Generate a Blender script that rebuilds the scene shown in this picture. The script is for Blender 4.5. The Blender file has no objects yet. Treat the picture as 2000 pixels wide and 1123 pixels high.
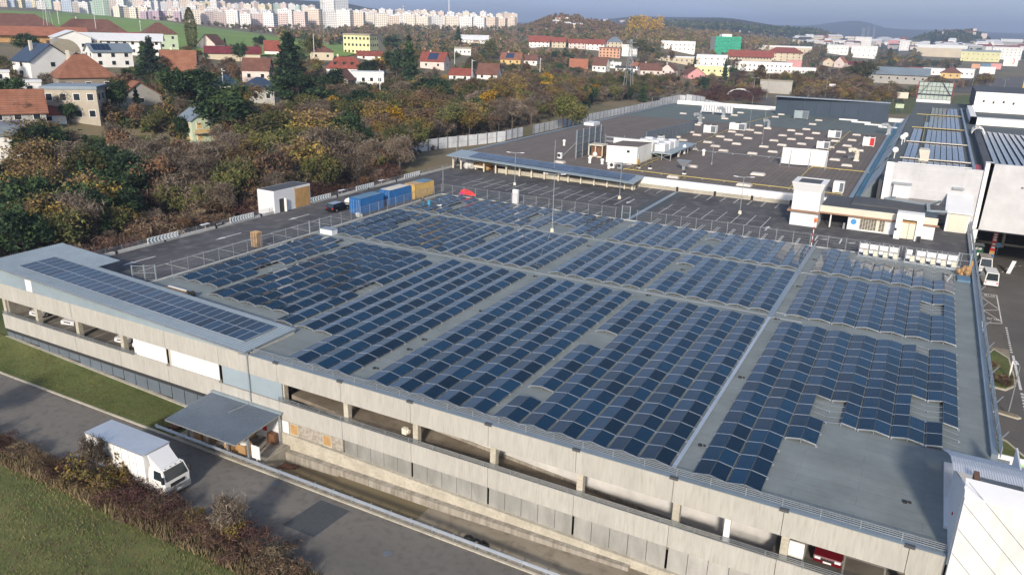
import bpy, math, random
from math import *
from mathutils import Vector, Matrix
import numpy as np
random.seed(7)
RS = np.random.RandomState(11)
SC = bpy.context.scene
COL = SC.collection
# ------------------------------------------------------------------ camera
H = 29.5
FPX, YAW, PITCH, ROLL = 1503.08, -0.48452459, 0.324511, 0.02684494
_F = Vector((sin(YAW)*cos(PITCH), cos(YAW)*cos(PITCH), -sin(PITCH)))
_R = Vector((cos(YAW), -sin(YAW), 0)); _U = _R.cross(_F)
_R2 = cos(ROLL)*_R + sin(ROLL)*_U; _U2 = -sin(ROLL)*_R + cos(ROLL)*_U
cam = bpy.data.cameras.new('camera'); co = bpy.data.objects.new('camera', cam); COL.objects.link(co)
mw = Matrix((_R2, _U2, -_F)).transposed().to_4x4(); mw.translation = Vector((0, 0, H)); co.matrix_world = mw
cam.sensor_width = 36.0; cam.lens = 36.0*FPX/2000.0; cam.clip_start = 0.5; cam.clip_end = 40000
SC.camera = co
# ------------------------------------------------------------------ sky, sun, exposure
SUN_EL, SUN_AZ = radians(24), atan2(0.30, -0.95)      # sun stands behind and a little right of the camera
wd = bpy.data.worlds.new("World"); SC.world = wd; wd.use_nodes = True
nt = wd.node_tree; bg = nt.nodes['Background']
sk = nt.nodes.new('ShaderNodeTexSky'); sk.sky_type = 'NISHITA'; sk.sun_disc = False
sk.sun_elevation = SUN_EL; sk.sun_rotation = SUN_AZ; sk.air_density = 1.0; sk.dust_density = 2.2; sk.ozone_density = 1.5; sk.altitude = 250
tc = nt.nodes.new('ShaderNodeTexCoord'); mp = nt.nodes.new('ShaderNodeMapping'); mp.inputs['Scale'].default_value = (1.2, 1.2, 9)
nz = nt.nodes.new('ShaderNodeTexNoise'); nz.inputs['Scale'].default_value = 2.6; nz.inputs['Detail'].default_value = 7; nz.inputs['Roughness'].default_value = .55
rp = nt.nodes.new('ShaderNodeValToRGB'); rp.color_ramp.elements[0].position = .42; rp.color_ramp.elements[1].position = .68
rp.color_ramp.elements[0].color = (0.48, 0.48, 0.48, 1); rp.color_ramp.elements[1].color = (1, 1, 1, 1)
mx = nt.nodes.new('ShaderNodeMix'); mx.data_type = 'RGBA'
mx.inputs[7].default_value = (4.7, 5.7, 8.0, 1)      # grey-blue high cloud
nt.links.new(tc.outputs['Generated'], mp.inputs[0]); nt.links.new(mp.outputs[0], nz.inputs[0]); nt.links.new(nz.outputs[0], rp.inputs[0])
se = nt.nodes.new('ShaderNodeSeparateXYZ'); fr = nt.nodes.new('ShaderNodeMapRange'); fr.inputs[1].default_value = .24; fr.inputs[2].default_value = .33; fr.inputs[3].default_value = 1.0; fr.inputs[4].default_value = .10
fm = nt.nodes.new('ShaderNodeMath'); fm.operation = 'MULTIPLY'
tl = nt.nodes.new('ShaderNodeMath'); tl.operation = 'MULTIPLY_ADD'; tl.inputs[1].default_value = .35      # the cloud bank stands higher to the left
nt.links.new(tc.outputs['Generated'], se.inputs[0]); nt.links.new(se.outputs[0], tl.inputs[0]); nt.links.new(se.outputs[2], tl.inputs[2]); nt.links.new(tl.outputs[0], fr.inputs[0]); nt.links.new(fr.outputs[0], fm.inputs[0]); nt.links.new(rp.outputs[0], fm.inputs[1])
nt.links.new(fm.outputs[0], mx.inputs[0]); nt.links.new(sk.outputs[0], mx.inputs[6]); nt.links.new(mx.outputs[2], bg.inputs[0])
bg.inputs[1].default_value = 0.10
sl = bpy.data.lights.new('sun', 'SUN'); sl.energy = 3.2; sl.angle = radians(5.0); sl.color = (1.0, 0.90, 0.76)
so = bpy.data.objects.new('sun', sl); COL.objects.link(so); so.location = (60, -80, 120)
_sd = Vector((-0.30/0.996*cos(SUN_EL), 0.95/0.996*cos(SUN_EL), -sin(SUN_EL)))
so.rotation_euler = _sd.to_track_quat('-Z', 'Y').to_euler()
SC.view_settings.view_transform = 'Standard'; SC.view_settings.look = 'None'; SC.view_settings.gamma = 1
SC.view_settings.use_curve_mapping = False; SC.view_settings.exposure = 0.65
# ------------------------------------------------------------------ geometry helpers
def ray(px, py): px = float(px); py = float(py); return (px-1000)/FPX*_R2 - (py-561.5)/FPX*_U2 + _F
def P(px, py, z=0.0):
    d = ray(px, py); t = (z-H)/d.z; return Vector((d.x*t, d.y*t, z))
def PY(px, py, y):
    d = ray(px, py); t = y/d.y; return Vector((d.x*t, y, H+d.z*t))
def pix(v):
    w = Vector(v)-Vector((0, 0, H)); k = w.dot(_F)
    if k <= 0: return (-9999, -9999)
    return (1000+FPX*w.dot(_R2)/k, 561.5-FPX*w.dot(_U2)/k)
def wloc(o):
    v = Vector((0, 0, 0))
    while o: v += o.location; o = o.parent
    return v
class MB:
    def __init__(s): s.v = []; s.f = []; s.m = []; s.c = 0
    def mat(s, i): s.c = i; return s
    def poly(s, pts):
        n = len(s.v); s.v += [tuple(p) for p in pts]; s.f.append(tuple(range(n, n+len(pts)))); s.m.append(s.c); return s
    def box(s, x0, x1, y0, y1, z0, z1):
        n = len(s.v); s.v += [(x0,y0,z0),(x1,y0,z0),(x1,y1,z0),(x0,y1,z0),(x0,y0,z1),(x1,y0,z1),(x1,y1,z1),(x0,y1,z1)]
        for q in ((0,3,2,1),(4,5,6,7),(0,1,5,4),(1,2,6,5),(2,3,7,6),(3,0,4,7)): s.f.append(tuple(n+i for i in q)); s.m.append(s.c)
        return s
    def hexa(s, b, t):
        n = len(s.v); s.v += [tuple(p) for p in b]+[tuple(p) for p in t]; k = len(b)
        s.f.append(tuple(n+i for i in reversed(range(k)))); s.m.append(s.c)
        s.f.append(tuple(n+k+i for i in range(k))); s.m.append(s.c)
        for i in range(k):
            j = (i+1) % k; s.f.append((n+i, n+j, n+k+j, n+k+i)); s.m.append(s.c)
        return s
    def obox(s, c, lx, ly, z0, z1, rz):
        ca, sa = cos(rz), sin(rz)
        q = [(c[0]+a*lx/2*ca-b*ly/2*sa, c[1]+a*lx/2*sa+b*ly/2*ca) for a, b in ((-1,-1),(1,-1),(1,1),(-1,1))]
        return s.hexa([(x, y, z0) for x, y in q], [(x, y, z1) for x, y in q])
    def bar(s, p, q, w, h=None):
        p = Vector(p); q = Vector(q); d = (q-p).normalized(); h = h or w
        a = d.cross(Vector((0, 0, 1)));  a = a.normalized() if a.length > 1e-4 else Vector((1, 0, 0)); b = a.cross(d).normalized()
        c = [a*(i*w/2)+b*(j*h/2) for i, j in ((-1,-1),(1,-1),(1,1),(-1,1))]
        return s.hexa([p+k for k in c], [q+k for k in c])
    def cyl(s, p, q, r, n=8, r2=None):
        p = Vector(p); q = Vector(q); d = (q-p).normalized(); r2 = r if r2 is None else r2
        a = d.orthogonal().normalized(); b = a.cross(d)
        return s.hexa([p+(a*cos(2*pi*i/n)-b*sin(2*pi*i/n))*r for i in range(n)], [q+(a*cos(2*pi*i/n)-b*sin(2*pi*i/n))*r2 for i in range(n)])
    def prismx(s, prof, x0, x1):
        return s.hexa([(x0, y, z) for y, z in prof], [(x1, y, z) for y, z in prof])
    def prismy(s, prof, y0, y1):
        return s.hexa([(x, y1, z) for x, z in prof], [(x, y0, z) for x, z in prof])
    def ball(s, c, rx, ry, rz, n=8, m=5):
        b = len(s.v)
        for i in range(m+1):
            th = pi*i/m
            for j in range(n): s.v.append((c[0]+rx*sin(th)*cos(2*pi*j/n), c[1]+ry*sin(th)*sin(2*pi*j/n), c[2]+rz*cos(th)))
        for i in range(m):
            for j in range(n): s.f.append((b+i*n+j, b+(i+1)*n+j, b+(i+1)*n+(j+1) % n, b+i*n+(j+1) % n)); s.m.append(s.c)
        return s
    def mesh(s, name, mats, off=(0, 0, 0), smooth=False):
        me = bpy.data.meshes.new(name); ox, oy, oz = off
        me.from_pydata([(a-ox, b-oy, c-oz) for a, b, c in s.v], [], s.f)
        for m in (mats if isinstance(mats, (list, tuple)) else [mats]): me.materials.append(m)
        if any(s.m): me.polygons.foreach_set('material_index', s.m)
        if smooth: me.polygons.foreach_set('use_smooth', [True]*len(s.f))
        me.update(); return me
    def build(s, name, mats, parent=None, smooth=False, loc=None, **kw):
        off = wloc(parent) if parent else Vector(loc or (0, 0, 0))
        o = bpy.data.objects.new(name, s.mesh(name, mats, off, smooth)); COL.objects.link(o)
        if parent: o.parent = parent
        else: o.location = off
        for k, v in kw.items(): o[k] = v
        return o
def tag(o, label=None, cat=None, group=None, kind=None):
    if label: o['label'] = label
    if cat: o['category'] = cat
    if group: o['group'] = group
    if kind: o['kind'] = kind
    return o
def thing(name, label, cat, loc=(0, 0, 0), rz=0, group=None):
    o = bpy.data.objects.new(name, None); COL.objects.link(o); o.location = loc; o.rotation_euler = (0, 0, rz); o.empty_display_size = .3
    return tag(o, label, cat, group)
def move(o, loc, rz=0, sc=None):
    o.location = loc; o.rotation_euler = (0, 0, rz)
    if sc: o.scale = (sc, sc, sc) if not isinstance(sc, tuple) else sc
    return o
KIDS = {}
def copy_tree(root, loc=None, rz=None, label=None, group=None, sc=None, parent=None):
    r = root.copy(); COL.objects.link(r)
    if parent: r.parent = parent
    if loc is not None: r.location = loc
    if rz is not None: r.rotation_euler = (0, 0, rz)
    if label: r['label'] = label
    if group: r['group'] = group
    if sc: r.scale = (sc, sc, sc) if not isinstance(sc, tuple) else sc
    if root not in KIDS: KIDS[root] = list(root.children)
    for ch in KIDS[root]: copy_tree(ch, parent=r)
    return r
def sheet(name, pts, z, m, label=None):      # flat piece of ground
    b = MB(); b.poly([(p[0], p[1], z if len(p) < 3 else p[2]) for p in pts]); return tag(b.build(name, m), kind='structure')
# ------------------------------------------------------------------ materials
def lin(c): return tuple(c)
def M(name, col, rough=.8, metal=0.0, var=.12, scale=2.0, bump=0.0, coat=0.0, big=.08, streak=0, spec=.5, obj=False, rnd=0.0):
    m = bpy.data.materials.new(name); m.use_nodes = True; t = m.node_tree; L = t.links.new
    b = t.nodes['Principled BSDF']; b.inputs['Roughness'].default_value = rough; b.inputs['Metallic'].default_value = metal
    b.inputs['Coat Weight'].default_value = coat; b.inputs['Specular IOR Level'].default_value = spec
    g = t.nodes.new('ShaderNodeTexCoord') if obj else t.nodes.new('ShaderNodeNewGeometry')
    src = g.outputs['Object'] if obj else g.outputs['Position']
    n1 = t.nodes.new('ShaderNodeTexNoise'); n1.inputs['Scale'].default_value = scale; n1.inputs['Detail'].default_value = 5; n1.inputs['Roughness'].default_value = .65
    if streak:
        mpn = t.nodes.new('ShaderNodeMapping'); mpn.inputs['Scale'].default_value = (1, 1, streak); L(src, mpn.inputs[0]); L(mpn.outputs[0], n1.inputs['Vector'])
    else: L(src, n1.inputs['Vector'])
    n2 = t.nodes.new('ShaderNodeTexNoise'); n2.inputs['Scale'].default_value = scale*.12; n2.inputs['Detail'].default_value = 3; L(src, n2.inputs['Vector'])
    def mr(sock, lo, hi, a=.3, c=.7):
        r = t.nodes.new('ShaderNodeMapRange'); r.inputs[1].default_value = a; r.inputs[2].default_value = c; r.inputs[3].default_value = lo; r.inputs[4].default_value = hi; L(sock, r.inputs[0]); return r.outputs[0]
    a = mr(n1.outputs[0], 1-var, 1+var); c = mr(n2.outputs[0], 1-big, 1+big)
    mu = t.nodes.new('ShaderNodeMath'); mu.operation = 'MULTIPLY'; L(a, mu.inputs[0]); L(c, mu.inputs[1]); f = mu.outputs[0]
    if rnd:
        oi = t.nodes.new('ShaderNodeObjectInfo'); d = mr(oi.outputs['Random'], 1-rnd, 1+rnd, 0, 1)
        m2 = t.nodes.new('ShaderNodeMath'); m2.operation = 'MULTIPLY'; L(f, m2.inputs[0]); L(d, m2.inputs[1]); f = m2.outputs[0]
    vm = t.nodes.new('ShaderNodeVectorMath'); vm.operation = 'SCALE'; vm.inputs[0].default_value = col[:3]; L(f, vm.inputs['Scale']); L(vm.outputs[0], b.inputs['Base Color'])
    if bump:
        bn = t.nodes.new('ShaderNodeBump'); bn.inputs['Strength'].default_value = bump; bn.inputs['Distance'].default_value = .05; L(n1.outputs[0], bn.inputs['Height']); L(bn.outputs[0], b.inputs['Normal'])
    m['vm'] = 1
    return m
def two(name, c1, c2, scale, lo=.45, hi=.55, rough=.9, c3=None, s3=8, detail=6, bump=0, obj=False, stretch=None, amt3=.5, spec=.3, stretch3=None):   # mottled: c1/c2 blend by noise, c3 speckle
    m = bpy.data.materials.new(name); m.use_nodes = True; t = m.node_tree; L = t.links.new
    b = t.nodes['Principled BSDF']; b.inputs['Roughness'].default_value = rough; b.inputs['Specular IOR Level'].default_value = spec
    g = t.nodes.new('ShaderNodeTexCoord') if obj else t.nodes.new('ShaderNodeNewGeometry'); src = g.outputs['Object'] if obj else g.outputs['Position']
    if stretch:
        mpn = t.nodes.new('ShaderNodeMapping'); mpn.inputs['Scale'].default_value = stretch; L(src, mpn.inputs[0]); src2 = mpn.outputs[0]
    else: src2 = src
    n = t.nodes.new('ShaderNodeTexNoise'); n.inputs['Scale'].default_value = scale; n.inputs['Detail'].default_value = detail; n.inputs['Roughness'].default_value = .6; L(src2, n.inputs['Vector'])
    r = t.nodes.new('ShaderNodeValToRGB'); r.color_ramp.elements[0].position = lo; r.color_ramp.elements[1].position = hi
    r.color_ramp.elements[0].color = (*c1, 1); r.color_ramp.elements[1].color = (*c2, 1); L(n.outputs[0], r.inputs[0]); out = r.outputs[0]
    n3 = t.nodes.new('ShaderNodeTexNoise'); n3.inputs['Scale'].default_value = s3; n3.inputs['Detail'].default_value = 4; L(src, n3.inputs['Vector'])
    if stretch3: mp3 = t.nodes.new('ShaderNodeMapping'); mp3.inputs['Scale'].default_value = stretch3; L(src, mp3.inputs[0]); L(mp3.outputs[0], n3.inputs['Vector'])
    if c3:
        mxn = t.nodes.new('ShaderNodeMix'); mxn.data_type = 'RGBA'; rr = t.nodes.new('ShaderNodeMapRange'); rr.inputs[1].default_value = .48; rr.inputs[2].default_value = .7; rr.inputs[4].default_value = amt3
        L(n3.outputs[0], rr.inputs[0]); L(rr.outputs[0], mxn.inputs[0]); L(out, mxn.inputs[6]); mxn.inputs[7].default_value = (*c3, 1); out = mxn.outputs[2]
    L(out, b.inputs['Base Color'])
    if bump:
        bn = t.nodes.new('ShaderNodeBump'); bn.inputs['Strength'].default_value = bump; bn.inputs['Distance'].default_value = .1; L(n3.outputs[0], bn.inputs['Height']); L(bn.outputs[0], b.inputs['Normal'])
    return m
def brickmat(name, c1, c2, mortar, w, h, ms, rough=.85, axes='xy', off=.5, rotz=0, msmooth=.1, bump=0, obj=False, var=.12):
    m = bpy.data.materials.new(name); m.use_nodes = True; t = m.node_tree; L = t.links.new
    b = t.nodes['Principled BSDF']; b.inputs['Roughness'].default_value = rough; b.inputs['Specular IOR Level'].default_value = .35
    g = t.nodes.new('ShaderNodeTexCoord') if obj else t.nodes.new('ShaderNodeNewGeometry'); src = g.outputs['Object'] if obj else g.outputs['Position']
    se = t.nodes.new('ShaderNodeSeparateXYZ'); cb = t.nodes.new('ShaderNodeCombineXYZ'); L(src, se.inputs[0])
    for i, a in enumerate(axes): L(se.outputs['xyz'.index(a)], cb.inputs[i])
    k = t.nodes.new('ShaderNodeTexBrick'); k.offset = off; k.inputs['Scale'].default_value = 1; k.inputs['Brick Width'].default_value = w; k.inputs['Row Height'].default_value = h
    k.inputs['Mortar Size'].default_value = ms; k.inputs['Mortar Smooth'].default_value = msmooth
    k.inputs['Color1'].default_value = (*c1, 1); k.inputs['Color2'].default_value = (*c2, 1); k.inputs['Mortar'].default_value = (*mortar, 1); L(cb.outputs[0], k.inputs['Vector'])
    n = t.nodes.new('ShaderNodeTexNoise'); n.inputs['Scale'].default_value = .35; n.inputs['Detail'].default_value = 7; n.inputs['Roughness'].default_value = .65; L(src, n.inputs['Vector'])
    r = t.nodes.new('ShaderNodeMapRange'); r.inputs[1].default_value = .3; r.inputs[2].default_value = .7; r.inputs[3].default_value = 1-var; r.inputs[4].default_value = 1+var; L(n.outputs[0], r.inputs[0])
    vm = t.nodes.new('ShaderNodeVectorMath'); vm.operation = 'SCALE'; L(k.outputs['Color'], vm.inputs[0]); L(r.outputs[0], vm.inputs['Scale']); L(vm.outputs[0], b.inputs['Base Color'])
    return m
C = dict(
 conc=two('concrete', (.37,.36,.33), (.45,.435,.40), .8, .3, .7, .9, c3=(.25,.23,.20), s3=2.6, stretch=(1.8,1,.3), amt3=.35, bump=.1, stretch3=(2.5,1,.3)),
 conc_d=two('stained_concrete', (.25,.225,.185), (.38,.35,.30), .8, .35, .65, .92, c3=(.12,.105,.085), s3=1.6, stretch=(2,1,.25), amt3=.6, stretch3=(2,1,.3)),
 conc_l=two('pale_concrete', (.40,.37,.30), (.50,.46,.38), .6, .4, .6, .9, c3=(.25,.22,.17), s3=4, amt3=.5),
 curb=M('kerb_concrete', (.42,.42,.41), .9, var=.15, scale=1.5, big=.15),
 membrane=brickmat('roof_membrane', (.185,.212,.215), (.205,.232,.232), (.11,.13,.135), 8.0, 1.02, .012, rough=.75, axes='xy', var=.16),
 asph_lot=two('worn_asphalt', (.055,.054,.060), (.115,.112,.114), .11, .35, .7, .88, c3=(.17,.17,.17), s3=.5, detail=9, stretch=(1,.35,1), amt3=.6),
 road=two('road_asphalt', (.135,.127,.118), (.20,.186,.168), .12, .35, .7, .88, c3=(.095,.09,.085), s3=1.6, stretch=(.3,1,1), amt3=.5, bump=.05),
 patch=M('fresh_asphalt', (.06,.068,.075), .85, var=.15, scale=3),
 beige=two('sandy_concrete', (.22,.185,.14), (.31,.27,.21), .35, .35, .65, .92, c3=(.12,.10,.07), s3=1.2, stretch=(.4,1.4,1), amt3=.6),
 street=two('street_asphalt', (.10,.095,.09), (.14,.13,.12), .15, .35, .7, .9, c3=(.09,.085,.08), s3=5),
 cobble=brickmat('cobbles', (.17,.15,.13), (.13,.12,.11), (.07,.065,.06), .22, .12, .02, var=.2),
 grass=two('lawn', (.058,.085,.025), (.115,.13,.045), .25, .35, .65, .95, c3=(.10,.075,.03), s3=3, detail=8, bump=.3, amt3=.6),
 field=two('young_green_crop', (.16,.25,.05), (.20,.30,.07), .012, .35, .65, .95, stretch=(1,1,1)),
 soil=two('leaf_litter', (.055,.045,.025), (.10,.075,.04), .08, .35, .65, .95, c3=(.045,.06,.02), s3=.4, amt3=.7),
 dockroof=M('slate_blue_sheet', (.15,.19,.245), .42, metal=.3, var=.1, scale=.6, big=.12),
 frame_d=M('dark_frame', (.10,.12,.14), .4, metal=.4, var=.05),
 alu=M('aluminium', (.62,.64,.66), .35, metal=.7, var=.05),
 galv=M('galvanised_steel', (.36,.39,.42), .42, metal=.55, var=.12, scale=3),
 galv_p=M('painted_grey_sheet', (.30,.36,.39), .45, metal=.25, var=.06, scale=.6, big=.1),
 roofblue=M('grey_blue_sheet', (.22,.27,.315), .42, metal=.25, var=.08, scale=.6, big=.12),
 white=M('white_paint', (.78,.77,.75), .55, var=.03, scale=1),
 white_s=M('white_sheet', (.66,.67,.69), .45, var=.04, scale=.5, big=.06),
 cream=M('cream_paint', (.62,.57,.47), .6, var=.05),
 black=M('black_rubber', (.018,.018,.02), .7, var=.2),
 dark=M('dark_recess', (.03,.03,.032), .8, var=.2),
 glass=M('window_glass', (.02,.028,.035), .08, var=.05, spec=.8),
 line=M('road_paint', (.62,.62,.60), .75, var=.25, scale=2.5, big=.15),
 linew=M('worn_paint', (.40,.40,.40), .8, var=.3, scale=3),
 teal=M('teal_paint', (.02,.13,.20), .5, var=.05),
 blue=two('blue_steel', (.012,.10,.31), (.022,.14,.38), 1.2, .3, .7, .5, c3=(.09,.07,.06), s3=2.5, amt3=.35, stretch3=(1,1,.4)),
 blue2=M('blue_steel_faded', (.10,.20,.30), .6, var=.2, scale=1.2),
 yel=two('yellow_steel', (.46,.30,.10), (.55,.38,.13), 1.2, .3, .7, .6, c3=(.22,.12,.06), s3=2.5, amt3=.45, stretch3=(1,1,.4)),
 wood=M('pale_wood', (.46,.31,.17), .8, var=.18, scale=4),
 woodp=M('wood_panel', (.42,.25,.10), .75, var=.2, scale=2.5, streak=.4),
 brown=M('brown_paint', (.16,.075,.04), .6, var=.2),
 rust=M('rusty_plate', (.11,.05,.03), .85, var=.4, scale=3),
 card=M('cardboard', (.36,.22,.10), .85, var=.12, scale=4),
 bag=M('white_bags', (.55,.55,.53), .7, var=.15, scale=5),
 red=M('red_paint', (.50,.02,.02), .45, var=.06),
 redcar=M('dark_red_car_paint', (.11,.006,.010), .25, coat=.8, var=.03),
 silver=M('white_car_paint', (.62,.62,.63), .3, coat=.7, var=.02),
 blackcar=M('black_car_paint', (.008,.010,.012), .2, coat=.9, var=.02),
 yellow=M('yellow_pipe', (.42,.33,.10), .55, var=.12, scale=2),
 far_roof=brickmat('bitumen_roof', (.165,.138,.122), (.145,.122,.108), (.09,.075,.068), 40., 1.0, .07, rough=.9, axes='yx', var=.15),
 far_roof_g=brickmat('green_grey_roof', (.125,.15,.145), (.115,.14,.135), (.09,.11,.105), 30., 2.0, .05, rough=.85, axes='yx', var=.10),
 grey_roof=M('dark_grey_roof', (.065,.07,.08), .8, var=.12, scale=.8, big=.15),
 sky_l=M('skylight_plastic', (.52,.47,.42), .4, var=.12, scale=2, rnd=.12),
 louvre=M('blue_grey_screen', (.12,.145,.175), .5, var=.1, scale=1),
 navy=M('navy_screen', (.035,.055,.085), .6, var=.08),
 green=M('dark_green_paint', (.01,.09,.05), .5, var=.05),
 tealroof=M('teal_channel', (.03,.15,.24), .5, var=.1),
 skin=M('skin', (.42,.24,.17), .6, var=.03),
)
def pvmat(name, col, rough):
    m = bpy.data.materials.new(name); m.use_nodes = True; t = m.node_tree; L = t.links.new
    b = t.nodes['Principled BSDF']; b.inputs['Roughness'].default_value = rough; b.inputs['Specular IOR Level'].default_value = .28
    b.inputs['Coat Weight'].default_value = 0
    g = t.nodes.new('ShaderNodeTexCoord'); k = t.nodes.new('ShaderNodeTexBrick'); k.offset = 0; k.inputs['Scale'].default_value = 1
    k.inputs['Brick Width'].default_value = .178; k.inputs['Row Height'].default_value = .178; k.inputs['Mortar Size'].default_value = .006
    k.inputs['Color1'].default_value = (*col, 1); k.inputs['Color2'].default_value = tuple(x*.8 for x in col)+(1,); k.inputs['Mortar'].default_value = (.03, .055, .09, 1)
    L(g.outputs['Object'], k.inputs['Vector'])
    oi = t.nodes.new('ShaderNodeObjectInfo'); r = t.nodes.new('ShaderNodeMapRange'); r.inputs[3].default_value = .5; r.inputs[4].default_value = 1.5; L(oi.outputs['Random'], r.inputs[0])
    vm = t.nodes.new('ShaderNodeVectorMath'); vm.operation = 'SCALE'; L(k.outputs['Color'], vm.inputs[0]); L(r.outputs[0], vm.inputs['Scale']); L(vm.outputs[0], b.inputs['Base Color'])
    return m
C['pv'] = pvmat('solar_glass', (.0012, .023, .056), .05)
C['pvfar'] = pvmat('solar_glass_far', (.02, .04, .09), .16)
# ================================================================== PARKING GARAGE
G = thing('parking_garage', 'long open concrete parking garage whose roof carries the solar panels, beside the road', 'building', (-42, 47, -8.3))
JT = [-93.9+7.48*k for k in range(14)]            # joints of the facade, every 7.48 m
JT = [-92.7, -86.5, -79.1, -71.6, -64.1, -56.5, -48.95, -41.45, -34.0, -26.5, -18.95, -11.5, -4.05, 3.4, 5.4]
b = MB(); b.box(-91.4, 8.3, 47.42, 147.2, -.5, 0.0); b.build('roof_deck', C['membrane'], G)
b = MB(); b.box(-92.4, -48.2, 47.22, 84, -4.35, -4.1); b.box(-48.2, 8.3, 55.6, 84, -4.35, -4.1); b.box(-4.5, 8.3, 47.22, 55.6, -4.35, -4.1); b.build('parking_floor', brickmat('parking_floor', (.17,.155,.13), (.15,.135,.115), (.42,.41,.38), 2.5, 5.0, .06, axes='xy', off=0, var=.25), G)
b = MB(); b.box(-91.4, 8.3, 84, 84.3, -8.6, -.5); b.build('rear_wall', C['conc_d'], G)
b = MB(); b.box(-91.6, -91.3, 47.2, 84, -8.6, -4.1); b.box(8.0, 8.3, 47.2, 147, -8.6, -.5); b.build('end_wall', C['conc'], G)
for i in range(14):
    x0, x1 = JT[i]+.02, JT[i+1]-.02
    b = MB(); b.box(x0, x1, 46.98, 47.20, -2.0, -.02); o = b.build('fascia_panel', C['conc'], G)
    b = MB(); b.box(x0, x1, 46.98+RS.uniform(-.01, .01), 47.20, -5.75, -3.95); b.build('spandrel_panel', C['conc'], G)
    xa = JT[i]+.08; b = MB(); b.box(xa, xa+.5, 47.205, 47.7, -8.8, -.5); b.build('column', C['conc_l'], G)
    for yy in (55.5, 64, 73):
        b = MB(); b.box(xa, xa+.5, yy, yy+.5, -4.1, -.5); b.build('inner_column', C['conc_l'], G)
for xm in (-78.2+0, -7.6):
    pass
b = MB(); b.box(-7.75, -7.35, 47.205, 47.6, -4, -2); b.build('column', C['white'], G)
b = MB(); b.box(5.2, 5.4, 46.97, 48, -8.6, -.01); b.build('corner_pillar', C['conc'], G)
# coping, joint caps and railings
b = MB(); b.box(-52.2, 5.4, 46.9, 47.42, -.015, .03); b.build('coping', C['roofblue'], G)
for x in JT[6:14]: b = MB(); b.box(x-.3, x+.3, 46.86, 47.12, -.12, .06); b.build('joint_cap', C['grey_roof'], G)
def railing(parent, pts, z0, hts, step, m=C['galv'], name='railing', r=.035, post=.05):
    b = MB()
    for p, q in zip(pts, pts[1:]):
        p = Vector((p[0], p[1], 0)); q = Vector((q[0], q[1], 0)); n = max(1, round((q-p).length/step))
        for h in hts: b.bar(p+Vector((0, 0, z0+h)), q+Vector((0, 0, z0+h)), r)
        for k in range(n+1):
            v = p+(q-p)*k/n; b.bar(v+Vector((0, 0, z0)), v+Vector((0, 0, z0+max(hts))), post)
    return b.build(name, m, parent)
railing(G, [(-52.0, 47.3), (5.3, 47.3)], .03, (.14, .28, .42, .56), 2.4, r=.045)
railing(G, [(-92.4, 46.95), (-68.8, 46.95)], -3.98, (.1, .22, .34, .46), 2.4, r=.035)
railing(G, [(-48.9, 46.95), (5.0, 46.95)], -3.98, (.1, .24, .38, .52), 2.4, r=.04)
# boarded and louvred bays
for a, c in ((-69.1, -64.15), (-63.45, -56.65)):
    b = MB(); b.box(a, c, 47.02, 47.1, -3.72, -2.02); b.build('infill_board', C['white'], G)
    b = MB(); b.box(a, c, 46.9, 47.3, -3.95, -3.74); b.build('sill', C['conc'], G)
b = MB()
for k in range(9):
    z = -3.85+k*.205; b.hexa([(-56.2, 47.0, z), (-48.5, 47.0, z), (-48.5, 47.12, z+.02), (-56.2, 47.12, z+.02)], [(-56.2, 47.10, z+.15), (-48.5, 47.10, z+.15), (-48.5, 47.12, z+.15), (-56.2, 47.12, z+.15)])
b.build('louvre', C['galv_p'], G)
b = MB(); b.cyl((-52.5, 46.88, .0), (-52.5, 46.88, -5.2), .07); b.cyl((-52.3, 46.9, -.05), (-53.6, 46.9, -.12), .05); b.build('downpipe', C['galv'], G)
b = MB(); b.box(-34.6, -34.15, 46.55, 46.9, -3.0, -2.45); b.cyl((-34.0, 46.8, -2.75), (-34.15, 46.8, -2.75), .2); b.build('floodlight', C['cream'], G)
# lower storey: grey translucent panels in bays to the right, mesh strip on the left
meshpan = M('grey_translucent_panel', (.31,.305,.285), .45, var=.25, scale=.7, big=.25, streak=.35)
for i in range(7, 14):
    x0, x1 = JT[i]+.1, JT[i+1]-.05; n = 5
    if i == 13: n = 1
    for k in range(n):
        a = x0+(x1-x0)*k/n; c = x0+(x1-x0)*(k+1)/n
        b = MB(); b.box(a+.02, c-.02, 47.08, 47.14, -7.75, -5.75); b.build('lower_panel', meshpan, G)
for i in range(0, 5):
    n = 4
    for k in range(n):
        a = JT[i]+(JT[i+1]-JT[i])*k/n; c = JT[i]+(JT[i+1]-JT[i])*(k+1)/n
        b = MB(); b.box(a+.05, c-.05, 47.1, 47.14, -6.75 - .28*i, -6.0); b.build('vent_mesh', C['louvre'], G)
b = MB(); b.box(-92.5, -57.0, 47.0, 47.2, -6.15, -5.76); b.build('vent_strip', C['dark'], G)
b = MB(); b.hexa([(-92.7, 46.8, -9), (-57, 46.8, -9.2), (-57, 47.2, -9.2), (-92.7, 47.2, -9)], [(-92.7, 46.8, -6.75), (-57, 46.8, -8.05), (-57, 47.2, -8.05), (-92.7, 47.2, -6.75)]); b.build('plinth', C['conc_l'], G)
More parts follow.
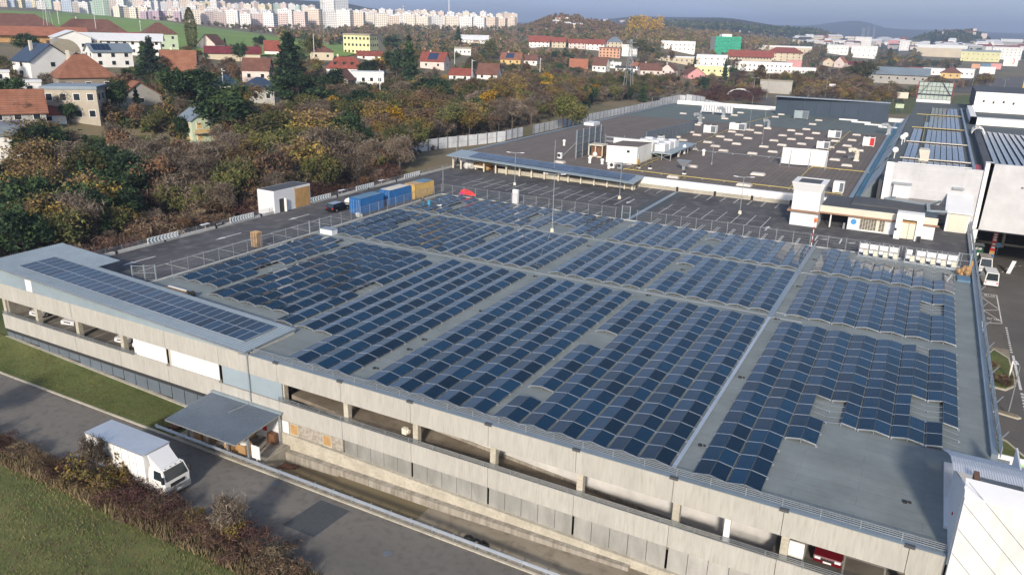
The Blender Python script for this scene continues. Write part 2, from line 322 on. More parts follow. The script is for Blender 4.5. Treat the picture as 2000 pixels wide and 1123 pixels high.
# masonry piece with two boarded windows
b = MB(); b.box(-48.95, -41.45, 46.96, 47.2, -7.0, -5.76); b.build('masonry_infill', two('rough_masonry', (.30,.27,.23), (.40,.37,.32), 3, c3=(.2,.12,.08), s3=5), G)
b = MB(); b.box(-48.9, -47.9, 46.93, 47.0, -7.0, -5.8); b.build('painted_patch', C['white'], G)
for xa in (-47.7, -43.75):
    b = MB(); b.mat(1).box(xa+.12, xa+.93, 46.88, 46.93, -6.85, -5.9); b.mat(0).box(xa, xa+1.05, 46.90, 46.97, -7.0, -5.8); b.build('window', [C['conc_l'], C['woodp']], G)
b = MB(); b.hexa([(-48.95, 46.75, -9.9), (-11, 46.75, -9), (-11, 47.2, -9), (-48.95, 47.2, -9.9)], [(-48.95, 46.75, -7.0), (-11, 46.75, -7.75), (-11, 47.2, -7.75), (-48.95, 47.2, -7.0)]); b.build('base_wall', C['conc_l'], G)
b = MB(); b.box(-11, 8.3, 46.85, 47.2, -9, -7.75); b.build('base_wall', C['conc_l'], G)
# inner ramp seen through the openings
zi = lambda x: -4.4-(x+34)*.077
b = MB(); b.hexa([(-48, 47.72, zi(-48)-.4), (-4.5, 47.72, zi(-4.5)-.4), (-4.5, 50.6, zi(-4.5)-.4), (-48, 50.6, zi(-48)-.4)], [(-48, 47.72, zi(-48)), (-4.5, 47.72, zi(-4.5)), (-4.5, 50.6, zi(-4.5)), (-48, 50.6, zi(-48))]); b.build('inner_ramp', two('ramp_floor', (.16,.13,.10), (.26,.22,.17), .5, .35, .65, .9, c3=(.08,.065,.05), s3=2), G)
b = MB(); b.hexa([(-34, 47.25, -5.5), (-8, 47.25, -5.5), (-8, 47.7, -5.5), (-34, 47.7, -5.5)], [(-34, 47.25, -4.0), (-8, 47.25, -4.0), (-8, 47.7, -4.0), (-34, 47.7, -4.0)]); b.build('ramp_kerb', C['conc_l'], G)
b = MB(); b.box(-34, -4.5, 50.62, 50.8, -8.6, -.5); b.build('inner_wall', M('greyed_white_wall', (.52,.51,.50), .8, var=.15, scale=.6), G)
b = MB(); b.box(-48.2, -34, 50.62, 50.8, -8.6, -.5); b.build('inner_wall', C['beige'], G)
b = MB(); b.hexa([(-34, 50.5, zi(-34)+.0), (-4.6, 50.5, zi(-4.6)), (-4.6, 50.61, zi(-4.6)), (-34, 50.61, zi(-34))], [(-34, 50.5, zi(-34)+.25), (-4.6, 50.5, zi(-4.6)+.25), (-4.6, 50.61, zi(-4.6)+.25), (-34, 50.61, zi(-34)+.25)]); b.build('ramp_kerb', C['conc_d'], G)
b = MB(); b.box(-3.7, -2.5, 47.8, 47.9, -3.9, -2.7); b.build('white_board', C['white'], G)
# right edge upstand and its blue rail, 99 m long
b = MB(); b.box(8.3, 8.75, 61.8, 147, -1.0, .35); b.build('side_upstand', C['roofblue'], G)
railing(G, [(8.9, 62), (8.9, 147)], .1, (.1, .35, .6, .85), 2.5, m=C['roofblue'], name='side_railing', r=.06, post=.08)
b = MB()
for y in range(64, 146, 7): b.bar((8.75, y, .3), (9.5, y+1.2, .9), .07)
b.build('side_brace', C['galv'], G)
# seams and cable trays on the deck, drains
b = MB(); b.box(-12.05, -11.75, 48.2, 85, .03, .10); b.build('cable_tray', C['alu'], G)
b = MB(); b.box(-12.2, -11.6, 83.5, 118.3, .03, .16); b.build('cable_tray', C['roofblue'], G)
for y in (84.4, 103.9):
    b = MB(); b.box(-78, -12, y-.04, y+.04, .02, .06); b.build('cable_pipe', C['alu'], G)
    b = MB(); b.box(-11.6, -8.5, y-.5, y-.42, .03, .09); b.build('cable_pipe', C['alu'], G)
b = MB(); b.box(-11.6, -9, 85.7, 85.8, .03, .09); b.box(-11.6, -9.3, 118.0, 118.1, .03, .1); b.build('cable_pipe', C['alu'], G)
for x, y in ((-25.8, 58.8), (-25.8, 73.5), (-40.6, 58.5), (-39.9, 68.5), (-40.4, 55.7), (-11.1, 52.3), (-11.2, 66.2), (-11.2, 83.6), (-25.9, 83.6), (2.9, 52.0), (-25.4, 96), (-40.5, 82.9), (-11, 97), (-11, 111), (-40.4, 100), (-25.6, 110), (-40.5, 50.6)):
    b = MB(); b.cyl((x, y, 0), (x, y, .12), .16, 7); b.cyl((x+.3, y+.1, 0), (x+.3, y+.1, .1), .10, 6); b.build('roof_drain', C['black'], G)
for x0, x1, y in ((-8, 4.5, 57), (-3, 5.2, 52.2), (0, 5.2, 55)):
    pass
# ================================================================== SOLAR ARRAYS ON THE DECK
PW, PL, TLT = 1.13, 2.14, radians(10)
b = MB(); w, l, e = PW/2, PL/2, .03
b.mat(1).poly([(-w+e, -l+e, .016), (w-e, -l+e, .016), (w-e, l-e, .016), (-w+e, l-e, .016)])
for a, c in (((-w, -l), (w, -l)), ((w, -l), (w, l)), ((w, l), (-w, l)), ((-w, l), (-w, -l))):
    b.mat(0 if a[1] == c[1] else 2)
    ia = (a[0]-e*(1 if a[0] > 0 else -1), a[1]-e*(1 if a[1] > 0 else -1)); ic = (c[0]-e*(1 if c[0] > 0 else -1), c[1]-e*(1 if c[1] > 0 else -1))
    b.poly([(*a, .022), (*c, .022), (*ic, .022), (*ia, .022)]); b.poly([(*a, -.018), (*c, -.018), (*c, .022), (*a, .022)])
b.poly([(-w, -l, -.018), (-w, l, -.018), (w, l, -.018), (w, -l, -.018)])
PVM = b.mesh('solar_panel', [C['alu'], C['pv'], C['frame_d']])
PVM2 = b.mesh('solar_panel', [C['alu'], C['pv'], C['alu']])
Y0 = {1: 48.05, 2: 85.4, 3: 104.75}; NB = {1: 16, 2: 8, 3: 6}; PP = 2.175
full = lambda n, a=0: (a, n)
ARR = {
 ('C', 1): [(6.2, [(10, 16), (6, 8)], [(8, 16)]), (3.8, [(6, 16)], [(10, 15), (6, 8)]), (1.4, [(6, 16)], [(6, 16)]), (-1.0, [(8, 16)], [(6, 16)]), (-3.4, [(4, 16)], [(8, 16), (4, 6)]), (-5.8, [(0, 16)], [(0, 16)]), (-8.2, [(0, 16)], [(0, 16)])],
 ('B', 1): [(x, [(0, 16)], [(0, 16)]) for x in (-12.2, -14.65, -17.1, -19.55, -22.0)]+[(-24.45, [(0, 2), (3, 8), (10, 15)], [(0, 2), (3, 8), (10, 15)])],
 ('A', 1): [(x, [(0, 16)], [(0, 16)]) for x in (-27.5, -29.95, -32.4, -34.85, -37.3)],
 ('Z', 1): [(x, [(0, 16)], [(0, 16)]) for x in (-41.5, -43.95, -46.4)]+[(x, [(3, 16)], [(3, 16)]) for x in (-48.85, -51.3)],
 ('Y', 1): [(-54.2, [(3, 15)], [(3, 8), (10, 15)])]+[(x, [(4, 16)], [(4, 16)]) for x in (-56.65, -59.1, -61.55, -64.0, -66.45)],
 ('X', 1): [(-69.8, [(5, 16)], [(5, 8), (10, 15)])]+[(x, [(5, 16)], [(5, 16)]) for x in (-72.25, -74.7)],
 ('C', 2): [(6.2, [(0, 4), (6, 8)], [(0, 8)]), (3.8, [(0, 8)], [(0, 4), (6, 8)])]+[(x, [(0, 8)], [(0, 8)]) for x in (1.4, -1.0, -3.4, -5.8, -8.2)],
 ('B', 2): [(x, [(0, 8)], [(0, 8)]) for x in (-12.2, -14.65, -17.1, -19.55, -22.0)]+[(-24.45, [(0, 4), (6, 8)], [(0, 4), (6, 8)])],
 ('A', 2): [(x, [(0, 8)], [(0, 8)]) for x in (-27.5, -29.95, -32.4, -34.85, -37.3)],
 ('Z', 2): [(x, [(0, 8)], [(0, 8)]) for x in (-41.5, -43.95, -46.4, -48.85, -51.1)],
 ('Y', 2): [(-53.9, [(0, 8)], [(0, 4), (6, 8)])]+[(x, [(0, 8)], [(0, 8)]) for x in (-56.35, -58.8, -61.25, -63.7, -66.2)],
 ('X', 2): [(-69.4, [(0, 8)], [(0, 4), (6, 8)])]+[(x, [(0, 8)], [(0, 8)]) for x in (-71.85, -74.4)],
 ('C', 3): [(6.2, [(0, 2)], [(0, 4)]), (3.8, [(0, 4)], [(0, 2)]), (1.4, [(0, 4)], [(0, 4)]), (-1.0, [(0, 4)], [(0, 4)]), (-3.4, [(0, 4)], [(0, 4)]), (-5.8, [(0, 6)], [(0, 4)]), (-8.2, [(0, 6)], [(0, 6)])],
 ('B', 3): [(x, [(0, 6)], [(0, 6)]) for x in (-12.3, -14.75, -17.2, -19.6, -22.1)]+[(-24.5, [(0, 2), (4, 6)], [(0, 2), (4, 6)])],
 ('A', 3): [(x, [(0, 6)], [(0, 6)]) for x in (-27.5, -29.95, -32.4, -34.85, -37.3)],
 ('Z', 3): [(-41.5, [(0, 6)], [(0, 6)]), (-43.95, [(0, 6)], [(0, 6)]), (-46.4, [(2, 6)], [(2, 6)]), (-48.75, [(2, 6)], [(2, 6)]), (-51.15, [(0, 6)], [(0, 6)])],
 ('Y', 3): [(-54.1, [(0, 6)], [(0, 2), (4, 6)])]+[(x, [(0, 6)], [(0, 6)]) for x in (-56.5, -58.95, -61.4, -63.85, -66.3)],
 ('X', 3): [(-69.2, [(0, 6)], [(0, 2), (4, 6)])]+[(x, [(0, 6)], [(0, 6)]) for x in (-71.75, -74.2)],
}
WHERE = {'C': 'right of the cable tray', 'B': 'just left of the cable tray', 'A': 'second column left of the cable tray', 'Z': 'third column left of the cable tray', 'Y': 'column beside the one along the left fence', 'X': 'narrow column along the left fence'}
BAND = {1: 'front', 2: 'middle', 3: 'rear'}
for (sec, bd), tents in ARR.items():
    y0 = Y0[bd]; n = NB[bd]
    A = thing('solar_array', '%s block of blue solar panels, %s' % (BAND[bd], WHERE[sec]), 'solar array', (tents[-1][0]-2.3, y0, 0), group='solar arrays on the garage roof')
    ox, oy = A.location.x, A.location.y
    rails, bal = MB(), MB()
    for xe, Lh, Rh in tents:
        xr = xe-PW*cos(TLT)-.02; zl, zr = .13, .13+PW*sin(TLT)
        js = set()
        for half, rngs in ((-1, Lh), (1, Rh)):
            for a, c in rngs:
                for j in range(a, c):
                    o = bpy.data.objects.new('solar_panel', PVM); COL.objects.link(o); o.parent = A
                    cx = xr+half*(PW/2*cos(TLT)+.015)
                    o.location = (cx-ox, PP*(j+.5), (zl+zr)/2)
                    o.rotation_euler = (RS.normal(0, .0025), half*TLT+RS.normal(0, .004), 0)
        lo = min(a for r in (Lh, Rh) for a, c in r); hi = max(c for r in (Lh, Rh) for a, c in r)
        if (sec, bd) == ('C', 3): hi = 6 if xe < 5 else 5
        if (sec, bd) == ('C', 1) and xe == 3.8: hi = 16
        if sec == 'B' and xe < -24: segs = [r for r in Lh]
        elif (sec, bd) == ('C', 1) and xe == 6.2: segs = [(6, 16)]
        elif (sec, bd) == ('C', 1) and xe == -1.0: segs = [(6, 16)]
        else: segs = [(lo, hi)]
        for a, c in segs:
            for j in range(a, c+1):
                yy = y0+PP*j
                rails.bar((xr-1.16, yy, zl-.05), (xr, yy, zr-.05), .035); rails.bar((xr, yy, zr-.05), (xe+.02, yy, zl-.05), .035)
                if j < c:
                    for q in (.5,): rails.bar((xr-1.16, yy+PP*q, zl-.06), (xr, yy+PP*q, zr-.06), .03); rails.bar((xr, yy+PP*q, zr-.06), (xe+.02, yy+PP*q, zl-.06), .03)
                bal.box(xe-.06, xe+.12, yy-.14, yy+.14, .0, .08)
                bal.box(xr-1.27, xr-1.05, yy-.14, yy+.14, .0, .09)
            # end trim plates
            rails.bar((xr, y0+PP*a, 0), (xr, y0+PP*a, zr-.05), .04)
    rails.build('mounting_rail', C['galv'], A, kind='stuff'); bal.build('ballast_block', C['galv'], A, kind='stuff')
# ================================================================== DECK SURFACES: lane and car park
sheet('lane_asphalt', [(-91.3, 47.6), (-77.85, 47.6), (-77.85, 118.45), (-91.3, 118.45)], .012, C['asph_lot'])
sheet('roof_car_park', [(-91.3, 118.45), (8.3, 118.45), (8.3, 147.2), (-91.3, 147.2)], .012, C['asph_lot'])
b = MB(); b.box(-77.85, -77.55, 55, 118.6, 0, .12); b.box(-77.85, 7.0, 118.3, 118.6, 0, .12); tag(b.build('deck_kerb', C['curb']), kind='structure')
b = MB()
def arrow(x, y, L, sg=1, w=.18):      # straight arrow along y
    y0, y1 = (y, y+L*.66) if sg > 0 else (y, y-L*.66)
    b.box(x-w/2, x+w/2, min(y0, y1), max(y0, y1), .016, .02)
    b.hexa([(x-.4, y1, .016), (x+.4, y1, .016), (x, y1+sg*L*.34, .016)][::sg], [(x-.4, y1, .02), (x+.4, y1, .02), (x, y1+sg*L*.34, .02)][::sg])
for y in (59, 73.6, 88, 103): arrow(-86.4, y+4.6, 4.8, -1, .22)
arrow(-45.9, 135.2, 4.6, -1, .2)
arrow(-20.2, 124.5, 3.2, 1, .22); b.box(-20.9, -19.5, 126.2, 126.4, .016, .02); arrow(-86.5, 126, 4.5, -1, .2)
for k in range(14): x = -79.3+2.46*k; b.box(x-.055, x+.055, 128.2, 136.9, .016, .02)
b.box(-79.3, -47.4, 132.4, 132.48, .021, .024)
for k in range(26):
    x = -77.2+2.5*k
    if -45 < x < -38: continue
    b.box(x-.05, x+.05, 118.9, 122.6, .016, .02)
for k in range(12): 
    x = -39.2+2.47*k; b.box(x-.05, x+.05, 118.9, 122.5, .016, .02) if x > -38.6 else None
for x in (-49.0, -46.6, -44.2): b.box(x-.05, x+.05, 142.8, 147, .016, .02)
for k in range(7): x = -36.8+2.47*k; b.box(x-.09, x-.02, 142.5, 147, .016, .02); b.box(x+.09, x+.16, 142.5, 147, .016, .02)
for k in range(8):
    x = -38.5+2.47*k; b.box(x-.05, x+.05, 126.5, 134.6, .016, .02)
b.box(-38.5, -21.2, 130.4, 130.46, .021, .024)
for x in (-12.4, -8.9, -5.3, -1.6, 2.9, 6.9): b.box(x-.1, x+.1, 122.5-((x+12)*.02), 125.6, .016, .02)
b.box(-12.4, -8.9, 125.6, 125.75, .016, .02); b.box(4.6, 6.9, 125.4, 125.52, .016, .02)
for y in (62, 66.2, 70.4, 76, 80.2, 84.4, 89, 93.2): b.box(-82.6, -78.4, y, y+.1, .016, .02)
b.box(-82.6, -82.5, 58, 93.2, .021, .024)
tag(b.build('parking_markings', C['line']), kind='structure')
b = MB()
for x in (-11.2, -7.3, -3.2, 5.0):
    y = 124.0; b.cyl((x, y, .016), (x, y, .021), .35, 10); b.box(x-.6, x+.6, y-.5, y-.3, .0165, .022); b.bar((x, y, .02), (x+.5, y+.9, .02), .2, .01)
tag(b.build('wheelchair_symbol', C['linew']), kind='structure')
sheet('joint_patch', [(-43.3, 118.6), (-39.6, 118.6), (-39.2, 147.0), (-43.0, 147.0)], .020, C['patch'])
b = MB(); b.box(-41.6, -40.9, 118.6, 147.0, .022, .07); tag(b.build('expansion_joint', C['roofblue'], loc=(-41.2, 118.6, 0)), 'blue-grey metal joint cover crossing the rooftop car park', 'cover strip')
b = MB(); b.poly([(-79, 118.9, .0185), (-64, 118.9, .0185), (-61, 122, .0185), (-66, 124.6, .0185), (-80, 124.8, .0185)]); tag(b.build('damp_patch', C['patch']), kind='structure')
b = MB(); b.poly([(-67, 124, .024), (-58, 123.4, .024), (-54, 125.3, .024), (-60, 127.4, .024), (-65, 126.3, .024)]); tag(b.build('dust_patch', two('dusty_asphalt', (.075,.07,.068), (.24,.23,.21), .25, .45, .75)), kind='structure')
# left barrier of the lane
BR = thing('lane_barrier', 'low pale concrete barrier with wire railing along the left lane', 'barrier', (-91.3, 47, 0))
yy = [57.8, 61.5, 69, 78, 87, 96, 105.3, 114.2, 123, 131, 147]
for a, c in zip(yy, yy[1:]): b = MB(); b.box(-91.65, -91.3, a+.15, c-.15, -.6, .38); b.build('barrier_block', C['curb'], BR)
for a in yy[1:-1]: b = MB(); b.box(-91.6, -91.25, a-.15, a+.15, -.5, .46); b.build('rubber_joint', C['black'], BR)
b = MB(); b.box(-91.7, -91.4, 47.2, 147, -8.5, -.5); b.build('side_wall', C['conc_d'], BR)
railing(BR, [(-91.6, 57.8), (-91.6, 147)], .38, (.12, .25, .38, .5, .62), 2.4, r=.022, name='wire_railing')
def chev(y0, y1, n, lab, rev=False):
    o = thing('chevron_board', lab, 'sign', (-91.22, (y0+y1)/2, .35), group='chevron boards along the left lane')
    b = MB(); b.box(-91.24, -91.19, y0, y1, .30, 1.12); b.build('board', C['white'], o)
    w = (y1-y0)/n
    for k in range(n):
        a = y0+w*(k+.18); t = w*(.42-.28*k/n); z0, z1, zm = .36, 1.06, .71
        b = MB()
        for s, zz in ((1, z1), (-1, z0)):
            q = [(a, zm), (a+t, zm), (a+t+w*.4, zz), (a+w*.4, zz)]
            b.hexa([(-91.188, y, z) for y, z in q], [(-91.18, y, z) for y, z in q])
        b.build('chevron', C['teal'], o)
chev(66.2, 71.2, 9, 'white board of blue-green chevrons nearest the metal shed roof')
chev(80.6, 85.4, 9, 'white board of blue-green chevrons between the exit sign and the white hut')
chev(98.3, 103.5, 8, 'white board of blue-green chevrons just beyond the white hut')
chev(110.5, 115.7, 8, 'white board of blue-green chevrons behind the black car and blue container')
chev(125.5, 131, 8, 'farthest white board of blue-green chevrons, behind the yellow container')
def text(s, size, m, loc, rot, parent, name='lettering', ext=.004):
    cu = bpy.data.curves.new(name, 'FONT'); cu.body = s; cu.size = size; cu.extrude = ext; cu.align_x = 'CENTER'; cu.align_y = 'CENTER'
    o = bpy.data.objects.new(name, cu); COL.objects.link(o); cu.materials.append(m)
    me = bpy.data.meshes.new_from_object(o); me.materials.clear(); me.materials.append(m); bpy.data.objects.remove(o); o = bpy.data.objects.new(name, me); COL.objects.link(o); o.parent = parent
    o.location = Vector(loc)-(wloc(parent) if parent else Vector((0, 0, 0))); o.rotation_euler = rot; return o
o = thing('exit_sign', 'small black sign reading EXIT on the lane railing', 'sign', (-91.22, 78.6, .5))
b = MB(); b.box(-91.25, -91.2, 77.8, 79.4, .42, .86); b.build('board', C['black'], o)
text('EXIT', .36, C['white'], (-91.19, 78.75, .64), (pi/2, 0, pi/2), o)
b = MB(); b.hexa([(-91.19, 77.95, .64), (-91.19, 78.2, .52), (-91.19, 78.2, .76)], [(-91.185, 77.95, .64), (-91.185, 78.2, .52), (-91.185, 78.2, .76)]); b.build('arrow_mark', C['white'], o)
for y, l in ((76.2, 'small pale notice lying on the railing beside the exit sign'), (106.8, 'small pale notice on the railing behind the black car'), (118.5, 'small notice with dark lettering on the railing behind the blue containers')):
    b = MB(); b.box(-91.8, -91.2, y-.7, y+.7, 1.0, 1.05); b.bar((-91.5, y, .4), (-91.5, y, 1.0), .05); tag(b.build('notice', C['white_s'], loc=(-91.5, y, .4)), l, 'notice', 'small notices on the lane railing')
# ================================================================== FENCES ROUND THE ARRAYS
def fence(name, label, pts, gaps=(), h=1.95, step=2.42):
    F = thing(name, label, 'fence', (pts[0][0], pts[0][1], 0)); wires = MB(); pm = None
    for p, q in zip(pts, pts[1:]):
        p = Vector((*p, 0)); q = Vector((*q, 0)); L = (q-p).length; n = max(1, round(L/step)); u = (q-p)/n
        for k in range(n+1):
            v = p+u*k
            if pm is None:
                b = MB(); b.bar((0, 0, 0), (0, 0, h), .07); pm = b.mesh('post', C['galv'])
            o = bpy.data.objects.new('post', pm); COL.objects.link(o); o.parent = F; o.location = v-F.location
            if k < n:
                for z in (.1, .5, .9, 1.3, 1.7): wires.bar(v+Vector((0, 0, z)), v+u+Vector((0, 0, z)), .012)
                for z in (h-.08,): wires.bar(v+Vector((0, 0, z)), v+u+Vector((0, 0, z)), .03)
                for i in range(1, 16): w = v+u*i/16; wires.bar(w+Vector((0, 0, .05)), w+Vector((0, 0, h-.08)), .008)
    wires.build('wire_mesh', C['galv'], F, kind='stuff'); return F
fence('lane_fence', 'wire mesh fence with grey posts between the left lane and the solar panels', [(-77.7, 59.2), (-77.7, 83.2)]) 
fence('lane_fence', 'wire mesh fence beside the containers, between lane and solar panels', [(-77.7, 85.6), (-77.7, 118.45)])
fence('car_park_fence', 'wire mesh fence beyond the arrays, from the lane corner to the narrow gate', [(-77.7, 118.45), (-43.3, 118.45)])
fence('car_park_fence', 'wire mesh fence beyond the arrays, from the narrow gate to the inverter racks', [(-39.6, 118.45), (7.0, 118.45)])
def gate(pts, label, h=2.0):
    g = thing('fence_gate', label, 'gate', (*pts[0], 0), group='grey steel gates in the mesh fence')
    for p in pts: b = MB(); b.box(p[0]-.06, p[0]+.06, p[1]-.06, p[1]+.06, 0, h); b.build('gate_post', C['galv_p'], g)
    b = MB()
    for p, q in zip(pts, pts[1:]):
        for z in (.12, h/2, h-.1): b.bar((*p, z), (*q, z), .05)
        for i in range(1, 8): t = i/8; b.bar((p[0]+(q[0]-p[0])*t, p[1]+(q[1]-p[1])*t, .12), (p[0]+(q[0]-p[0])*t, p[1]+(q[1]-p[1])*t, h-.1), .012)
    b.build('gate_leaf', C['galv'], g)
gate([(-79.8, 55.4), (-78.7, 56.2), (-77.8, 57.0)], 'grey steel double gate by the back edge of the metal shed roof')
gate([(-77.7, 83.2), (-77.7, 85.4)], 'grey steel gate in the lane fence beside the low white box')
gate([(-42.2, 118.45), (-40.8, 118.45)], 'tall white-framed gate at the end of the blue-grey joint cover', 2.4)
gate([(6.6, 117.9), (8.1, 117.9)], 'grey steel gate at the right end of the inverter racks', 2.2)
# ================================================================== METAL SHED ROOF WITH PANELS
X0, X1 = -94.2, -52.4
def zr(x, y=47.0): return .32+(x-X1)/(X0-X1)*1.85+(y-47)*.012
R = thing('ramp_roof', 'long twisted corrugated metal roof over the garage ramp, carrying two rows of solar panels', 'roof', (-73, 50, 0))
b = MB(); ny = 44
def strip(xa, xb, ya, yb, n, seg):
    for i in range(n):
        y0 = ya+(yb-ya)*i/n; y1 = ya+(yb-ya)*(i+1)/n; ym = (y0+y1)/2
        prof = [(y0, 0), (y0+(y1-y0)*.35, 0), (y0+(y1-y0)*.5, .07), (y0+(y1-y0)*.85, .07), (y1, 0)]
        for s in range(seg):
            u0 = xa+(xb-xa)*s/seg; u1 = xa+(xb-xa)*(s+1)/seg
            for (p, dz), (q, dq) in zip(prof, prof[1:]):
                b.poly([(u0, p, zr(u0, p)+dz), (u1, p, zr(u1, p)+dz), (u1, q, zr(u1, q)+dq), (u0, q, zr(u0, q)+dq)])
strip(X0, X1, 46.7, 53.2, 24, 10); strip(X0, -83.0, 53.2, 56.3, 11, 3)
b.build('roof_sheet', C['roofblue'], R)
b = MB(); b.hexa([(X0, 46.72, zr(X0)-.15), (X1, 46.72, zr(X1)-.15), (X1, 53.2, zr(X1, 53)-.15), (X0, 53.2, zr(X0, 53)-.15)], [(X0, 46.72, zr(X0)-.05), (X1, 46.72, zr(X1)-.05), (X1, 53.2, zr(X1, 53)-.05), (X0, 53.2, zr(X0, 53)-.05)]); b.build('roof_underside', C['galv_p'], R)
b = MB(); b.bar((X0, 46.62, zr(X0)-.05), (X1, 46.62, zr(X1)-.05), .16); b.bar((-82.9, 53.3, zr(-83, 53)), (X1, 53.3, zr(X1, 53)), .14); b.build('gutter', C['galv'], R)
b = MB()
for k in range(13):
    z = k*.17; xe = X1+(z+.17-.32+.05)/1.85*(X0-X1)
    if z+.17 < .3: xe = X1
    b.hexa([(X0, 46.88, z), (xe, 46.88, z), (xe, 47.0, z), (X0, 47.0, z)], [(X0, 46.985, z+.12), (xe, 46.985, z+.12), (xe, 47.0, z+.12), (X0, 47.0, z+.12)])
b.build('side_cladding', C['galv_p'], R)
b = MB()
for k in range(12): z = k*.17; b.hexa([(X0, 46.9, z), (X0+.05, 46.9, z), (X0+.05, 56.2, z), (X0, 56.2, z)], [(X0+.03, 46.9, z+.16), (X0+.05, 46.9, z+.16), (X0+.05, 56.2, z+.16), (X0+.03, 56.2, z+.16)])
b.build('end_cladding', C['galv_p'], R)
b = MB(); b.box(-86.6, -85.5, 46.86, 46.93, .05, 1.4); b.build('white_hatch', C['white'], R)
b = MB(); b.box(X1-.4, X1, 47.3, 53, 0, .25); b.hexa([(X0, 53.0, 0), (X1, 53.0, 0), (X1, 53.15, 0), (X0, 53.15, 0)], [(X0, 53.0, 1.9), (X1, 53.0, .1), (X1, 53.15, .1), (X0, 53.15, 1.9)]); b.build('roof_support', C['conc'], R)
for i in range(31):
    for j in range(2):
        o = bpy.data.objects.new('solar_panel', PVM2); COL.objects.link(o); o.parent = R
        x = -89.0+1.145*i; y = 49.15+2.16*j; o.location = Vector((x, y, zr(x, y)+.16))-R.location
        o.rotation_euler = (.012, atan((zr(x-1)-zr(x))/1)+RS.normal(0, .002), 0)
b = MB()
for y in (48.4, 49.8, 50.6, 52.0): b.bar((-89.5, y, zr(-89.5, y)+.1), (-54.2, y, zr(-54.2, y)+.1), .05)
b.build('panel_rail', C['alu'], R)
# ================================================================== LOADING DOCK CANOPY
D = thing('dock_canopy', 'grey corrugated lean-to canopy over the loading dock at the garage wall', 'canopy', (-53, 44, -8.2))
b = MB(); n = 34; xa, xb = -57.6, -48.6
def zc(y): return -5.05-(46.9-y)*.085
for i in range(n):
    u0 = xa+(xb-xa)*i/n; u1 = xa+(xb-xa)*(i+1)/n; w = u1-u0
    pr = [(u0, 0), (u0+w*.4, 0), (u0+w*.5, .05), (u0+w*.9, .05), (u1, 0)]
    for (p, dz), (q, dq) in zip(pr, pr[1:]):
        b.poly([(p, 41.2, zc(41.2)+dz), (q, 41.2, zc(41.2)+dq), (q, 46.95, zc(46.95)+dq), (p, 46.95, zc(46.95)+dz)])
b.build('roof_sheet', C['dockroof'], D)
b = MB(); b.hexa([(xa, 41.2, zc(41.2)-.16), (xb, 41.2, zc(41.2)-.16), (xb, 41.35, zc(41.2)-.16), (xa, 41.35, zc(41.2)-.16)], [(xa, 41.2, zc(41.2)-.02), (xb, 41.2, zc(41.2)-.02), (xb, 41.35, zc(41.2)-.02), (xa, 41.35, zc(41.2)-.02)])
b.bar((xa+.1, 41.3, zc(41.3)-.1), (xa+.1, 46.9, zc(46.9)-.1), .12); b.bar((xb-.1, 41.3, zc(41.3)-.1), (xb-.1, 46.9, zc(46.9)-.1), .12); b.build('eaves_beam', C['galv'], D)
b = MB(); b.box(xa-.1, xb+.15, 46.6, 46.97, -5.06, -4.93); b.build('flashing', C['galv_p'], D)
b = MB(); b.bar((-52.5, 46.6, -4.98), (-53.0, 44.6, -5.12), .09); b.build('drain_pipe', C['galv'], D)
for x in (-56.7, -54.1, -51.5, -48.85): b = MB(); b.box(x-.09, x+.09, 42.75, 42.93, -8.2, zc(42.8)-.03); b.build('post', C['galv'], D)
b = MB(); b.box(-48.75, -48.6, 46.5, 46.7, -8.2, -5.1); b.build('post', C['galv'], D)
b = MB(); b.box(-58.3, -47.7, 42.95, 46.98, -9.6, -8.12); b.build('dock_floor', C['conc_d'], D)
b = MB(); b.box(-56.9, -49.0, 46.75, 46.9, -8.1, -5.2); b.build('rear_wall', C['white_s'], D)
for i, (x, y, s, h) in enumerate(((-50.2, 43.7, .9, 1.0), (-50.9, 44.1, 1.0, .8), (-51.9, 43.5, .8, .7), (-54.6, 43.4, .7, .9), (-55.9, 43.6, .9, .7))):
    b = MB(); b.mat(0).box(x-s/2, x+s/2, y-s/2, y+s/2, -8.12, -8.12+h); b.mat(1)
    if i < 3:
        for k in range(4): b.ball((x+RS.uniform(-.25, .25), y+RS.uniform(-.25, .25), -8.1+h), .28, .28, .2, 7, 4)
    tag(b.build('cardboard_bin', [C['card'], C['bag']], loc=(x, y, -8.12)), ['tall cardboard bin of white bags at the right corner of the loading dock', 'cardboard bin of white bags second from the right corner of the dock', 'cardboard bin of white bags beside the third dock post', 'plain cardboard box beside the second dock post from the left', 'plain cardboard box near the left dock post'][i], 'box', 'cardboard containers under the dock canopy')
b = MB(); b.box(-49.9, -49.0, 46.1, 46.6, -8.12, -7.1); tag(b.build('dark_cabinet', C['brown'], loc=(-49.5, 46.3, -8.12)), 'dark brown cabinet against the white dock wall', 'cabinet')
b = MB(); b.box(-50.9, -50.5, 46.6, 46.72, -7.3, -6.4); tag(b.build('red_box', C['red'], loc=(-50.7, 46.65, -7)), 'red box fixed to the white wall inside the dock', 'box')
for i, x in enumerate((-52.4, -53.9, -55.2)):
    b = MB(); b.box(x-.5, x+.5, 45.3, 46.5, -8.1, -7.0); tag(b.build('bundled_goods', C['card'], loc=(x, 45.9, -8.1)), ['bundle of brown goods left of the red box at the back of the dock', 'middle bundle of brown goods at the back of the dock', 'leftmost bundle of brown goods at the back of the dock'][i], 'bundle', 'bundles at the back of the dock')
S = thing('white_sign', 'blank pale sign board on a thin post in front of the dock', 'sign', (-48.0, 42.9, -8.3))
b = MB(); b.bar((-48.0, 42.95, -8.3), (-48.0, 42.95, -6.3), .06); b.build('post', C['white'], S)
b = MB(); b.box(-48.5, -47.5, 42.86, 42.91, -7.6, -6.3); b.build('board', C['white_s'], S)
b = MB()
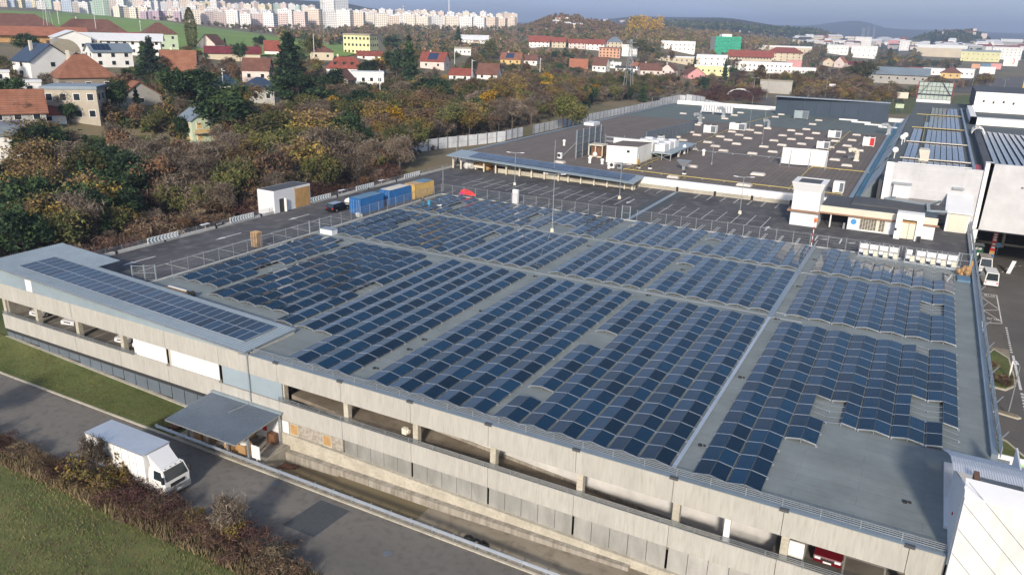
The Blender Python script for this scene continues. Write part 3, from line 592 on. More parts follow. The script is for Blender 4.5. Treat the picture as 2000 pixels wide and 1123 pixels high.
for k in range(4): b.box(-60.2+.3*k, -59.95+.3*k, 43.3, 44.5, -8.25, -7.95+.03*k)
b.bar((-60.6, 43.1, -8.3), (-60.6, 43.1, -7.2), .05); b.bar((-58.8, 44.8, -8.3), (-58.8, 44.8, -7.2), .05); b.bar((-60.6, 43.1, -7.2), (-59, 44.8, -7.2), .04)
tag(b.build('dock_steps', C['rust'], loc=(-59.6, 44, -8.3)), 'rusty steps and handrail left of the dock canopy', 'steps')
# ================================================================== ROAD, PIT, LAWN, MEADOW
sheet('road', [(-260, 34.0), (40, 34.0), (40, 42.3), (-260, 42.3)], -8.3, C['road'])
sheet('asphalt_patch', [(-39.8, 37.6), (-36.6, 37.6), (-36.4, 41.7), (-39.5, 41.7)], -8.292, C['patch'])
b = MB(); b.box(-260, 40, 42.3, 42.52, -8.6, -8.2); tag(b.build('kerb', C['conc_l']), kind='structure')
b = MB(); zlw = lambda x, t: -8.25+t**1.4*(.15+1.35*min(1, max(0, (-58.4-x)/34.1)))+(.06*sin(x*.7+t*5) if 0 < t < 1 else 0)
for i in range(60):
    xs = [-150+91.5*i/60, -150+91.5*(i+1)/60]
    for j in range(6):
        t0, t1 = j/6, (j+1)/6; b.poly([(xs[0], 42.5+4.35*t0, zlw(xs[0], t0)), (xs[1], 42.5+4.35*t0, zlw(xs[1], t0)), (xs[1], 42.5+4.35*t1, zlw(xs[1], t1)), (xs[0], 42.5+4.35*t1, zlw(xs[0], t1))])
tag(b.build('lawn', C['grass'], smooth=True), kind='structure')
b = MB(); b.poly([(-260, 46.9, -6.62), (-92.4, 46.9, -6.72), (-92.4, 58, -6.6), (-260, 58, -6.5)]); tag(b.build('lawn_edge', C['grass']), kind='structure')
b = MB(); b.hexa([(-47.7, 42.95, -11), (-14, 42.95, -11), (-14, 46.8, -11), (-47.7, 46.8, -11)], [(-47.7, 42.95, -9.5), (-14, 42.95, -8.45), (-14, 46.8, -8.45), (-47.7, 46.8, -9.5)]); tag(b.build('loading_pit_floor', C['beige']), kind='structure')
b = MB(); b.box(-14, 40, 42.52, 46.86, -9, -8.42); tag(b.build('apron', C['beige']), kind='structure')
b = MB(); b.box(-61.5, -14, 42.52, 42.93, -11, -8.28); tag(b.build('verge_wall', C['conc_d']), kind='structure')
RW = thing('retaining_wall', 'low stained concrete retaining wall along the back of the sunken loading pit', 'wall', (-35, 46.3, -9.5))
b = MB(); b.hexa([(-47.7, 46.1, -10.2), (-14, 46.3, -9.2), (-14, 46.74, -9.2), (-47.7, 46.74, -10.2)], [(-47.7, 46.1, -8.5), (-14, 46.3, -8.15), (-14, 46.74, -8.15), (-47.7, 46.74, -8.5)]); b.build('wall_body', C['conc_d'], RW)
GR = thing('guard_rail', 'long galvanised crash barrier between the road and the loading pit', 'guard rail', (-60.8, 42.65, -8.3))
prof = [(42.60, -7.95), (42.54, -7.88), (42.60, -7.80), (42.54, -7.72), (42.60, -7.65), (42.66, -7.65), (42.60, -7.72), (42.66, -7.80), (42.60, -7.88), (42.66, -7.95)]
for x in range(-61, 21, 4): b = MB(); b.prismx([(y-.05, z) for y, z in prof], x+.01, x+3.99); b.build('rail_section', C['galv'], GR)
for x in range(-61, 23, 2): b = MB(); b.box(x-.06, x+.06, 42.66, 42.78, -8.3, -7.68); b.build('rail_post', C['galv'], GR)
# lower meadow: gentle grid with tufts
b = MB(); nx, ny2 = 46, 20
def zmead(x, y): return -8.32+max(0, 33.8-y)*.03+.12*sin(x*.35+y*.5)*min(1, max(0, (33.5-y)/2))
for i in range(nx):
    for j in range(ny2):
        xs = [-135+i*3.6, -135+(i+1)*3.6]; ys = [-20+j*2.7, -20+(j+1)*2.7]
        b.poly([(xs[0], ys[0], zmead(xs[0], ys[0])), (xs[1], ys[0], zmead(xs[1], ys[0])), (xs[1], ys[1], zmead(xs[1], ys[1])), (xs[0], ys[1], zmead(xs[0], ys[1]))])
mead = two('meadow_grass', (.085,.11,.034), (.16,.165,.058), .22, .35, .65, .95, c3=(.13,.10,.05), s3=1.1, detail=8, bump=.4, amt3=.7, stretch=(.5, 1.6, 1))
tag(b.build('meadow', mead), kind='structure')
def blades(name, pts, h, w, mats, zf, label_kind='stuff', lean=.35):
    n = len(pts); V = np.zeros((n*3, 3)); F_ = np.arange(n*3).reshape(n, 3)
    a = RS.uniform(0, 2*pi, n); hh = h*RS.uniform(.5, 1.3, n)
    for k in range(3): V[k::3, :2] = pts
    V[0::3, 0] += np.cos(a)*w; V[0::3, 1] += np.sin(a)*w; V[1::3, 0] -= np.cos(a)*w; V[1::3, 1] -= np.sin(a)*w
    l = RS.uniform(-lean, lean, (n, 2)); V[2::3, :2] += l*h
    z = np.array([zf(x, y) for x, y in pts]); V[0::3, 2] = z; V[1::3, 2] = z; V[2::3, 2] = z+hh
    me = bpy.data.meshes.new(name); me.from_pydata(V.tolist(), [], F_.tolist())
    for m in mats: me.materials.append(m)
    me.polygons.foreach_set('material_index', RS.randint(0, len(mats), n).tolist()); me.update()
    o = bpy.data.objects.new(name, me); COL.objects.link(o); o['kind'] = label_kind; return o
gm = [M('grass_blade', (.10,.125,.038), .9, var=.3, scale=.4, big=.3, spec=.1), M('dry_grass_blade', (.20,.165,.09), .9, var=.3, scale=.4, big=.2, spec=.1), M('olive_grass_blade', (.135,.14,.05), .9, var=.3, spec=.1)]
pts = np.stack([RS.uniform(-85, -28, 42000), RS.uniform(12, 34.3, 42000)], 1)
vis = [p for p in pts if -60 < pix((p[0], p[1], -8))[0] < 800 and pix((p[0], p[1], -8))[1] < 1220]
blades('meadow_grass', np.array(vis), .20, .035, gm, zmead)
pts = np.stack([RS.uniform(-110, -58.5, 16000), RS.uniform(42.6, 46.7, 16000)], 1)
blades('lawn_grass', pts, .10, .03, gm[:1]+gm[2:], lambda x, y: zlw(x, (y-42.5)/4.35))
for i, (x, y) in enumerate(((-26.4, 43.9), (-25.6, 43.75), (-25.0, 43.9), (-47.0, 43.3))):
    b = MB(); n = 14
    for k in range(n):
        a0, a1 = 2*pi*k/n, 2*pi*(k+1)/n
        for q in range(6):
            t0, t1 = 2*pi*q/6, 2*pi*(q+1)/6
            f = lambda a, t: ((.34+.13*cos(t))*cos(a), (.34+.13*cos(t))*sin(a), .13*sin(t)+.13)
            b.poly([f(a0, t0), f(a1, t0), f(a1, t1), f(a0, t1)])
    o = b.build('old_tyre', C['black'], smooth=True); tag(o, ['old black tyre lying flat by the crash barrier, left of the group', 'middle old tyre leaning in the group by the crash barrier', 'rightmost old tyre of the group by the crash barrier', 'single old tyre beside the rusty plates at the pit corner'][i], 'tyre', 'old tyres in the loading pit')
    zf = -9.5+(x+47.7)/33.7*1.05; o.location = (x, y, zf+.02); o.rotation_euler = (.5 if i in (1, 2) else .05, .2*(i == 2), i)
for i, (x, y, r) in enumerate(((-46.6, 45.4, .2), (-45.3, 44.9, -.25), (-44.6, 45.9, .6))):
    b = MB(); b.obox((x, y), 1.8, .9, -9.42, -9.34, r); tag(b.build('rusty_plate', C['rust'], loc=(x, y, -9.42)), ['rusty plate nearest the dock on the pit floor', 'middle rusty plate on the pit floor', 'small rusty plate farthest from the dock'][i], 'metal plate', 'rusty plates on the pit floor')
sheet('street', [(8.9, -60), (120, -60), (120, 420), (8.9, 420)], -8.32, C['street'])
# ================================================================== STAIR TOWER AT THE NEAR RIGHT CORNER
T = thing('stair_tower', 'white clad stair tower with curved corrugated roof at the near right corner of the garage', 'tower', (7, 50, -8.3))
b = MB(); b.box(5.5, 9.1, 46.4, 46.9, -8.3, 4.55); b.build('front_wall', two('weathered_white_cladding', (.60,.60,.59), (.70,.70,.69), .5, .35, .65, .6, c3=(.52,.51,.48), s3=1.2, stretch3=(2.5,1,.25), amt3=.5), T)
b = MB()
for z in (-7.2, -5.5, -3.8, -2.1, -.4, 1.3, 3.0, 4.4):
    b.hexa([(5.52, 46.385, z+1.1), (9.08, 46.385, z-2.4), (9.08, 46.399, z-2.4), (5.52, 46.399, z+1.1)], [(5.52, 46.385, z+1.14), (9.08, 46.385, z-2.36), (9.08, 46.399, z-2.36), (5.52, 46.399, z+1.14)])
b.build('panel_joint', C['louvre'], T)
b = MB(); b.hexa([(5.45, 46.3, 4.56), (9.15, 46.3, 4.56), (9.15, 47.6, 5.1), (5.45, 47.6, 5.1)], [(5.45, 46.3, 4.62), (9.15, 46.3, 4.62), (9.15, 47.6, 5.16), (5.45, 47.6, 5.16)]); b.build('sloped_coping', C['white_s'], T)
b = MB(); b.hexa([(5.42, 46.9, -.5), (5.5, 46.9, -.5), (5.5, 54.0, -.5), (5.42, 54.0, -.5)], [(5.42, 46.9, 5.0), (5.5, 46.9, 5.0), (5.5, 54.0, 2.3), (5.42, 54.0, 2.3)]); b.build('side_wall', C['white_s'], T)
b = MB(); b.box(9.1, 9.2, 46.4, 58, -8.3, 3); b.build('far_side_wall', C['white_s'], T)
b = MB(); n = 40; prof = [(50.0, 4.2), (51.4, 4.05), (53.2, 3.6), (55.2, 2.8), (57.2, 1.9), (59.4, .95)]
for i in range(n):
    u0 = 4.95+(10.6-4.95)*i/n; u1 = 4.95+(10.6-4.95)*(i+1)/n
    for (y, z), (y2, z2) in zip(prof, prof[1:]):
        b.poly([(u0, y, z), (u0+(u1-u0)/2, y, z+.05), (u0+(u1-u0)/2, y2, z2+.05), (u0, y2, z2)]); b.poly([(u0+(u1-u0)/2, y, z+.05), (u1, y, z), (u1, y2, z2), (u0+(u1-u0)/2, y2, z2+.05)])
b.build('curved_roof', C['white_s'], T)
b = MB(); b.box(5.2, 10.4, 50.1, 59.0, -.5, .2); b.build('stair_base', C['white_s'], T)
b = MB(); b.box(6.0, 6.3, 47.7, 49.6, 4.25, 4.75); b.build('brown_vent', C['brown'], T)
b = MB(); b.box(5.36, 5.42, 49.2, 49.35, 1.6, 1.75); b.build('red_lamp', C['red'], T)
# ================================================================== VEHICLES
def wheel(x, y, r, w, par, hub=C['galv']):
    b = MB(); b.cyl((x, y-w/2, r), (x, y+w/2, r), r, 14); o = b.build('wheel', C['black'], par); b = MB(); b.cyl((x, y-w/2-.01, r), (x, y+w/2+.01, r), r*.55, 10); b.build('rim', hub, o); return o
def car(label, paint, loc, rz, est=False, cat='car', group=None, L=4.4, W=1.78, Hh=1.45, van=False):
    c = thing('parked_car', label, cat, (0, 0, 0), group=group)
    l, w = L/2, W/2
    # nose towards +x
    if van: up = [(-l+.05, .95), (-l+.12, Hh), (l-1.55, Hh), (l-.75, .98), (l-.1, .85)]
    elif est: up = [(-l+.05, .85), (-l+.35, Hh-.03), (l-1.9, Hh), (l-1.15, .92), (l-.1, .72)]
    else: up = [(-l+.05, .82), (-l+.75, Hh-.08), (-l+1.5, Hh), (l-1.95, Hh-.04), (l-1.15, .92), (l-.1, .70)]
    low = [(-l, .3), (-l, .75)]; body = [(-l, .28), (-l, .78)]+[(-l+.05, .85)]+[(l-1.15, .92), (l-.1, .72), (l, .55), (l, .28)]
    b = MB()
    for s0, s1, k0, k1 in ((-w, w, 1, 1),):
        b.hexa([(x, w, z) for x, z in body], [(x, -w, z) for x, z in body])
    wi = w-.16; ro = [p for p in up if p[1] > .95 or van and p[1] > .97]
    roof = [(x, z) for x, z in up if z > 1.0]
    cab = [up[0]]+roof+[up[len(roof)+1]]
    n = len(b.v)
    base = w-.03
    A_ = [(x, (base if z < 1.0 else wi), z) for x, z in cab]; B_ = [(x, -(base if z < 1.0 else wi), z) for x, z in cab]
    b.hexa(A_, B_); b.build('body', paint, c)
    # glass: front, rear, sides set proud
    def gl(p, q, nm, k=.86):
        (x0, z0), (x1, z1) = p, q; y0 = (base if z0 < 1 else wi)*k; y1 = (base if z1 < 1 else wi)*k
        dx, dz = x1-x0, z1-z0; Ln = hypot(dx, dz); nx_, nz_ = dz/Ln*.012, -dx/Ln*.012
        if nx_*(1 if nm == 'windscreen' else -1) < 0: nx_, nz_ = -nx_, -nz_
        a0, a1 = .1, .92
        pa = (x0+dx*a0+nx_, z0+dz*a0+nz_); pb = (x0+dx*a1+nx_, z0+dz*a1+nz_)
        g = MB(); g.poly([(pa[0], -y0, pa[1]), (pa[0], y0, pa[1]), (pb[0], y1, pb[1]), (pb[0], -y1, pb[1])]); g.build(nm, C['glass'], c)
    gl(cab[-1], cab[-2], 'windscreen'); gl(cab[0], cab[1], 'rear_window')
    for s in (-1, 1):
        g = MB(); zt, zb = Hh-.12, .98
        xs = [cab[0][0]+.35, cab[1][0]+.25, cab[-2][0]-.05, cab[-1][0]-.35]
        yb = s*(base-.0+.004-(zb-.9)*.2); yt = s*(wi+.02)
        g.poly([(xs[0], s*(base-.015), zb), (xs[1], yt, zt), (xs[2], yt, zt), (xs[3], s*(base-.015), zb)]); g.build('side_window', C['glass'], c)
        for x in (-l+.8, l-.85):
            b2 = wheel(x, s*(w-.08), .31, .2, c)
        h = MB(); h.box(l-.12, l+.01, s*(w-.45), s*(w-.08), .52, .68); h.build('headlight', C['white_s'], c)
        h = MB(); h.box(-l-.01, -l+.05, s*(w-.35), s*(w-.05), .62, .8); h.build('tail_light', C['red'], c)
    h = MB(); h.box(l-.02, l+.015, -.26, .26, .33, .45); h.build('number_plate', C['white'], c)
    h = MB(); h.box(l-.03, l+.008, -.45, .45, .5, .62); h.build('grille', C['black'], c)
    move(c, loc, rz); return c
car('black estate car parked on the left lane in front of the blue container', C['blackcar'], (-84.4, 97.4, .015), pi/2, est=True)
car('white car behind the first opening at the left end of the garage', C['silver'], (-88.6, 50.4, -4.09), -pi/2+.1)
car('white car half hidden behind the second column of the garage', C['silver'], (-83.2, 50.6, -4.09), -pi/2+.25, est=True)
car('white car parked nose out left of the fourth garage column', C['silver'], (-73.3, 50.4, -4.09), -pi/2+.1)
car('white car right of the fourth garage column, beside the white boards', C['silver'], (-70.3, 50.4, -4.09), -pi/2+.05)
car('dark red car parked nose out in the lower garage opening at the right', C['redcar'], (-1.0, 50.2, -4.09), -pi/2)
car('silver minivan with a blue-tinted rear window parked on the street right of the garage', C['white_s'], (13.0, 144.2, -8.3), pi/2+.08, van=True, L=5.4, W=2.05, Hh=2.35, cat='van', group='vans parked beside the garage')
car('white van parked nose towards the camera behind the silver minivan', C['silver'], (12.6, 152.2, -8.3), -pi/2+.05, van=True, L=5.4, W=2.05, Hh=2.4, cat='van', group='vans parked beside the garage')
# box truck, nose to +x
K = thing('box_truck', 'white box truck with air deflector driving along the road past the loading dock', 'truck', (-56, 36.3, -8.3))
b = MB(); b.box(-59.9, -52.4, 35.05, 37.6, -7.35, -4.6); b.build('cargo_box', C['white'], K)
b = MB(); b.box(-59.95, -52.35, 35.0, 37.65, -7.42, -7.3); b.box(-59.95, -52.35, 35.0, 37.65, -4.66, -4.56); b.build('box_trim', C['alu'], K)
b = MB()
for x in np.arange(-58.9, -52.5, .92): b.box(x-.02, x+.02, 35.035, 35.05, -7.3, -4.66)
b.build('panel_seam', C['galv'], K)
b = MB(); b.box(-59.2, -52.6, 35.06, 35.1, -7.75, -7.42); b.build('side_guard', C['galv'], K)
b = MB(); b.box(-59.93, -59.9, 35.3, 36.3, -7.2, -4.8); b.box(-59.93, -59.9, 36.35, 37.35, -7.2, -4.8); b.build('rear_door', C['white_s'], K)
b = MB(); b.box(-59.5, -50.4, 35.7, 36.9, -7.75, -7.4); b.build('chassis', C['dark'], K)
b = MB(); b.hexa([(-52.15, 35.12, -7.75), (-50.2, 35.12, -7.75), (-50.2, 37.5, -7.75), (-52.15, 37.5, -7.75)], [(-52.15, 35.12, -6.6), (-50.12, 35.12, -6.6), (-50.12, 37.5, -6.6), (-52.15, 37.5, -6.6)])
b.hexa([(-52.15, 35.12, -6.6), (-50.12, 35.12, -6.6), (-50.12, 37.5, -6.6), (-52.15, 37.5, -6.6)], [(-52.1, 35.25, -5.65), (-50.55, 35.25, -5.62), (-50.55, 37.37, -5.62), (-52.1, 37.37, -5.65)]); b.build('cab', C['white'], K)
b = MB(); b.poly([(-50.10, 35.25, -6.55), (-50.10, 37.37, -6.55), (-50.50, 37.27, -5.70), (-50.50, 35.35, -5.70)]); b.build('windscreen', C['glass'], K)
for s, y in ((-1, 35.11), (1, 37.51)):
    b = MB(); yi = y-s*.10; b.poly([(-51.5, y, -6.55), (-50.35, y, -6.55), (-50.65, yi, -5.78), (-51.5, yi, -5.78)]); b.build('side_window', C['glass'], K)
    b = MB(); b.box(-50.3, -50.1, y+s*.05, y+s*.22, -6.6, -6.0); b.build('mirror', C['black'], K)
    b = MB(); b.box(-50.16, -50.08, y-s*.5-.16, y-s*.5+.16, -7.55, -7.4); b.build('headlight', C['white_s'], K)
    for x in (-51.2, -57.4):
        b = MB(); b.mat(0).cyl((x, y-s*.02, -7.83), (x, y-s*.42, -7.83), .47, 14); b.mat(1).cyl((x, y, -7.83), (x, y-s*.1, -7.83), .22, 10); b.build('wheel', [C['black'], C['galv']], K)
b = MB(); b.hexa([(-52.1, 35.4, -5.63), (-50.9, 35.4, -5.60), (-50.9, 37.2, -5.60), (-52.1, 37.2, -5.63)], [(-52.2, 35.3, -4.62), (-52.1, 35.3, -4.62), (-52.1, 37.3, -4.62), (-52.2, 37.3, -4.62)]); b.build('air_deflector', C['white_s'], K)
b = MB(); b.box(-50.12, -50.08, 35.6, 37.0, -7.15, -6.85); b.build('grille', C['black'], K)
b = MB(); b.box(-50.2, -50.02, 35.15, 37.47, -7.8, -7.3); b.build('bumper', C['galv'], K)
b = MB(); b.box(-50.03, -50.0, 36.05, 36.55, -7.65, -7.52); b.build('number_plate', C['white'], K)
b = MB()
for k in range(4): b.bar((-50.62, 35.6+.5*k, -5.6), (-50.5, 35.6+.5*k, -5.6), .05)
b.build('marker_light', C['black'], K)
# ================================================================== THINGS ON THE LANE
HU = thing('white_hut', 'white flat-roofed hut with a wood-boarded end on the left lane', 'hut', (-92.3, 94.4, 0))
def PXv(px, py, x): d = ray(px, py); t = x/d.x; return Vector((x, d.y*t, H+d.z*t))
hx0, hx1, hy0, hy1, hz = -94.8, -91.15, 89.9, 98.3, 3.55
b = MB(); b.box(hx0, hx1, hy0, hy1, -.4, hz); b.build('wall', C['white_s'], HU)
b = MB(); b.box(hx0, hx1, hy0, hy1, hz, hz+.06); b.mat(1); b.box(hx0+.15, hx1-.15, hy0+.15, hy1-.15, hz+.061, hz+.08); b.build('roof', [C['white'], C['grey_roof']], HU)
b = MB(); b.box(hx1+.004, hx1+.06, 94.7, 98.1, .1, hz-.25); b.build('wood_panel', C['woodp'], HU)
b = MB(); b.box(hx1+.004, hx1+.03, 91.0, 92.0, 0, 2.2); b.build('doorway', C['dark'], HU)
b = MB(); b.box(hx1+.02, hx1+.5, 92.05, 92.12, 0, 2.2); b.build('door_leaf', C['white'], HU)
b = MB(); b.box(hx1+.01, hx1+.02, 94.55, 94.68, 0, hz); b.build('wood_trim', C['wood'], HU)
def container(label, paint, top, x0, x1, y0, y1, h=2.6, patch=None):
    c = thing('shipping_container', label, 'container', ((x0+x1)/2, y0, 0), group='shipping containers on the left lane')
    b = MB(); n = 22
    for xs, sg in ((x1, 1), (x0, -1)):
        for k in range(n):
            a = y0+.15+(y1-y0-.3)*k/n; w = (y1-y0-.3)/n
            for p, q, d0, d1 in ((0, .3, 0, 0), (.3, .5, 0, -.05), (.5, .8, -.05, -.05), (.8, 1, -.05, 0)):
                pp = [(xs+sg*d0, a+w*p, .12), (xs+sg*d1, a+w*q, .12), (xs+sg*d1, a+w*q, h-.1), (xs+sg*d0, a+w*p, h-.1)]; b.poly(pp if sg > 0 else pp[::-1])
    b.poly([(x0, y1, .12), (x1, y1, .12), (x1, y1, h-.1), (x0, y1, h-.1)][::-1]); b.box(x0+.06, x1-.06, y0+.06, y1-.06, .1, h-.1); b.build('side_wall', paint, c)
    b = MB()
    for x in (x0+.02, x1-.13):
        for y in (y0, y1-.12): b.box(x, x+.12, y, y+.12, 0, h)
    for x in (x0+.02, x1-.12): b.box(x, x+.1, y0, y1, .02, .14); b.box(x, x+.1, y0, y1, h-.1, h)
    for y in (y0, y1-.1): b.box(x0, x1, y, y+.1, .02, .14); b.box(x0, x1, y, y+.1, h-.1, h)
    b.build('corner_frame', paint, c)
    b = MB(); b.box(x0+.05, x1-.05, y0+.05, y1-.05, h-.06, h-.02); b.build('roof', top, c)
    for s in (0, 1):
        a = x0+.1+(x1-x0-.2)*s/2; b = MB(); b.box(a+.02, a+(x1-x0-.2)/2-.02, y0-.03, y0+.04, .15, h-.12); dr = b.build('door', paint, c)
        for k in (.3, .7): b = MB(); b.cyl((a+(x1-x0)/2*k, y0-.06, .2), (a+(x1-x0)/2*k, y0-.06, h-.2), .025, 5); b.build('lock_bar', C['galv'], dr)
container('dark blue shipping container with a faded blue-grey top nearest the black car', C['blue'], C['blue2'], -81.75, -79.3, 97.1, 103.1)
container('dark blue shipping container with a pale cream top between the other two', C['blue'], C['cream'], -81.9, -79.45, 105.2, 111.2)
container('yellow shipping container partly topped with blue sheet, farthest of the three', C['yel'], C['wood'], -81.3, -78.85, 111.7, 117.7)
b = MB(); b.box(-81.25, -78.9, 114.6, 117.65, 2.6, 2.64); tag(b.build('blue_sheet', C['blue2'], loc=(-80, 116, 2.6)), 'faded blue sheet lying on the yellow container', 'sheet')
def heap(name, label, cat, c, rx, ry, rz_, m, n=9, seed=1, group=None):
    r = np.random.RandomState(seed); b = MB()
    for k in range(n): b.ball((c[0]+r.uniform(-rx, rx)*.6, c[1]+r.uniform(-ry, ry)*.6, c[2]+r.uniform(.1, .8)*rz_), rx*r.uniform(.3, .55), ry*r.uniform(.3, .55), rz_*r.uniform(.3, .5), 7, 4)
    return tag(b.build(name, m, loc=c), label, cat, group)
heap('plastic_heap', 'heap of crumpled white plastic behind the nearest blue container', 'plastic sheeting', (-86.6, 103.5, 0), 1.5, 1.0, .9, C['white'], 10, 3)
heap('white_sack', 'white sack lying by the fence in front of the nearest blue container', 'sack', (-78.4, 95.7, 0), .7, .7, .75, C['bag'], 6, 5)
b = MB(); b.box(-76.75, -74.5, 84.35, 85.6, 0, .75); b.mat(1).box(-76.8, -74.45, 84.3, 85.65, .75, .80); tag(b.build('low_box', [C['white_s'], C['roofblue']], loc=(-75.6, 85, 0)), 'long low white box with a blue-grey lid by the fence gate', 'box')
Q = thing('pallet_stack', 'tall stack of wooden pallets behind the lane fence', 'pallet stack', (-79.1, 74.2, 0))
for k in range(13):
    b = MB(); z = k*.165
    for x in (-.5, 0, .5): b.box(-79.1+x-.06, -79.1+x+.06, 73.7, 74.7, z, z+.09)
    for j in range(5): b.box(-79.7, -78.5, 73.7+j*.225, 73.83+j*.225, z+.09, z+.115)
    b.build('pallet', C['wood'], Q)
PA = thing('pallet_load', 'low pallet of roofing blocks with pale timber beside the metal shed roof', 'pallet', (-72, 56.2, 0))
b = MB(); r0 = radians(-2)
for i in range(9):
    for j in range(2): b.obox((-74.0+.42*i, 55.0+.4*j), .38, .36, .1, .36, r0)
b.build('block', C['wood'], PA); b = MB(); b.obox((-72.3, 55.7), 3.6, .22, .3, .42, r0); b.build('timber', C['white_s'], PA)
b = MB(); b.obox((-70.2, 55.4), .9, .12, .25, .55, r0); b.cyl((-69.6, 55.3, .35), (-69.6, 55.45, .35), .35, 12); b.build('black_coil', C['black'], PA)
# person by the containers
def person(label, loc, rz, c_leg, c_top, helmet=None):
    t = thing('person', label, 'person', loc, rz)
    J = [(0, 0, .95, .14), (0, 0, 1.15, .13), (0, .01, 1.38, .165), (0, .01, 1.5, .07), (0, .03, 1.60, .095), (0, .02, 1.72, .085),
         (-.20, .01, 1.42, .06), (-.27, .03, 1.16, .05), (-.24, .16, .97, .042), (.20, .01, 1.42, .06), (.28, .02, 1.15, .05), (.27, .08, .92, .042),
         (-.10, 0, .85, .10), (-.12, .04, .48, .07), (-.13, 0, .09, .05), (-.13, .14, .04, .045), (.10, 0, .85, .10), (.13, .02, .48, .07), (.15, -.04, .09, .05), (.15, .11, .04, .045)]
    E_ = [(0,1),(1,2),(2,3),(3,4),(4,5),(2,6),(6,7),(7,8),(2,9),(9,10),(10,11),(0,12),(12,13),(13,14),(14,15),(0,16),(16,17),(17,18),(18,19)]
    me = bpy.data.meshes.new('body'); me.from_pydata([j[:3] for j in J], E_, []); o = bpy.data.objects.new('body', me); COL.objects.link(o); o.parent = t
    s = o.modifiers.new('skin', 'SKIN'); sv = me.skin_vertices[0] if me.skin_vertices else None
    if not me.skin_vertices:
        bpy.context.view_layer.objects.active = o; o.select_set(True); bpy.ops.object.modifier_remove(modifier='skin'); bpy.ops.object.modifier_add(type='SKIN')
    for i, j in enumerate(J): me.skin_vertices[0].data[i].radius = (j[3], j[3]*.85)
    me.skin_vertices[0].data[0].use_root = True
    su = o.modifiers.new('sub', 'SUBSURF'); su.levels = 1; su.render_levels = 2
    m = bpy.data.materials.new('clothes'); m.use_nodes = True; n = m.node_tree; L = n.links.new; g = n.nodes.new('ShaderNodeTexCoord'); sp = n.nodes.new('ShaderNodeSeparateXYZ'); r = n.nodes.new('ShaderNodeValToRGB')
    r.color_ramp.interpolation = 'CONSTANT'; e = r.color_ramp.elements; e[0].color = (.02, .02, .02, 1); e[1].position = .06; e[1].color = (*c_leg, 1)
    for p_, c_ in ((.5, c_top), (.79, (.42, .24, .17))): q = e.new(p_); q.color = (*c_, 1)
    mr = n.nodes.new('ShaderNodeMath'); mr.operation = 'MULTIPLY'; mr.inputs[1].default_value = .53; L(g.outputs['Object'], sp.inputs[0]); L(sp.outputs[2], mr.inputs[0]); L(mr.outputs[0], r.inputs[0]); L(r.outputs[0], n.nodes['Principled BSDF'].inputs['Base Color'])
    me.materials.append(m)
    b = MB(); b.ball((0, .02, 1.73), .115, .13, .10, 10, 6); b.box(-.07, .07, .12, .2, 1.68, 1.70); b.build('helmet' if helmet else 'hair', helmet or C['brown'], t)
    b = MB(); b.box(-.05, -.03, .115, .125, 1.62, 1.635); b.box(.03, .05, .115, .125, 1.62, 1.635); b.build('eyes', C['dark'], t)
    move(t, loc, rz)
person('person in blue trousers, dark jacket and white helmet standing at the blue containers', P(826, 404), .6, (.03, .16, .30), (.03, .03, .04), C['white'])
for i, (x, y) in enumerate(((P(836, 402)), (P(818, 407)))[:2] if False else [(P(838, 401).x, P(838, 401).y)]):
    b = MB(); b.cyl((x, y, 0), (x, y, .9), .3, 12); b.cyl((x, y, .42), (x, y, .46), .32, 12); tag(b.build('blue_drum', M('blue_drum_plastic', (.05, .25, .40), .5), loc=(x, y, 0)), 'blue drum beside the person at the fence', 'drum')
heap('white_bundle', 'small white bundle on the kerb right of the person', 'bundle', tuple(P(858, 404)), .45, .45, .4, C['bag'], 5, 8)
# ================================================================== ROOFTOP CAR PARK: lamps, tarpaulin, cabinet, canopy
def lamp(x, y, h, label, z=0, arms=((1, 0), (-1, 0)), al=1.3, base=True, ang=.3, r=.07):
    o = thing('street_lamp', label, 'street lamp', (x, y, z), group='tall lamp posts on the roof and round the site')
    b = MB(); b.cyl((x, y, z+.3), (x, y, z+h), r, 8, r*.6); b.build('pole', C['galv'], o)
    if base: b = MB(); b.cyl((x, y, z), (x, y, z+.55), .32, 10, .26); b.build('concrete_foot', C['cream'], o)
    for ax, ay in arms:
        ca, sa = cos(ang), sin(ang); dx, dy = ax*ca-ay*sa, ax*sa+ay*ca
        b = MB(); b.bar((x, y, z+h-.05), (x+dx*al, y+dy*al, z+h+.08), .07); ao = b.build('arm', C['galv'], o)
        b = MB(); b.bar((x+dx*al*.75, y+dy*al*.75, z+h+.04), (x+dx*(al+.45), y+dy*(al+.45), z+h+.1), .24, .09); b.build('lamp_head', C['white_s'], ao)
    return o
lamp(-48.35, 104.6, 8.9, 'tall double-armed lamp post standing among the solar panels')
lamp(-48.4, 133.8, 6.4, 'double-armed lamp post in front of the right end of the rooftop canopy')
lamp(-26.4, 134.3, 6.4, 'double-armed lamp post at the right of the rooftop car park, before the entrance pavilion')
lamp(-70.5, 133.9, 6.4, 'double-armed lamp post in front of the left part of the rooftop canopy')
lamp(-77.9, 119.3, 5.2, 'short single lamp post at the corner of the mesh fence', arms=(), base=False)
lamp(-92.6, 147.5, 5.5, 'thin red and white pole behind the left barrier', arms=(), base=False)
rp_ = thing('marker_pole', 'thin red and white striped pole at the fence near the cable tray', 'pole', (-12.4, 118.7, 0))
for k in range(8): b = MB(); b.cyl((-12.4, 118.7, k*.5), (-12.4, 118.7, k*.5+.5), .06, 7); b.build('pole_band', C['red'] if k % 2 else C['white'], rp_)
TP = thing('tarpaulin_heap', 'long low heap under bright red tarpaulin on the rooftop car park by the fence', 'tarpaulin', (-73.6, 121.2, 0))
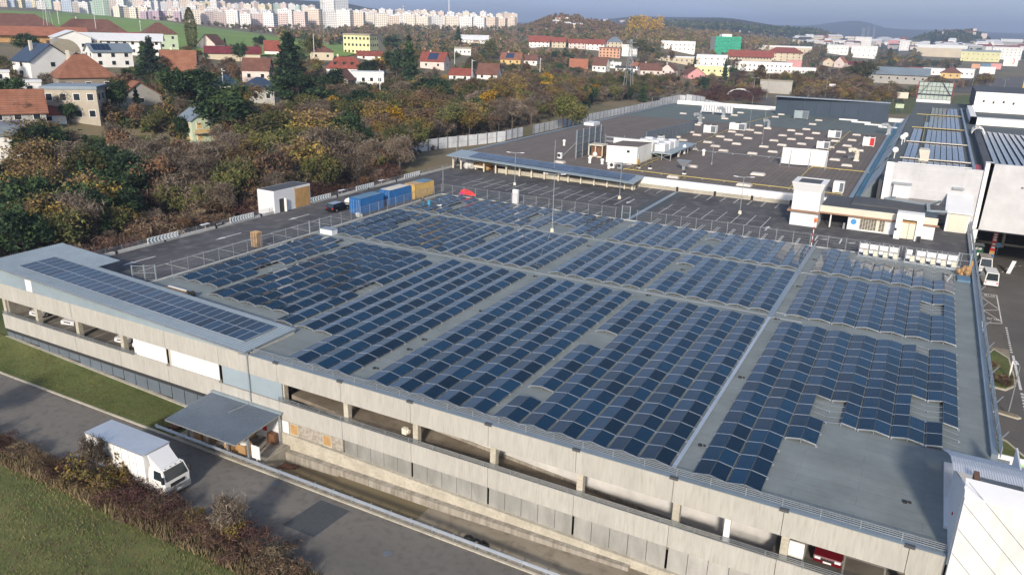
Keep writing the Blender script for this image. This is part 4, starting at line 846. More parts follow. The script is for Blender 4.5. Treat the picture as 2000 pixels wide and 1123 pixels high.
b = MB(); s = [(-1.9, .5, .55), (-1.2, .8, .85), (-.4, .75, .8), (.5, .7, .75), (1.3, .55, .6), (2.2, .12, .2)]
rings = []
for x, w, h in s:
    rings.append([(-73.6+x*.93+w*.3*0, 121.2-x*.28+w*cos(a), h*sin(a)) for a in [pi*k/7 for k in range(8)]])
for r0_, r1_ in zip(rings, rings[1:]):
    for k in range(7): b.poly([r0_[k], r0_[k+1], r1_[k+1], r1_[k]])
b.poly(rings[0]); b.build('cover', M('red_tarpaulin', (.75, .03, .025), .5, var=.2, scale=3), TP, smooth=True)
b = MB(); b.box(-74.9, -74.0, 120.2, 120.9, 0, .3); b.build('pink_bag', M('pink_plastic', (.6, .03, .2), .5), TP)
WC = thing('switch_cabinet', 'tall narrow white cabinet standing at the fence behind the solar panels', 'cabinet', (-62.5, 119.2, 0))
b = MB(); b.box(-63.0, -62.0, 118.9, 119.5, .1, 2.5); b.build('body', C['white'], WC); b = MB(); b.box(-62.95, -62.05, 118.87, 118.895, .2, 2.4); b.build('door', C['white_s'], WC); b = MB(); b.box(-63.0, -62.0, 118.9, 119.5, 0, .1); b.build('base', C['curb'], WC)
# canopy over the ramp at the far edge
CP = thing('car_park_canopy', 'long low sheet-metal canopy with solar panels along the far edge of the rooftop car park', 'canopy', (-70, 144, 0))
xa, xb = -91.4, -48.4
def zk(x, y): t = (x-xa)/(xb-xa); return 3.0-1.35*t+(y-141)*(.07+.01*t)
b = MB(); n = 20
for i in range(n):
    u0 = xa+(xb-xa)*i/n; u1 = xa+(xb-xa)*(i+1)/n
    b.hexa([(u0, 141.2, zk(u0, 141.2)-.12), (u1, 141.2, zk(u1, 141.2)-.12), (u1, 147.6, zk(u1, 147.6)-.12), (u0, 147.6, zk(u0, 147.6)-.12)], [(u0, 141.2, zk(u0, 141.2)), (u1, 141.2, zk(u1, 141.2)), (u1, 147.6, zk(u1, 147.6)), (u0, 147.6, zk(u0, 147.6))])
b.build('roof_sheet', C['galv_p'], CP)
for i in range(32):
    x0 = -86.5+1.14*i
    for j in range(2):
        b = MB(); y0 = 142.7+2.2*j
        b.hexa([(x0, y0, zk(x0, y0)+.05), (x0+1.1, y0, zk(x0+1.1, y0)+.05), (x0+1.1, y0+2.15, zk(x0+1.1, y0+2.15)+.05), (x0, y0+2.15, zk(x0, y0+2.15)+.05)], [(x0, y0, zk(x0, y0)+.1), (x0+1.1, y0, zk(x0+1.1, y0)+.1), (x0+1.1, y0+2.15, zk(x0+1.1, y0+2.15)+.1), (x0, y0+2.15, zk(x0, y0+2.15)+.1)])
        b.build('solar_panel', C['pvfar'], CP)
for x in (-90.8, -88.8, -83.0, -80.1, -77.5, -74.3, -71.5, -68.5, -65.3, -63.1, -60.3, -57.4, -54.6, -50.9, -49.3):
    b = MB(); b.box(x-.14, x+.14, 143.1, 143.38, 0, zk(x, 143)-.1); b.build('post', C['cream'], CP)
b = MB(); b.hexa([(-80, 144.0, 0), (-49, 144.0, -1), (-49, 144.3, -1), (-80, 144.3, 0)], [(-80, 144.0, .9), (-49, 144.0, .9), (-49, 144.3, .9), (-80, 144.3, .9)]); b.build('ramp_parapet', C['conc_l'], CP)
b = MB(); b.hexa([(-80, 147.2, -.5), (-49, 147.2, -2), (-49, 147.35, -2), (-80, 147.35, -.5)], [(-80, 147.2, 2.2), (-49, 147.2, 1.8), (-49, 147.35, 1.8), (-80, 147.35, 2.2)]); b.build('ramp_wall', C['conc_l'], CP)
heap('rubble_bags', 'pile of white rubble bags under the left end of the rooftop canopy', 'bags', (-88.0, 145.2, 0), 1.6, 1.0, 1.9, C['bag'], 10, 2)
heap('timber_heap', 'heap of brown timber and boards beside the rubble bags under the canopy', 'timber pile', (-84.9, 145.8, 0), 2.3, 1.1, 1.5, C['woodp'], 10, 4)
b = MB(); b.box(-86.2, -83.4, 144.3, 145.6, .5, .95); b.box(-86.0, -85.8, 144.4, 145.5, 0, .5); b.box(-83.8, -83.6, 144.4, 145.5, 0, .5); tag(b.build('trailer', C['cream'], loc=(-84.8, 145, 0)), 'low pale flatbed trailer under the canopy left of the second post', 'trailer')
heap('scrap_heap', 'dark scrap heap under the canopy right of the second post', 'scrap', (-81.6, 145.6, 0), 1.3, .9, 1.3, C['rust'], 8, 6)
# white parapet wall behind the car park
FW = thing('parapet_wall', 'long white parapet wall between the rooftop car park and the big dark roof', 'wall', (-35, 147.4, 0))
b = MB(); b.box(-49, -18, 147.2, 147.5, -.4, .75); b.build('lower_wall', C['conc_l'], FW)
b = MB(); b.box(-92, -9.4, 147.35, 147.65, .75, 2.0); b.build('upper_wall', C['white'], FW)
b = MB(); b.box(-92, -9.4, 147.3, 147.95, 2.0, 2.06); b.build('coping', C['white_s'], FW)
for x in (-41.4, -34.0, -27.0, -20.0): b = MB(); b.box(x-.2, x+.2, 146.95, 147.15, 0, .9); b.build('rubber_joint', C['black'], FW)
railing(FW, [(-49, 147.1), (-18.5, 147.1)], .1, (.3, .6, .95), 2.4, r=.02, name='wire_railing')
# ================================================================== ENTRANCE PAVILION
KI = thing('entrance_pavilion', 'low pale entrance pavilion with a square tower and white portal on the rooftop car park', 'building', (-6, 133, 0))
b = MB(); b.box(-17.65, -13.4, 131.2, 136.2, 0, 5.7); b.build('tower_wall', C['white_s'], KI)
b = MB(); b.hexa([(-17.65, 131.2, 5.7), (-13.3, 131.2, 5.7), (-13.3, 136.2, 5.7), (-17.65, 136.2, 5.7)], [(-18.0, 130.8, 7.0), (-12.95, 130.8, 7.0), (-12.95, 136.6, 7.0), (-18.0, 136.6, 7.0)]); b.build('tower_crown', C['white_s'], KI)
b = MB(); b.box(-18.05, -12.9, 130.75, 131.35, 7.0, 7.1); b.box(-18.05, -12.9, 136.05, 136.65, 7.0, 7.1); b.box(-18.05, -17.2, 131.35, 136.05, 7.0, 7.1); b.box(-13.75, -12.9, 131.35, 136.05, 7.0, 7.1); b.build('crown_coping', C['white'], KI)
b = MB(); b.box(-17.2, -13.75, 131.35, 136.05, 7.0, 7.03); b.build('tower_roof', C['grey_roof'], KI)
band = M('brown_band', (.28, .16, .10), .7)
b = MB(); b.box(-18.2, -13.1, 130.6, 131.18, 2.35, 2.6); b.box(-18.2, -17.68, 131.18, 136, 2.35, 2.6); b.build('tower_band', band, KI)
b = MB(); b.box(-13.85, -13.3, 131.1, 131.19, .9, 1.6); b.build('orange_notice', M('orange_print', (.6, .2, .08), .6), KI)
b = MB(); b.box(-9.0, 3.5, 133.1, 142.5, 0, 3.1); b.build('main_wall', C['white_s'], KI)
b = MB(); b.box(-13.38, 3.7, 132.9, 133.08, 2.35, 3.45); b.build('fascia', C['cream'], KI)
b = MB(); b.box(-13.38, 4.0, 132.6, 132.88, 2.2, 2.42); b.build('brown_band', band, KI)
b = MB(); b.box(-13.38, 3.6, 133.08, 143.5, 3.1, 3.3); b.build('flat_roof', C['grey_roof'], KI)
b = MB(); b.box(-9.2, 4.6, 137.3, 143.8, 3.3, 3.6); b.build('raised_roof', C['grey_roof'], KI)
b = MB(); b.box(-11.7, -11.5, 133.0, 133.2, 0, 2.3); b.build('post', C['white_s'], KI)
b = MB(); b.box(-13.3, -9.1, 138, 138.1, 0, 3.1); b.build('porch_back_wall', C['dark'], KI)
b = MB(); b.box(-9.6, -9.3, 132.9, 133.2, 0, 1.0); b.build('bin', C['galv'], KI)
b = MB(); b.cyl((-8.1, 133.09, 1.35), (-8.1, 133.05, 1.35), .42, 16); b.build('blue_round_sign', M('bright_blue_print', (.02, .25, .6), .5), KI)
b = MB(); b.bar((-8.35, 133.04, 1.2), (-7.9, 133.04, 1.6), .1, .02); b.build('white_swoosh', C['white'], KI)
b = MB()
for i in range(9):
    for j in range(9):
        if i == 6: continue
        b.box(-7.1+.4*i, -6.78+.4*i, 133.0, 133.09, .35+.21*j, .48+.21*j)
b.build('glass_block', C['dark'], KI, kind='stuff')
b = MB(); b.box(-7.2, -3.4, 133.07, 133.095, .25, 2.25); b.build('block_window_frame', C['cream'], KI)
b = MB(); b.box(-2.0, -1.15, 130.8, 133, 0, 4.1); b.box(.9, 1.75, 130.8, 133, 0, 4.1); b.box(-1.15, .9, 130.8, 133, 3.15, 4.1); b.build('portal', C['white'], KI)
for x in (-1.13, -.10): b = MB(); b.box(x, x+.98, 131.2, 131.3, .1, 2.6); b.build('door', C['cream'], KI)
b = MB(); b.box(-1.15, .9, 131.1, 133, 2.62, 2.85); b.build('door_canopy', C['woodp'], KI)
b = MB(); b.box(-2.05, -1.7, 130.72, 130.79, 1.3, 1.7); b.build('notice', C['dark'], KI)
b = MB(); b.box(1.3, 1.8, 130.2, 130.6, 0, .9); b.build('litter_bin', C['black'], KI)
GL = thing('link_skylight', 'low blue-framed glazed roof between the pavilion and the white mall wall', 'glass roof', (0, 145, 3.4))
b = MB(); q = [(-4.6, 143.9), (0.2, 151.5), (4.6, 149.0), (2.0, 142.5)]; b.hexa([(x, y, 3.5) for x, y in q], [(x, y, 3.7) for x, y in q]); b.build('roof_glazing', brickmat('tinted_glazing', (.05,.035,.03), (.09,.06,.04), (.12,.14,.15), .8, .5, .06, rough=.2, off=0), GL)
for (x, y), (x2, y2) in zip(q, q[1:]+q[:1]): b = MB(); b.bar((x, y, 3.7), (x2, y2, 3.7), .3); b.build('blue_frame', C['roofblue'], GL)
b = MB(); b.bar((2.0, 142.5, 3.8), (2.2, 136.8, 3.8), .5, .3); b.bar((2.2, 136.8, 3.8), (4.8, 137.6, 3.8), .3); b.build('blue_gutter', C['roofblue'], GL)
b = MB(); b.box(.6, 3.4, 134.2, 136.6, 3.3, 3.7); tag(b.build('roof_plant', C['navy'], loc=(2, 135, 3.3)), 'dark blue roof unit behind the right end of the white portal', 'roof unit')
GB = thing('garage_hut', 'pale garage hut with a big roller door and grey sloping roof, right of the pavilion', 'hut', (6.7, 141, 0))
b = MB(); b.box(5.0, 8.2, 141, 147, 0, 3.1); b.build('wall', C['white_s'], GB)
b = MB(); b.box(5.35, 8.05, 140.93, 140.99, .1, 2.9); b.build('roller_door', C['cream'], GB)
b = MB(); b.hexa([(4.6, 140.6, 3.1), (8.5, 140.6, 3.1), (8.5, 147.0, 5.0), (4.6, 147.0, 5.0)], [(4.6, 140.6, 3.3), (8.5, 140.6, 3.3), (8.5, 147.0, 5.2), (4.6, 147.0, 5.2)]); b.build('sloping_roof', C['white_s'], GB)
# ================================================================== INVERTER RACKS
def rack(x0, n, miss, label):
    o = thing('inverter_rack', label, 'equipment rack', (x0, 116.8, 0), group='inverter racks by the far fence'); w = 1.27
    b = MB()
    for k in range(n+1): b.bar((x0+w*k, 116.8, 0), (x0+w*k, 116.8, 2.1), .09)
    b.bar((x0, 116.8, .12), (x0+w*n, 116.8, .12), .09); b.bar((x0, 116.75, 1.15), (x0+w*n, 116.75, 1.15), .05)
    for k in range(n+1): b.bar((x0+w*k, 116.8, .1), (x0+w*k, 117.7, .1), .07)
    b.build('rack_frame', C['alu'], o)
    for k in range(n):
        a = x0+w*k+.1
        for i in range(2 if k in miss else 3): b = MB(); b.box(a+.36*i, a+.34+.36*i, 116.4, 116.72, 1.3, 1.95); b.build('inverter', C['white'], o)
        b = MB(); b.box(a-.02, a+.5, 116.4, 116.7, .72, 1.1); b.build('inverter', C['white'], o)
        b = MB(); b.box(a+.55, a+1.1, 116.45, 116.7, .35, 1.1); b.build('junction_box', C['cream'], o)
rack(-5.8, 4, (), 'left rack of white inverter boxes, four bays wide, before the far fence')
rack(.15, 5, (0,), 'right rack of white inverter boxes, five bays wide, before the far fence')
b = MB(); b.box(-5.9, 6.6, 116.3, 117.2, .0, .06); tag(b.build('cable_duct', C['roofblue'], loc=(0, 117, 0)), 'flat blue-grey cable duct under the inverter racks', 'cable duct')
b = MB(); b.box(6.6, 8.1, 110.9, 113.4, 0, .25); tag(b.build('blue_tarpaulin', C['blue2'], loc=(7.3, 112, 0)), 'blue tarpaulin lying by the right edge of the deck', 'tarpaulin')
heap('builders_waste', 'pile of brown builders waste between the blue tarpaulin and the gate', 'waste pile', (7.2, 114.4, 0), .9, 1.2, 1.0, C['card'], 10, 9)
b = MB(); b.bar((7.6, 113.4, .2), (8.2, 115.2, 1.5), .25, .06); b.bar((8.0, 113.9, .2), (8.2, 116, 1.7), .2, .05); tag(b.build('loose_boards', C['woodp'], loc=(7.8, 114, 0)), 'two brown boards leaning on the side railing beside the waste pile', 'boards')
# ================================================================== BIG DARK ROOF
ZF = 1.9
BF = thing('mall_hall', 'huge low building with a dark bitumen roof dotted with skylights behind the car park', 'building', (-50, 148, -8.3))
b = MB(); b.box(-93.5, -8.8, 147.7, 259, -8.3, ZF); b.build('roof', C['far_roof'], BF)
b = MB(); b.hexa([(-93.5, 259, -8.3), (-8.8, 259, -8.3), (-8.8, 311, -8.3), (-55, 316.5, -8.3), (-92.5, 316.5, -8.3)], [(-93.5, 259, ZF), (-8.8, 259, ZF), (-8.8, 311, ZF), (-55, 316.5, ZF), (-92.5, 316.5, ZF)]); b.build('green_roof', C['far_roof_g'], BF)
b = MB(); b.box(-94.0, -93.4, 147.7, 316, ZF-.6, ZF+.35); b.build('roof_edge', C['roofblue'], BF)
b = MB(); b.box(-92.5, -52, 316.6, 317.1, ZF-1, ZF+1.5); b.build('rear_parapet', C['white'], BF)
for i in range(5): b = MB(); b.hexa([(-33+4.6*i, 303-5.5*i, ZF), (-27+4.6*i, 303-5.5*i, ZF), (-27+4.6*i, 305-5.5*i, ZF), (-33+4.6*i, 305-5.5*i, ZF)], [(-33+4.6*i, 303-5.5*i, ZF+.5), (-27+4.6*i, 303-5.5*i, ZF+.5), (-27+4.6*i, 305-5.5*i, ZF+.3), (-33+4.6*i, 305-5.5*i, ZF+.3)]); b.build('strip_skylight', C['white_s'], BF)
def dome(x, y, w=1.2, m=None):
    b = MB(); b.hexa([(x-w, y-w*.55, ZF), (x+w, y-w*.55, ZF), (x+w, y+w*.55, ZF), (x-w, y+w*.55, ZF)], [(x-w*.82, y-w*.42, ZF+.42), (x+w*.82, y-w*.42, ZF+.42), (x+w*.82, y+w*.42, ZF+.42), (x-w*.82, y+w*.42, ZF+.42)]); return b
dm = dome(0, 0).mesh('skylight', C['sky_l'], (0, 0, 0))
gx = [(-29.5, 220.8), (-33.5, 214.9), (-37.0, 208.4), (-44.1, 209.2), (-47.7, 215.7), (-51.3, 221.5), (-18.5, 211.2), (-22.2, 219), (-14.9, 203.5), (-57.9, 220.8), (-61.3, 226)]
sk_pts = [(-36.9, 194.3), (-33.2, 200.5), (-36.9, 208.4), (-33.5, 214.9), (-29.4, 220.8), (-37, 222.9), (-33.4, 229.3), (-29.4, 234.9), (-37, 236.4), (-33.5, 243.3), (-29.5, 248.9), (-37, 251.2), (-33.5, 257.6), (-29.3, 206.5),
 (-44, 194.5), (-51.2, 192.4), (-47.7, 201.2), (-44.1, 209.2), (-51.3, 207.4), (-47.8, 215.7), (-44.1, 223), (-51.4, 221.5), (-47.8, 229.1), (-44.2, 237.5), (-51.3, 235.2), (-47.8, 243.6), (-44.1, 251.3), (-51.4, 249.2), (-47.9, 257.7),
 (-18.3, 196.8), (-14.9, 189.3), (-18.5, 211.4), (-18.4, 225), (-22.3, 233.3), (-18.5, 238.7), (-18.6, 253), (-14.9, 203.5), (-14.9, 217.5), (-22.1, 219), (-22.2, 204.5), (-15, 231.5),
 (-57.9, 220.8), (-61.3, 226), (-64.8, 232.5), (-64.8, 246.1), (-58, 207), (-58, 235), (-61.4, 212.5), (-62.3, 296.2), (-62.1, 285.2), (-62.1, 271.2), (-48.7, 290), (-48.6, 300.8), (-34, 289.1), (-34, 274.3), (-78.6, 277.8), (-69.5, 268)]
SKG = []
for i, (x, y) in enumerate(sk_pts):
    o = bpy.data.objects.new('skylight', dm); COL.objects.link(o); o.parent = BF; o.location = Vector((x, y, ZF))-BF.location-Vector((0, 0, ZF))+Vector((0, 0, 0)); o.location = Vector((x, y, 0))-Vector((BF.location.x, BF.location.y, BF.location.z))
for x, y in ((-44, 166.1), (-29.7, 165), (-29.5, 151), (-43.5, 150.8), (-75.2, 156), (-72, 163), (-77.5, 162), (-74.5, 170), (-79.5, 170.5), (-81, 180), (-76.5, 179), (-69.8, 153.5)):
    o = bpy.data.objects.new('skylight', dm); COL.objects.link(o); o.parent = BF; o.location = Vector((x, y, 0))-BF.location
    if x < -70: o.scale = (1, .8, .6)
    if x > -30: o.scale = (1.2, 1.5, 1)
def pipe(pts, label, m=C['yellow'], r=.075, z=ZF+.25, dbl=0):
    o = thing('roof_pipe', label, 'pipe', (pts[0][0], pts[0][1], ZF)); b = MB()
    for off in ((0, dbl) if dbl else (0,)):
        for p, q in zip(pts, pts[1:]): b.bar((p[0]+off, p[1]+off, z), (q[0]+off, q[1]+off, z), r*1.6)
    b.build('pipe_run', m, o)
    b = MB()
    for p, q in zip(pts, pts[1:]):
        L = hypot(q[0]-p[0], q[1]-p[1])
        for k in range(int(L/4)+1): t = k/max(1, int(L/4)); b.box(p[0]+(q[0]-p[0])*t-.12, p[0]+(q[0]-p[0])*t+.12, p[1]+(q[1]-p[1])*t-.12, p[1]+(q[1]-p[1])*t+.12, ZF, z)
    b.build('pipe_support', C['galv'], o)
pipe([(-55, 153.5), (-42.4, 152.6), (-12, 152.2)], 'yellow gas pipe running along the front of the dark roof, behind the white parapet', r=.09)
pipe([(-54.5, 153.8), (-54.5, 195)], 'yellow gas pipe running back past the white plant room', r=.08)
pipe([(-53.0, 153.8), (-53.4, 260), (-50, 290)], 'second yellow pipe running far back across the dark roof', r=.09)
pipe([(-42.4, 152.5), (-41.8, 148.9)], 'short yellow branch pipe at the front parapet', dbl=.9)
pipe([(-21.4, 152.2), (-21.5, 183)], 'yellow pipe running from the front pipe to the white curved screen', r=.1)
pipe([(-21.4, 190), (-21.3, 262)], 'yellow pipe behind the white curved screen running to the far units', r=.1)
pipe([(-21.4, 182), (-9.8, 182)], 'yellow pipe between the white curved screen and the blue channel', r=.1)
pipe([(-62, 190), (-28, 190.5)], 'thin grey cable line across the middle of the dark roof', m=C['galv'], r=.05)
# plant room and screens
PR = thing('plant_room', 'white clad plant room with a brown roof on the dark roof', 'plant room', (-59, 160.7, ZF))
q = [(-61.9, 160.7), (-55.3, 162.2), (-55.1, 171.5), (-61.7, 170.0)]
b = MB(); b.hexa([(x, y, ZF) for x, y in q], [(x, y, 5.6) for x, y in q]); b.build('wall', brickmat('white_cladding', (.72,.71,.68), (.70,.69,.66), (.5,.5,.48), 30, .45, .02, axes='xz'), PR)
b = MB(); b.hexa([(x, y, 5.6) for x, y in q], [(x, y, 5.66) for x, y in q]); b.build('roof', C['far_roof'], PR)
b = MB(); b.obox((-57.2, 161.7), .6, .1, 4.3, 4.8, .22); b.build('window', C['glass'], PR)
b = MB(); b.box(-55.32, -55.22, 163.0, 163.9, ZF, 4.0); b.build('door', C['white_s'], PR); b = MB(); b.box(-55.3, -54.9, 162.2, 163.0, ZF, 2.9); b.build('yellow_box', C['yel'], PR)
b = MB(); b.box(-64.5, -55, 171.6, 172.0, ZF, 5.9); b.mat(1).box(-64.4, -60, 171.5, 171.58, ZF+.5, 4.6); tag(b.build('white_screen_wall', [C['white'], C['galv_p']], loc=(-60, 172, ZF)), 'long white screen wall just behind the plant room', 'wall')
LS = thing('louvre_screen', 'tall blue-grey acoustic screen on steel posts left of the plant room', 'screen', (-69.5, 165, ZF))
for k in range(7):
    y0 = 160.8+2.35*k; b = MB(); b.box(-69.5, -69.35, y0+.05, y0+2.3, ZF+.3, 8.1-k*.06); b.build('screen_panel', C['louvre'], LS)
for k in range(5):
    y0 = 160.8+3.6*k; b = MB(); b.box(-69.28, -69.08, y0-.1, y0+.1, ZF, 8.3); b.build('post', C['galv'], LS)
b = MB()
for z in (3.4, 5.0, 6.6): b.bar((-69.2, 160.8, z), (-69.2, 176.5, z), .08)
b.bar((-72.8, 160.8, ZF), (-69.3, 160.8, 5.5), .12); b.build('rail', C['galv'], LS)
b = MB(); b.box(-72.0, -69.5, 171, 175, 8.2, 8.9); b.build('antenna_frame', C['white_s'], LS)
LS2 = thing('louvre_screen', 'second blue-grey ribbed screen, farther back behind the white screen wall', 'screen', (-58, 200, ZF))
for k in range(12): b = MB(); y0 = 186+3.6*k; b.box(-61.5+k*.02, -61.3+k*.02, y0+.05, y0+3.55, ZF, ZF+4.2-.1*k); b.build('screen_panel', C['louvre'], LS2)
b = MB()
for z in (3.2, 4.2): b.box(-71, -61.6, 183, 183.2, z, z+.35)
for x in (-71, -66, -61.7): b.box(x-.1, x+.1, 183, 183.2, ZF, 5)
tag(b.build('pipe_bridge', C['galv'], loc=(-66, 183, ZF)), 'grey steel pipe bridge between the two blue-grey screens', 'pipe bridge')
CS = thing('curved_screen', 'freestanding white ribbed screen, slightly bent, in the middle of the dark roof', 'screen', (-23, 181.7, ZF))
pts = [(-28, 181.7), (-26.2, 181.3), (-24.6, 181.4), (-23, 181.9), (-21, 182.2), (-18.4, 181.6)]
for p, q in zip(pts, pts[1:]):
    n = 3
    for k in range(n):
        a = (p[0]+(q[0]-p[0])*k/n, p[1]+(q[1]-p[1])*k/n); c = (p[0]+(q[0]-p[0])*(k+1)/n, p[1]+(q[1]-p[1])*(k+1)/n)
        b = MB(); b.bar(((a[0]), a[1], 4.1), ((c[0]), c[1], 4.1), .12, 3.6); b.build('screen_panel', C['white'], CS)
for x, y in ((-28, 181.7), (-26, 181.2), (-22, 181.8), (-18.5, 181.5)): b = MB(); b.bar((x, y-.2, ZF), (x, y-.15, 5.7), .1); b.bar((x, y-1.6, ZF), (x, y-.2, 4.2), .08); b.build('post', C['galv'], CS)
for p in ((-31, 184.5), (-30.6, 183.5)): b = MB(); b.bar((p[0], p[1], ZF), (-28, 181.8, 5.6), .1); b.build('stay', C['galv'], CS)
def unit(x, y, lx, ly, h, *a_, **k_): return unit_(x, y, lx*.85, ly*.85, h*.85, *a_, **k_)
def unit_(x, y, lx, ly, h, label, cat='air conditioner', m=C['white'], fans=2, face=C['louvre'], z=ZF):
    o = thing('air_handler', label, cat, (x, y, z), group='air-conditioning units on the dark roof')
    b = MB(); b.box(x-lx/2, x+lx/2, y-ly/2, y+ly/2, z+.25, z+h); b.build('casing', m, o)
    b = MB(); b.box(x-lx/2+.1, x-lx/2+.3, y-ly/2, y+ly/2, z, z+.25); b.box(x+lx/2-.3, x+lx/2-.1, y-ly/2, y+ly/2, z, z+.25); b.build('skid', C['galv'], o)
    for k in range(fans):
        cx = x-lx/2+lx*(k+.5)/fans; b = MB(); b.cyl((cx, y, z+h), (cx, y, z+h+.15), min(lx/fans, ly)*.38, 12); b.build('fan', C['dark'], o)
    b = MB(); b.box(x+lx*.1, x+lx/2-.1, y-ly/2-.03, y-ly/2, z+.4, z+h-.15); b.build('grille', face, o)
    return o
unit(-12.9, 154.2, 2.2, 2.0, 2.6, 'tall white unit behind the pavilion tower', fans=0)
unit(-56.0, 228, 4.2, 2.6, 2.8, 'white unit with dark grilles left of the second yellow pipe', fans=2)
unit(-51.0, 241, 5.5, 2.8, 2.6, 'long white unit beside the second yellow pipe, behind the one with dark grilles', fans=1)
unit(-62, 196, 4.6, 2.6, 2.6, 'low white unit with an open side duct near the chiller deck', fans=2)
unit(-23.5, 241, 4.0, 2.6, 2.6, 'white unit left of the rear yellow pipe, farther of the two')
unit(-23.3, 215, 3.6, 2.4, 2.4, 'white unit left of the rear yellow pipe, nearer of the two')
unit(-13.5, 228.5, 3.4, 2.6, 3.0, 'white unit with a red side panel at the right of the dark roof', face=C['red'])
unit(-40.2, 291.5, 5.5, 3.4, 3.4, 'big pale unit at the far edge, before the navy screen wall', m=C['galv_p'])
b = MB()
for k in range(12): b.box(-74.3+.95*k, -73.6+.95*k, 286, 287.2, ZF+.9, ZF+3.0)
b.box(-74.6, -63, 285.8, 287.4, ZF+.6, ZF+.8)
for x in (-74.4, -70, -66, -63.2): b.box(x-.1, x+.1, 285.9, 286.1, ZF, ZF+.6)
tag(b.build('condenser_bank', C['white_s'], loc=(-69, 286.5, ZF)), 'row of white condenser units on a frame at the far green roof', 'condenser bank')
def duct(x, y, label, flip=1, m=C['galv'], s=1.0):
    o = thing('vent_duct', label, 'duct', (x, y, ZF), group='bent metal ducts on the dark roof'); b = MB(); pts = [(0, 0), (0, 2.0), (-.35*flip, 2.7), (-1.2*flip, 2.9), (-2.2*flip, 2.6)]
    for p, q in zip(pts, pts[1:]): b.bar((x+p[0]*s, y, ZF+p[1]*s), (x+q[0]*s, y, ZF+q[1]*s), 1.0*s)
    b.build('duct_run', m, o); b = MB(); b.box(x-.7*s, x+.7*s, y-.6*s, y+.6*s, ZF, ZF+.25); b.build('duct_base', C['white_s'], o)
duct(-65.5, 252, 'bent grey duct at the edge of the green-grey roof, left of the white units')
duct(-64.5, 279, 'bent grey duct beside the row of white condensers')
duct(-44.5, 255, 'small bent duct with a teal top between the skylights', s=.8)
duct(-10.5, 262, 'bent grey duct at the far right of the dark roof')
duct(-13.8, 199, 'pale leaning duct at the right of the dark roof', m=C['cream'], s=.9)
def vent(x, y, label, h=1.5, z=ZF):
    b = MB(); b.cyl((x, y, z), (x, y, z+h*.7), .3, 9); b.cyl((x, y, z+h*.7), (x, y, z+h), .5, 9, .25); tag(b.build('roof_vent', C['white'], loc=(x, y, z)), label, 'vent', 'mushroom vents on the dark roof')
vent(-46.3, 184.2, 'white mushroom vent inside a dark stain in the middle of the dark roof'); vent(-51, 184, 'white mushroom vent right of the chiller deck', 2.2); vent(-50.7, 178.5, 'short white vent in front of the one beside the chiller deck')
vent(-80, 178, 'white mushroom vent among the skylights behind the canopy'); vent(-58.2, 153, 'grey louvred vent in front of the plant room', 1.3); vent(-61.5, 157.5, 'small round vent before the left corner of the plant room', 1.2); vent(-64.3, 157.2, 'small grey vent left of the plant room', 1.5)
for i, (x, y) in enumerate(((-53.1, 157.4), (-50.8, 158.2), (-42.8, 156.2))):
    b = MB(); b.box(x-.35, x+.35, y-.3, y+.3, ZF, ZF+.25); b.mat(1).ball((x, y, ZF+.45), .28, .28, .3, 8, 5); tag(b.build('black_vent', [C['white'], C['black']], loc=(x, y, ZF)), ['black-capped vent right at the corner of the plant room', 'black-capped vent right of the yellow corner pipes', 'black-capped vent in front of the grey funnel'][i], 'vent', 'black-capped vents')
b = MB(); x, y = -44.5, 161.5; b.hexa([(x-.3, y-.3, ZF), (x+.3, y-.3, ZF), (x+.3, y+.3, ZF), (x-.3, y+.3, ZF)], [(x-.3, y-.3, ZF+.7), (x+.3, y-.3, ZF+.7), (x+.3, y+.3, ZF+.7), (x-.3, y+.3, ZF+.7)]); b.hexa([(x-.35, y-.3, ZF+.7), (x+.35, y-.3, ZF+.7), (x+.35, y+.3, ZF+.7), (x-.35, y+.3, ZF+.7)], [(x-1.5, y-.8, ZF+2.0), (x+1.5, y-.8, ZF+2.0), (x+1.5, y+.8, ZF+2.0), (x-1.5, y+.8, ZF+2.0)]); tag(b.build('grey_funnel', C['galv'], loc=(x, y, ZF)), 'grey funnel-shaped hood standing alone on the dark roof', 'vent hood')
CH = thing('chiller_deck', 'raised steel deck of white cooling fans right of the plant room', 'chiller', (-53, 180, ZF))
b = MB(); b.box(-55.2, -50.2, 171, 192, ZF+1.4, ZF+1.65); b.build('deck', C['galv_p'], CH)
b = MB()
for x in (-55, -52.5, -50.4):
    for y in (171.2, 178, 185, 191.8): b.box(x-.1, x+.1, y-.1, y+.1, ZF, ZF+1.4)
b.bar((-55, 171.2, ZF), (-50.4, 171.2, ZF+1.4), .1); b.bar((-55, 171.2, ZF+1.4), (-50.4, 171.2, ZF), .1); b.build('legs', C['galv'], CH)
for i in range(3):
    for j in range(3):
        x, y = -59.3+2.9*i, 174+4.0*j; b = MB(); b.box(x-1.2, x+1.2, y-1.6, y+1.6, ZF+1.7, ZF+3.2); b.cyl((x, y, ZF+3.2), (x, y, ZF+3.5), 1.0, 12); b.build('fan_unit', C['white_s'], CH)
TC = thing('timber_crate', 'open pinkish timber frame around equipment left of the plant room', 'crate', (-66, 167, ZF))
b = MB()
for x in (-68.1, -66.5, -64.8):
    for y in (165.6, 168.6): b.box(x-.1, x+.1, y-.1, y+.1, ZF, 4.6)
b.box(-68.2, -64.7, 165.5, 168.7, 4.5, 4.75); b.box(-68.2, -64.7, 165.5, 165.7, ZF, ZF+.3); b.build('frame', C['cream'], TC); b = MB(); b.box(-67.8, -65.1, 166.3, 168.4, ZF, 4.3); b.build('equipment', C['brown'], TC); b = MB(); b.ball((-66.4, 165.2, ZF+.7), .6, .5, .6); b.build('white_tank', C['white'], TC)
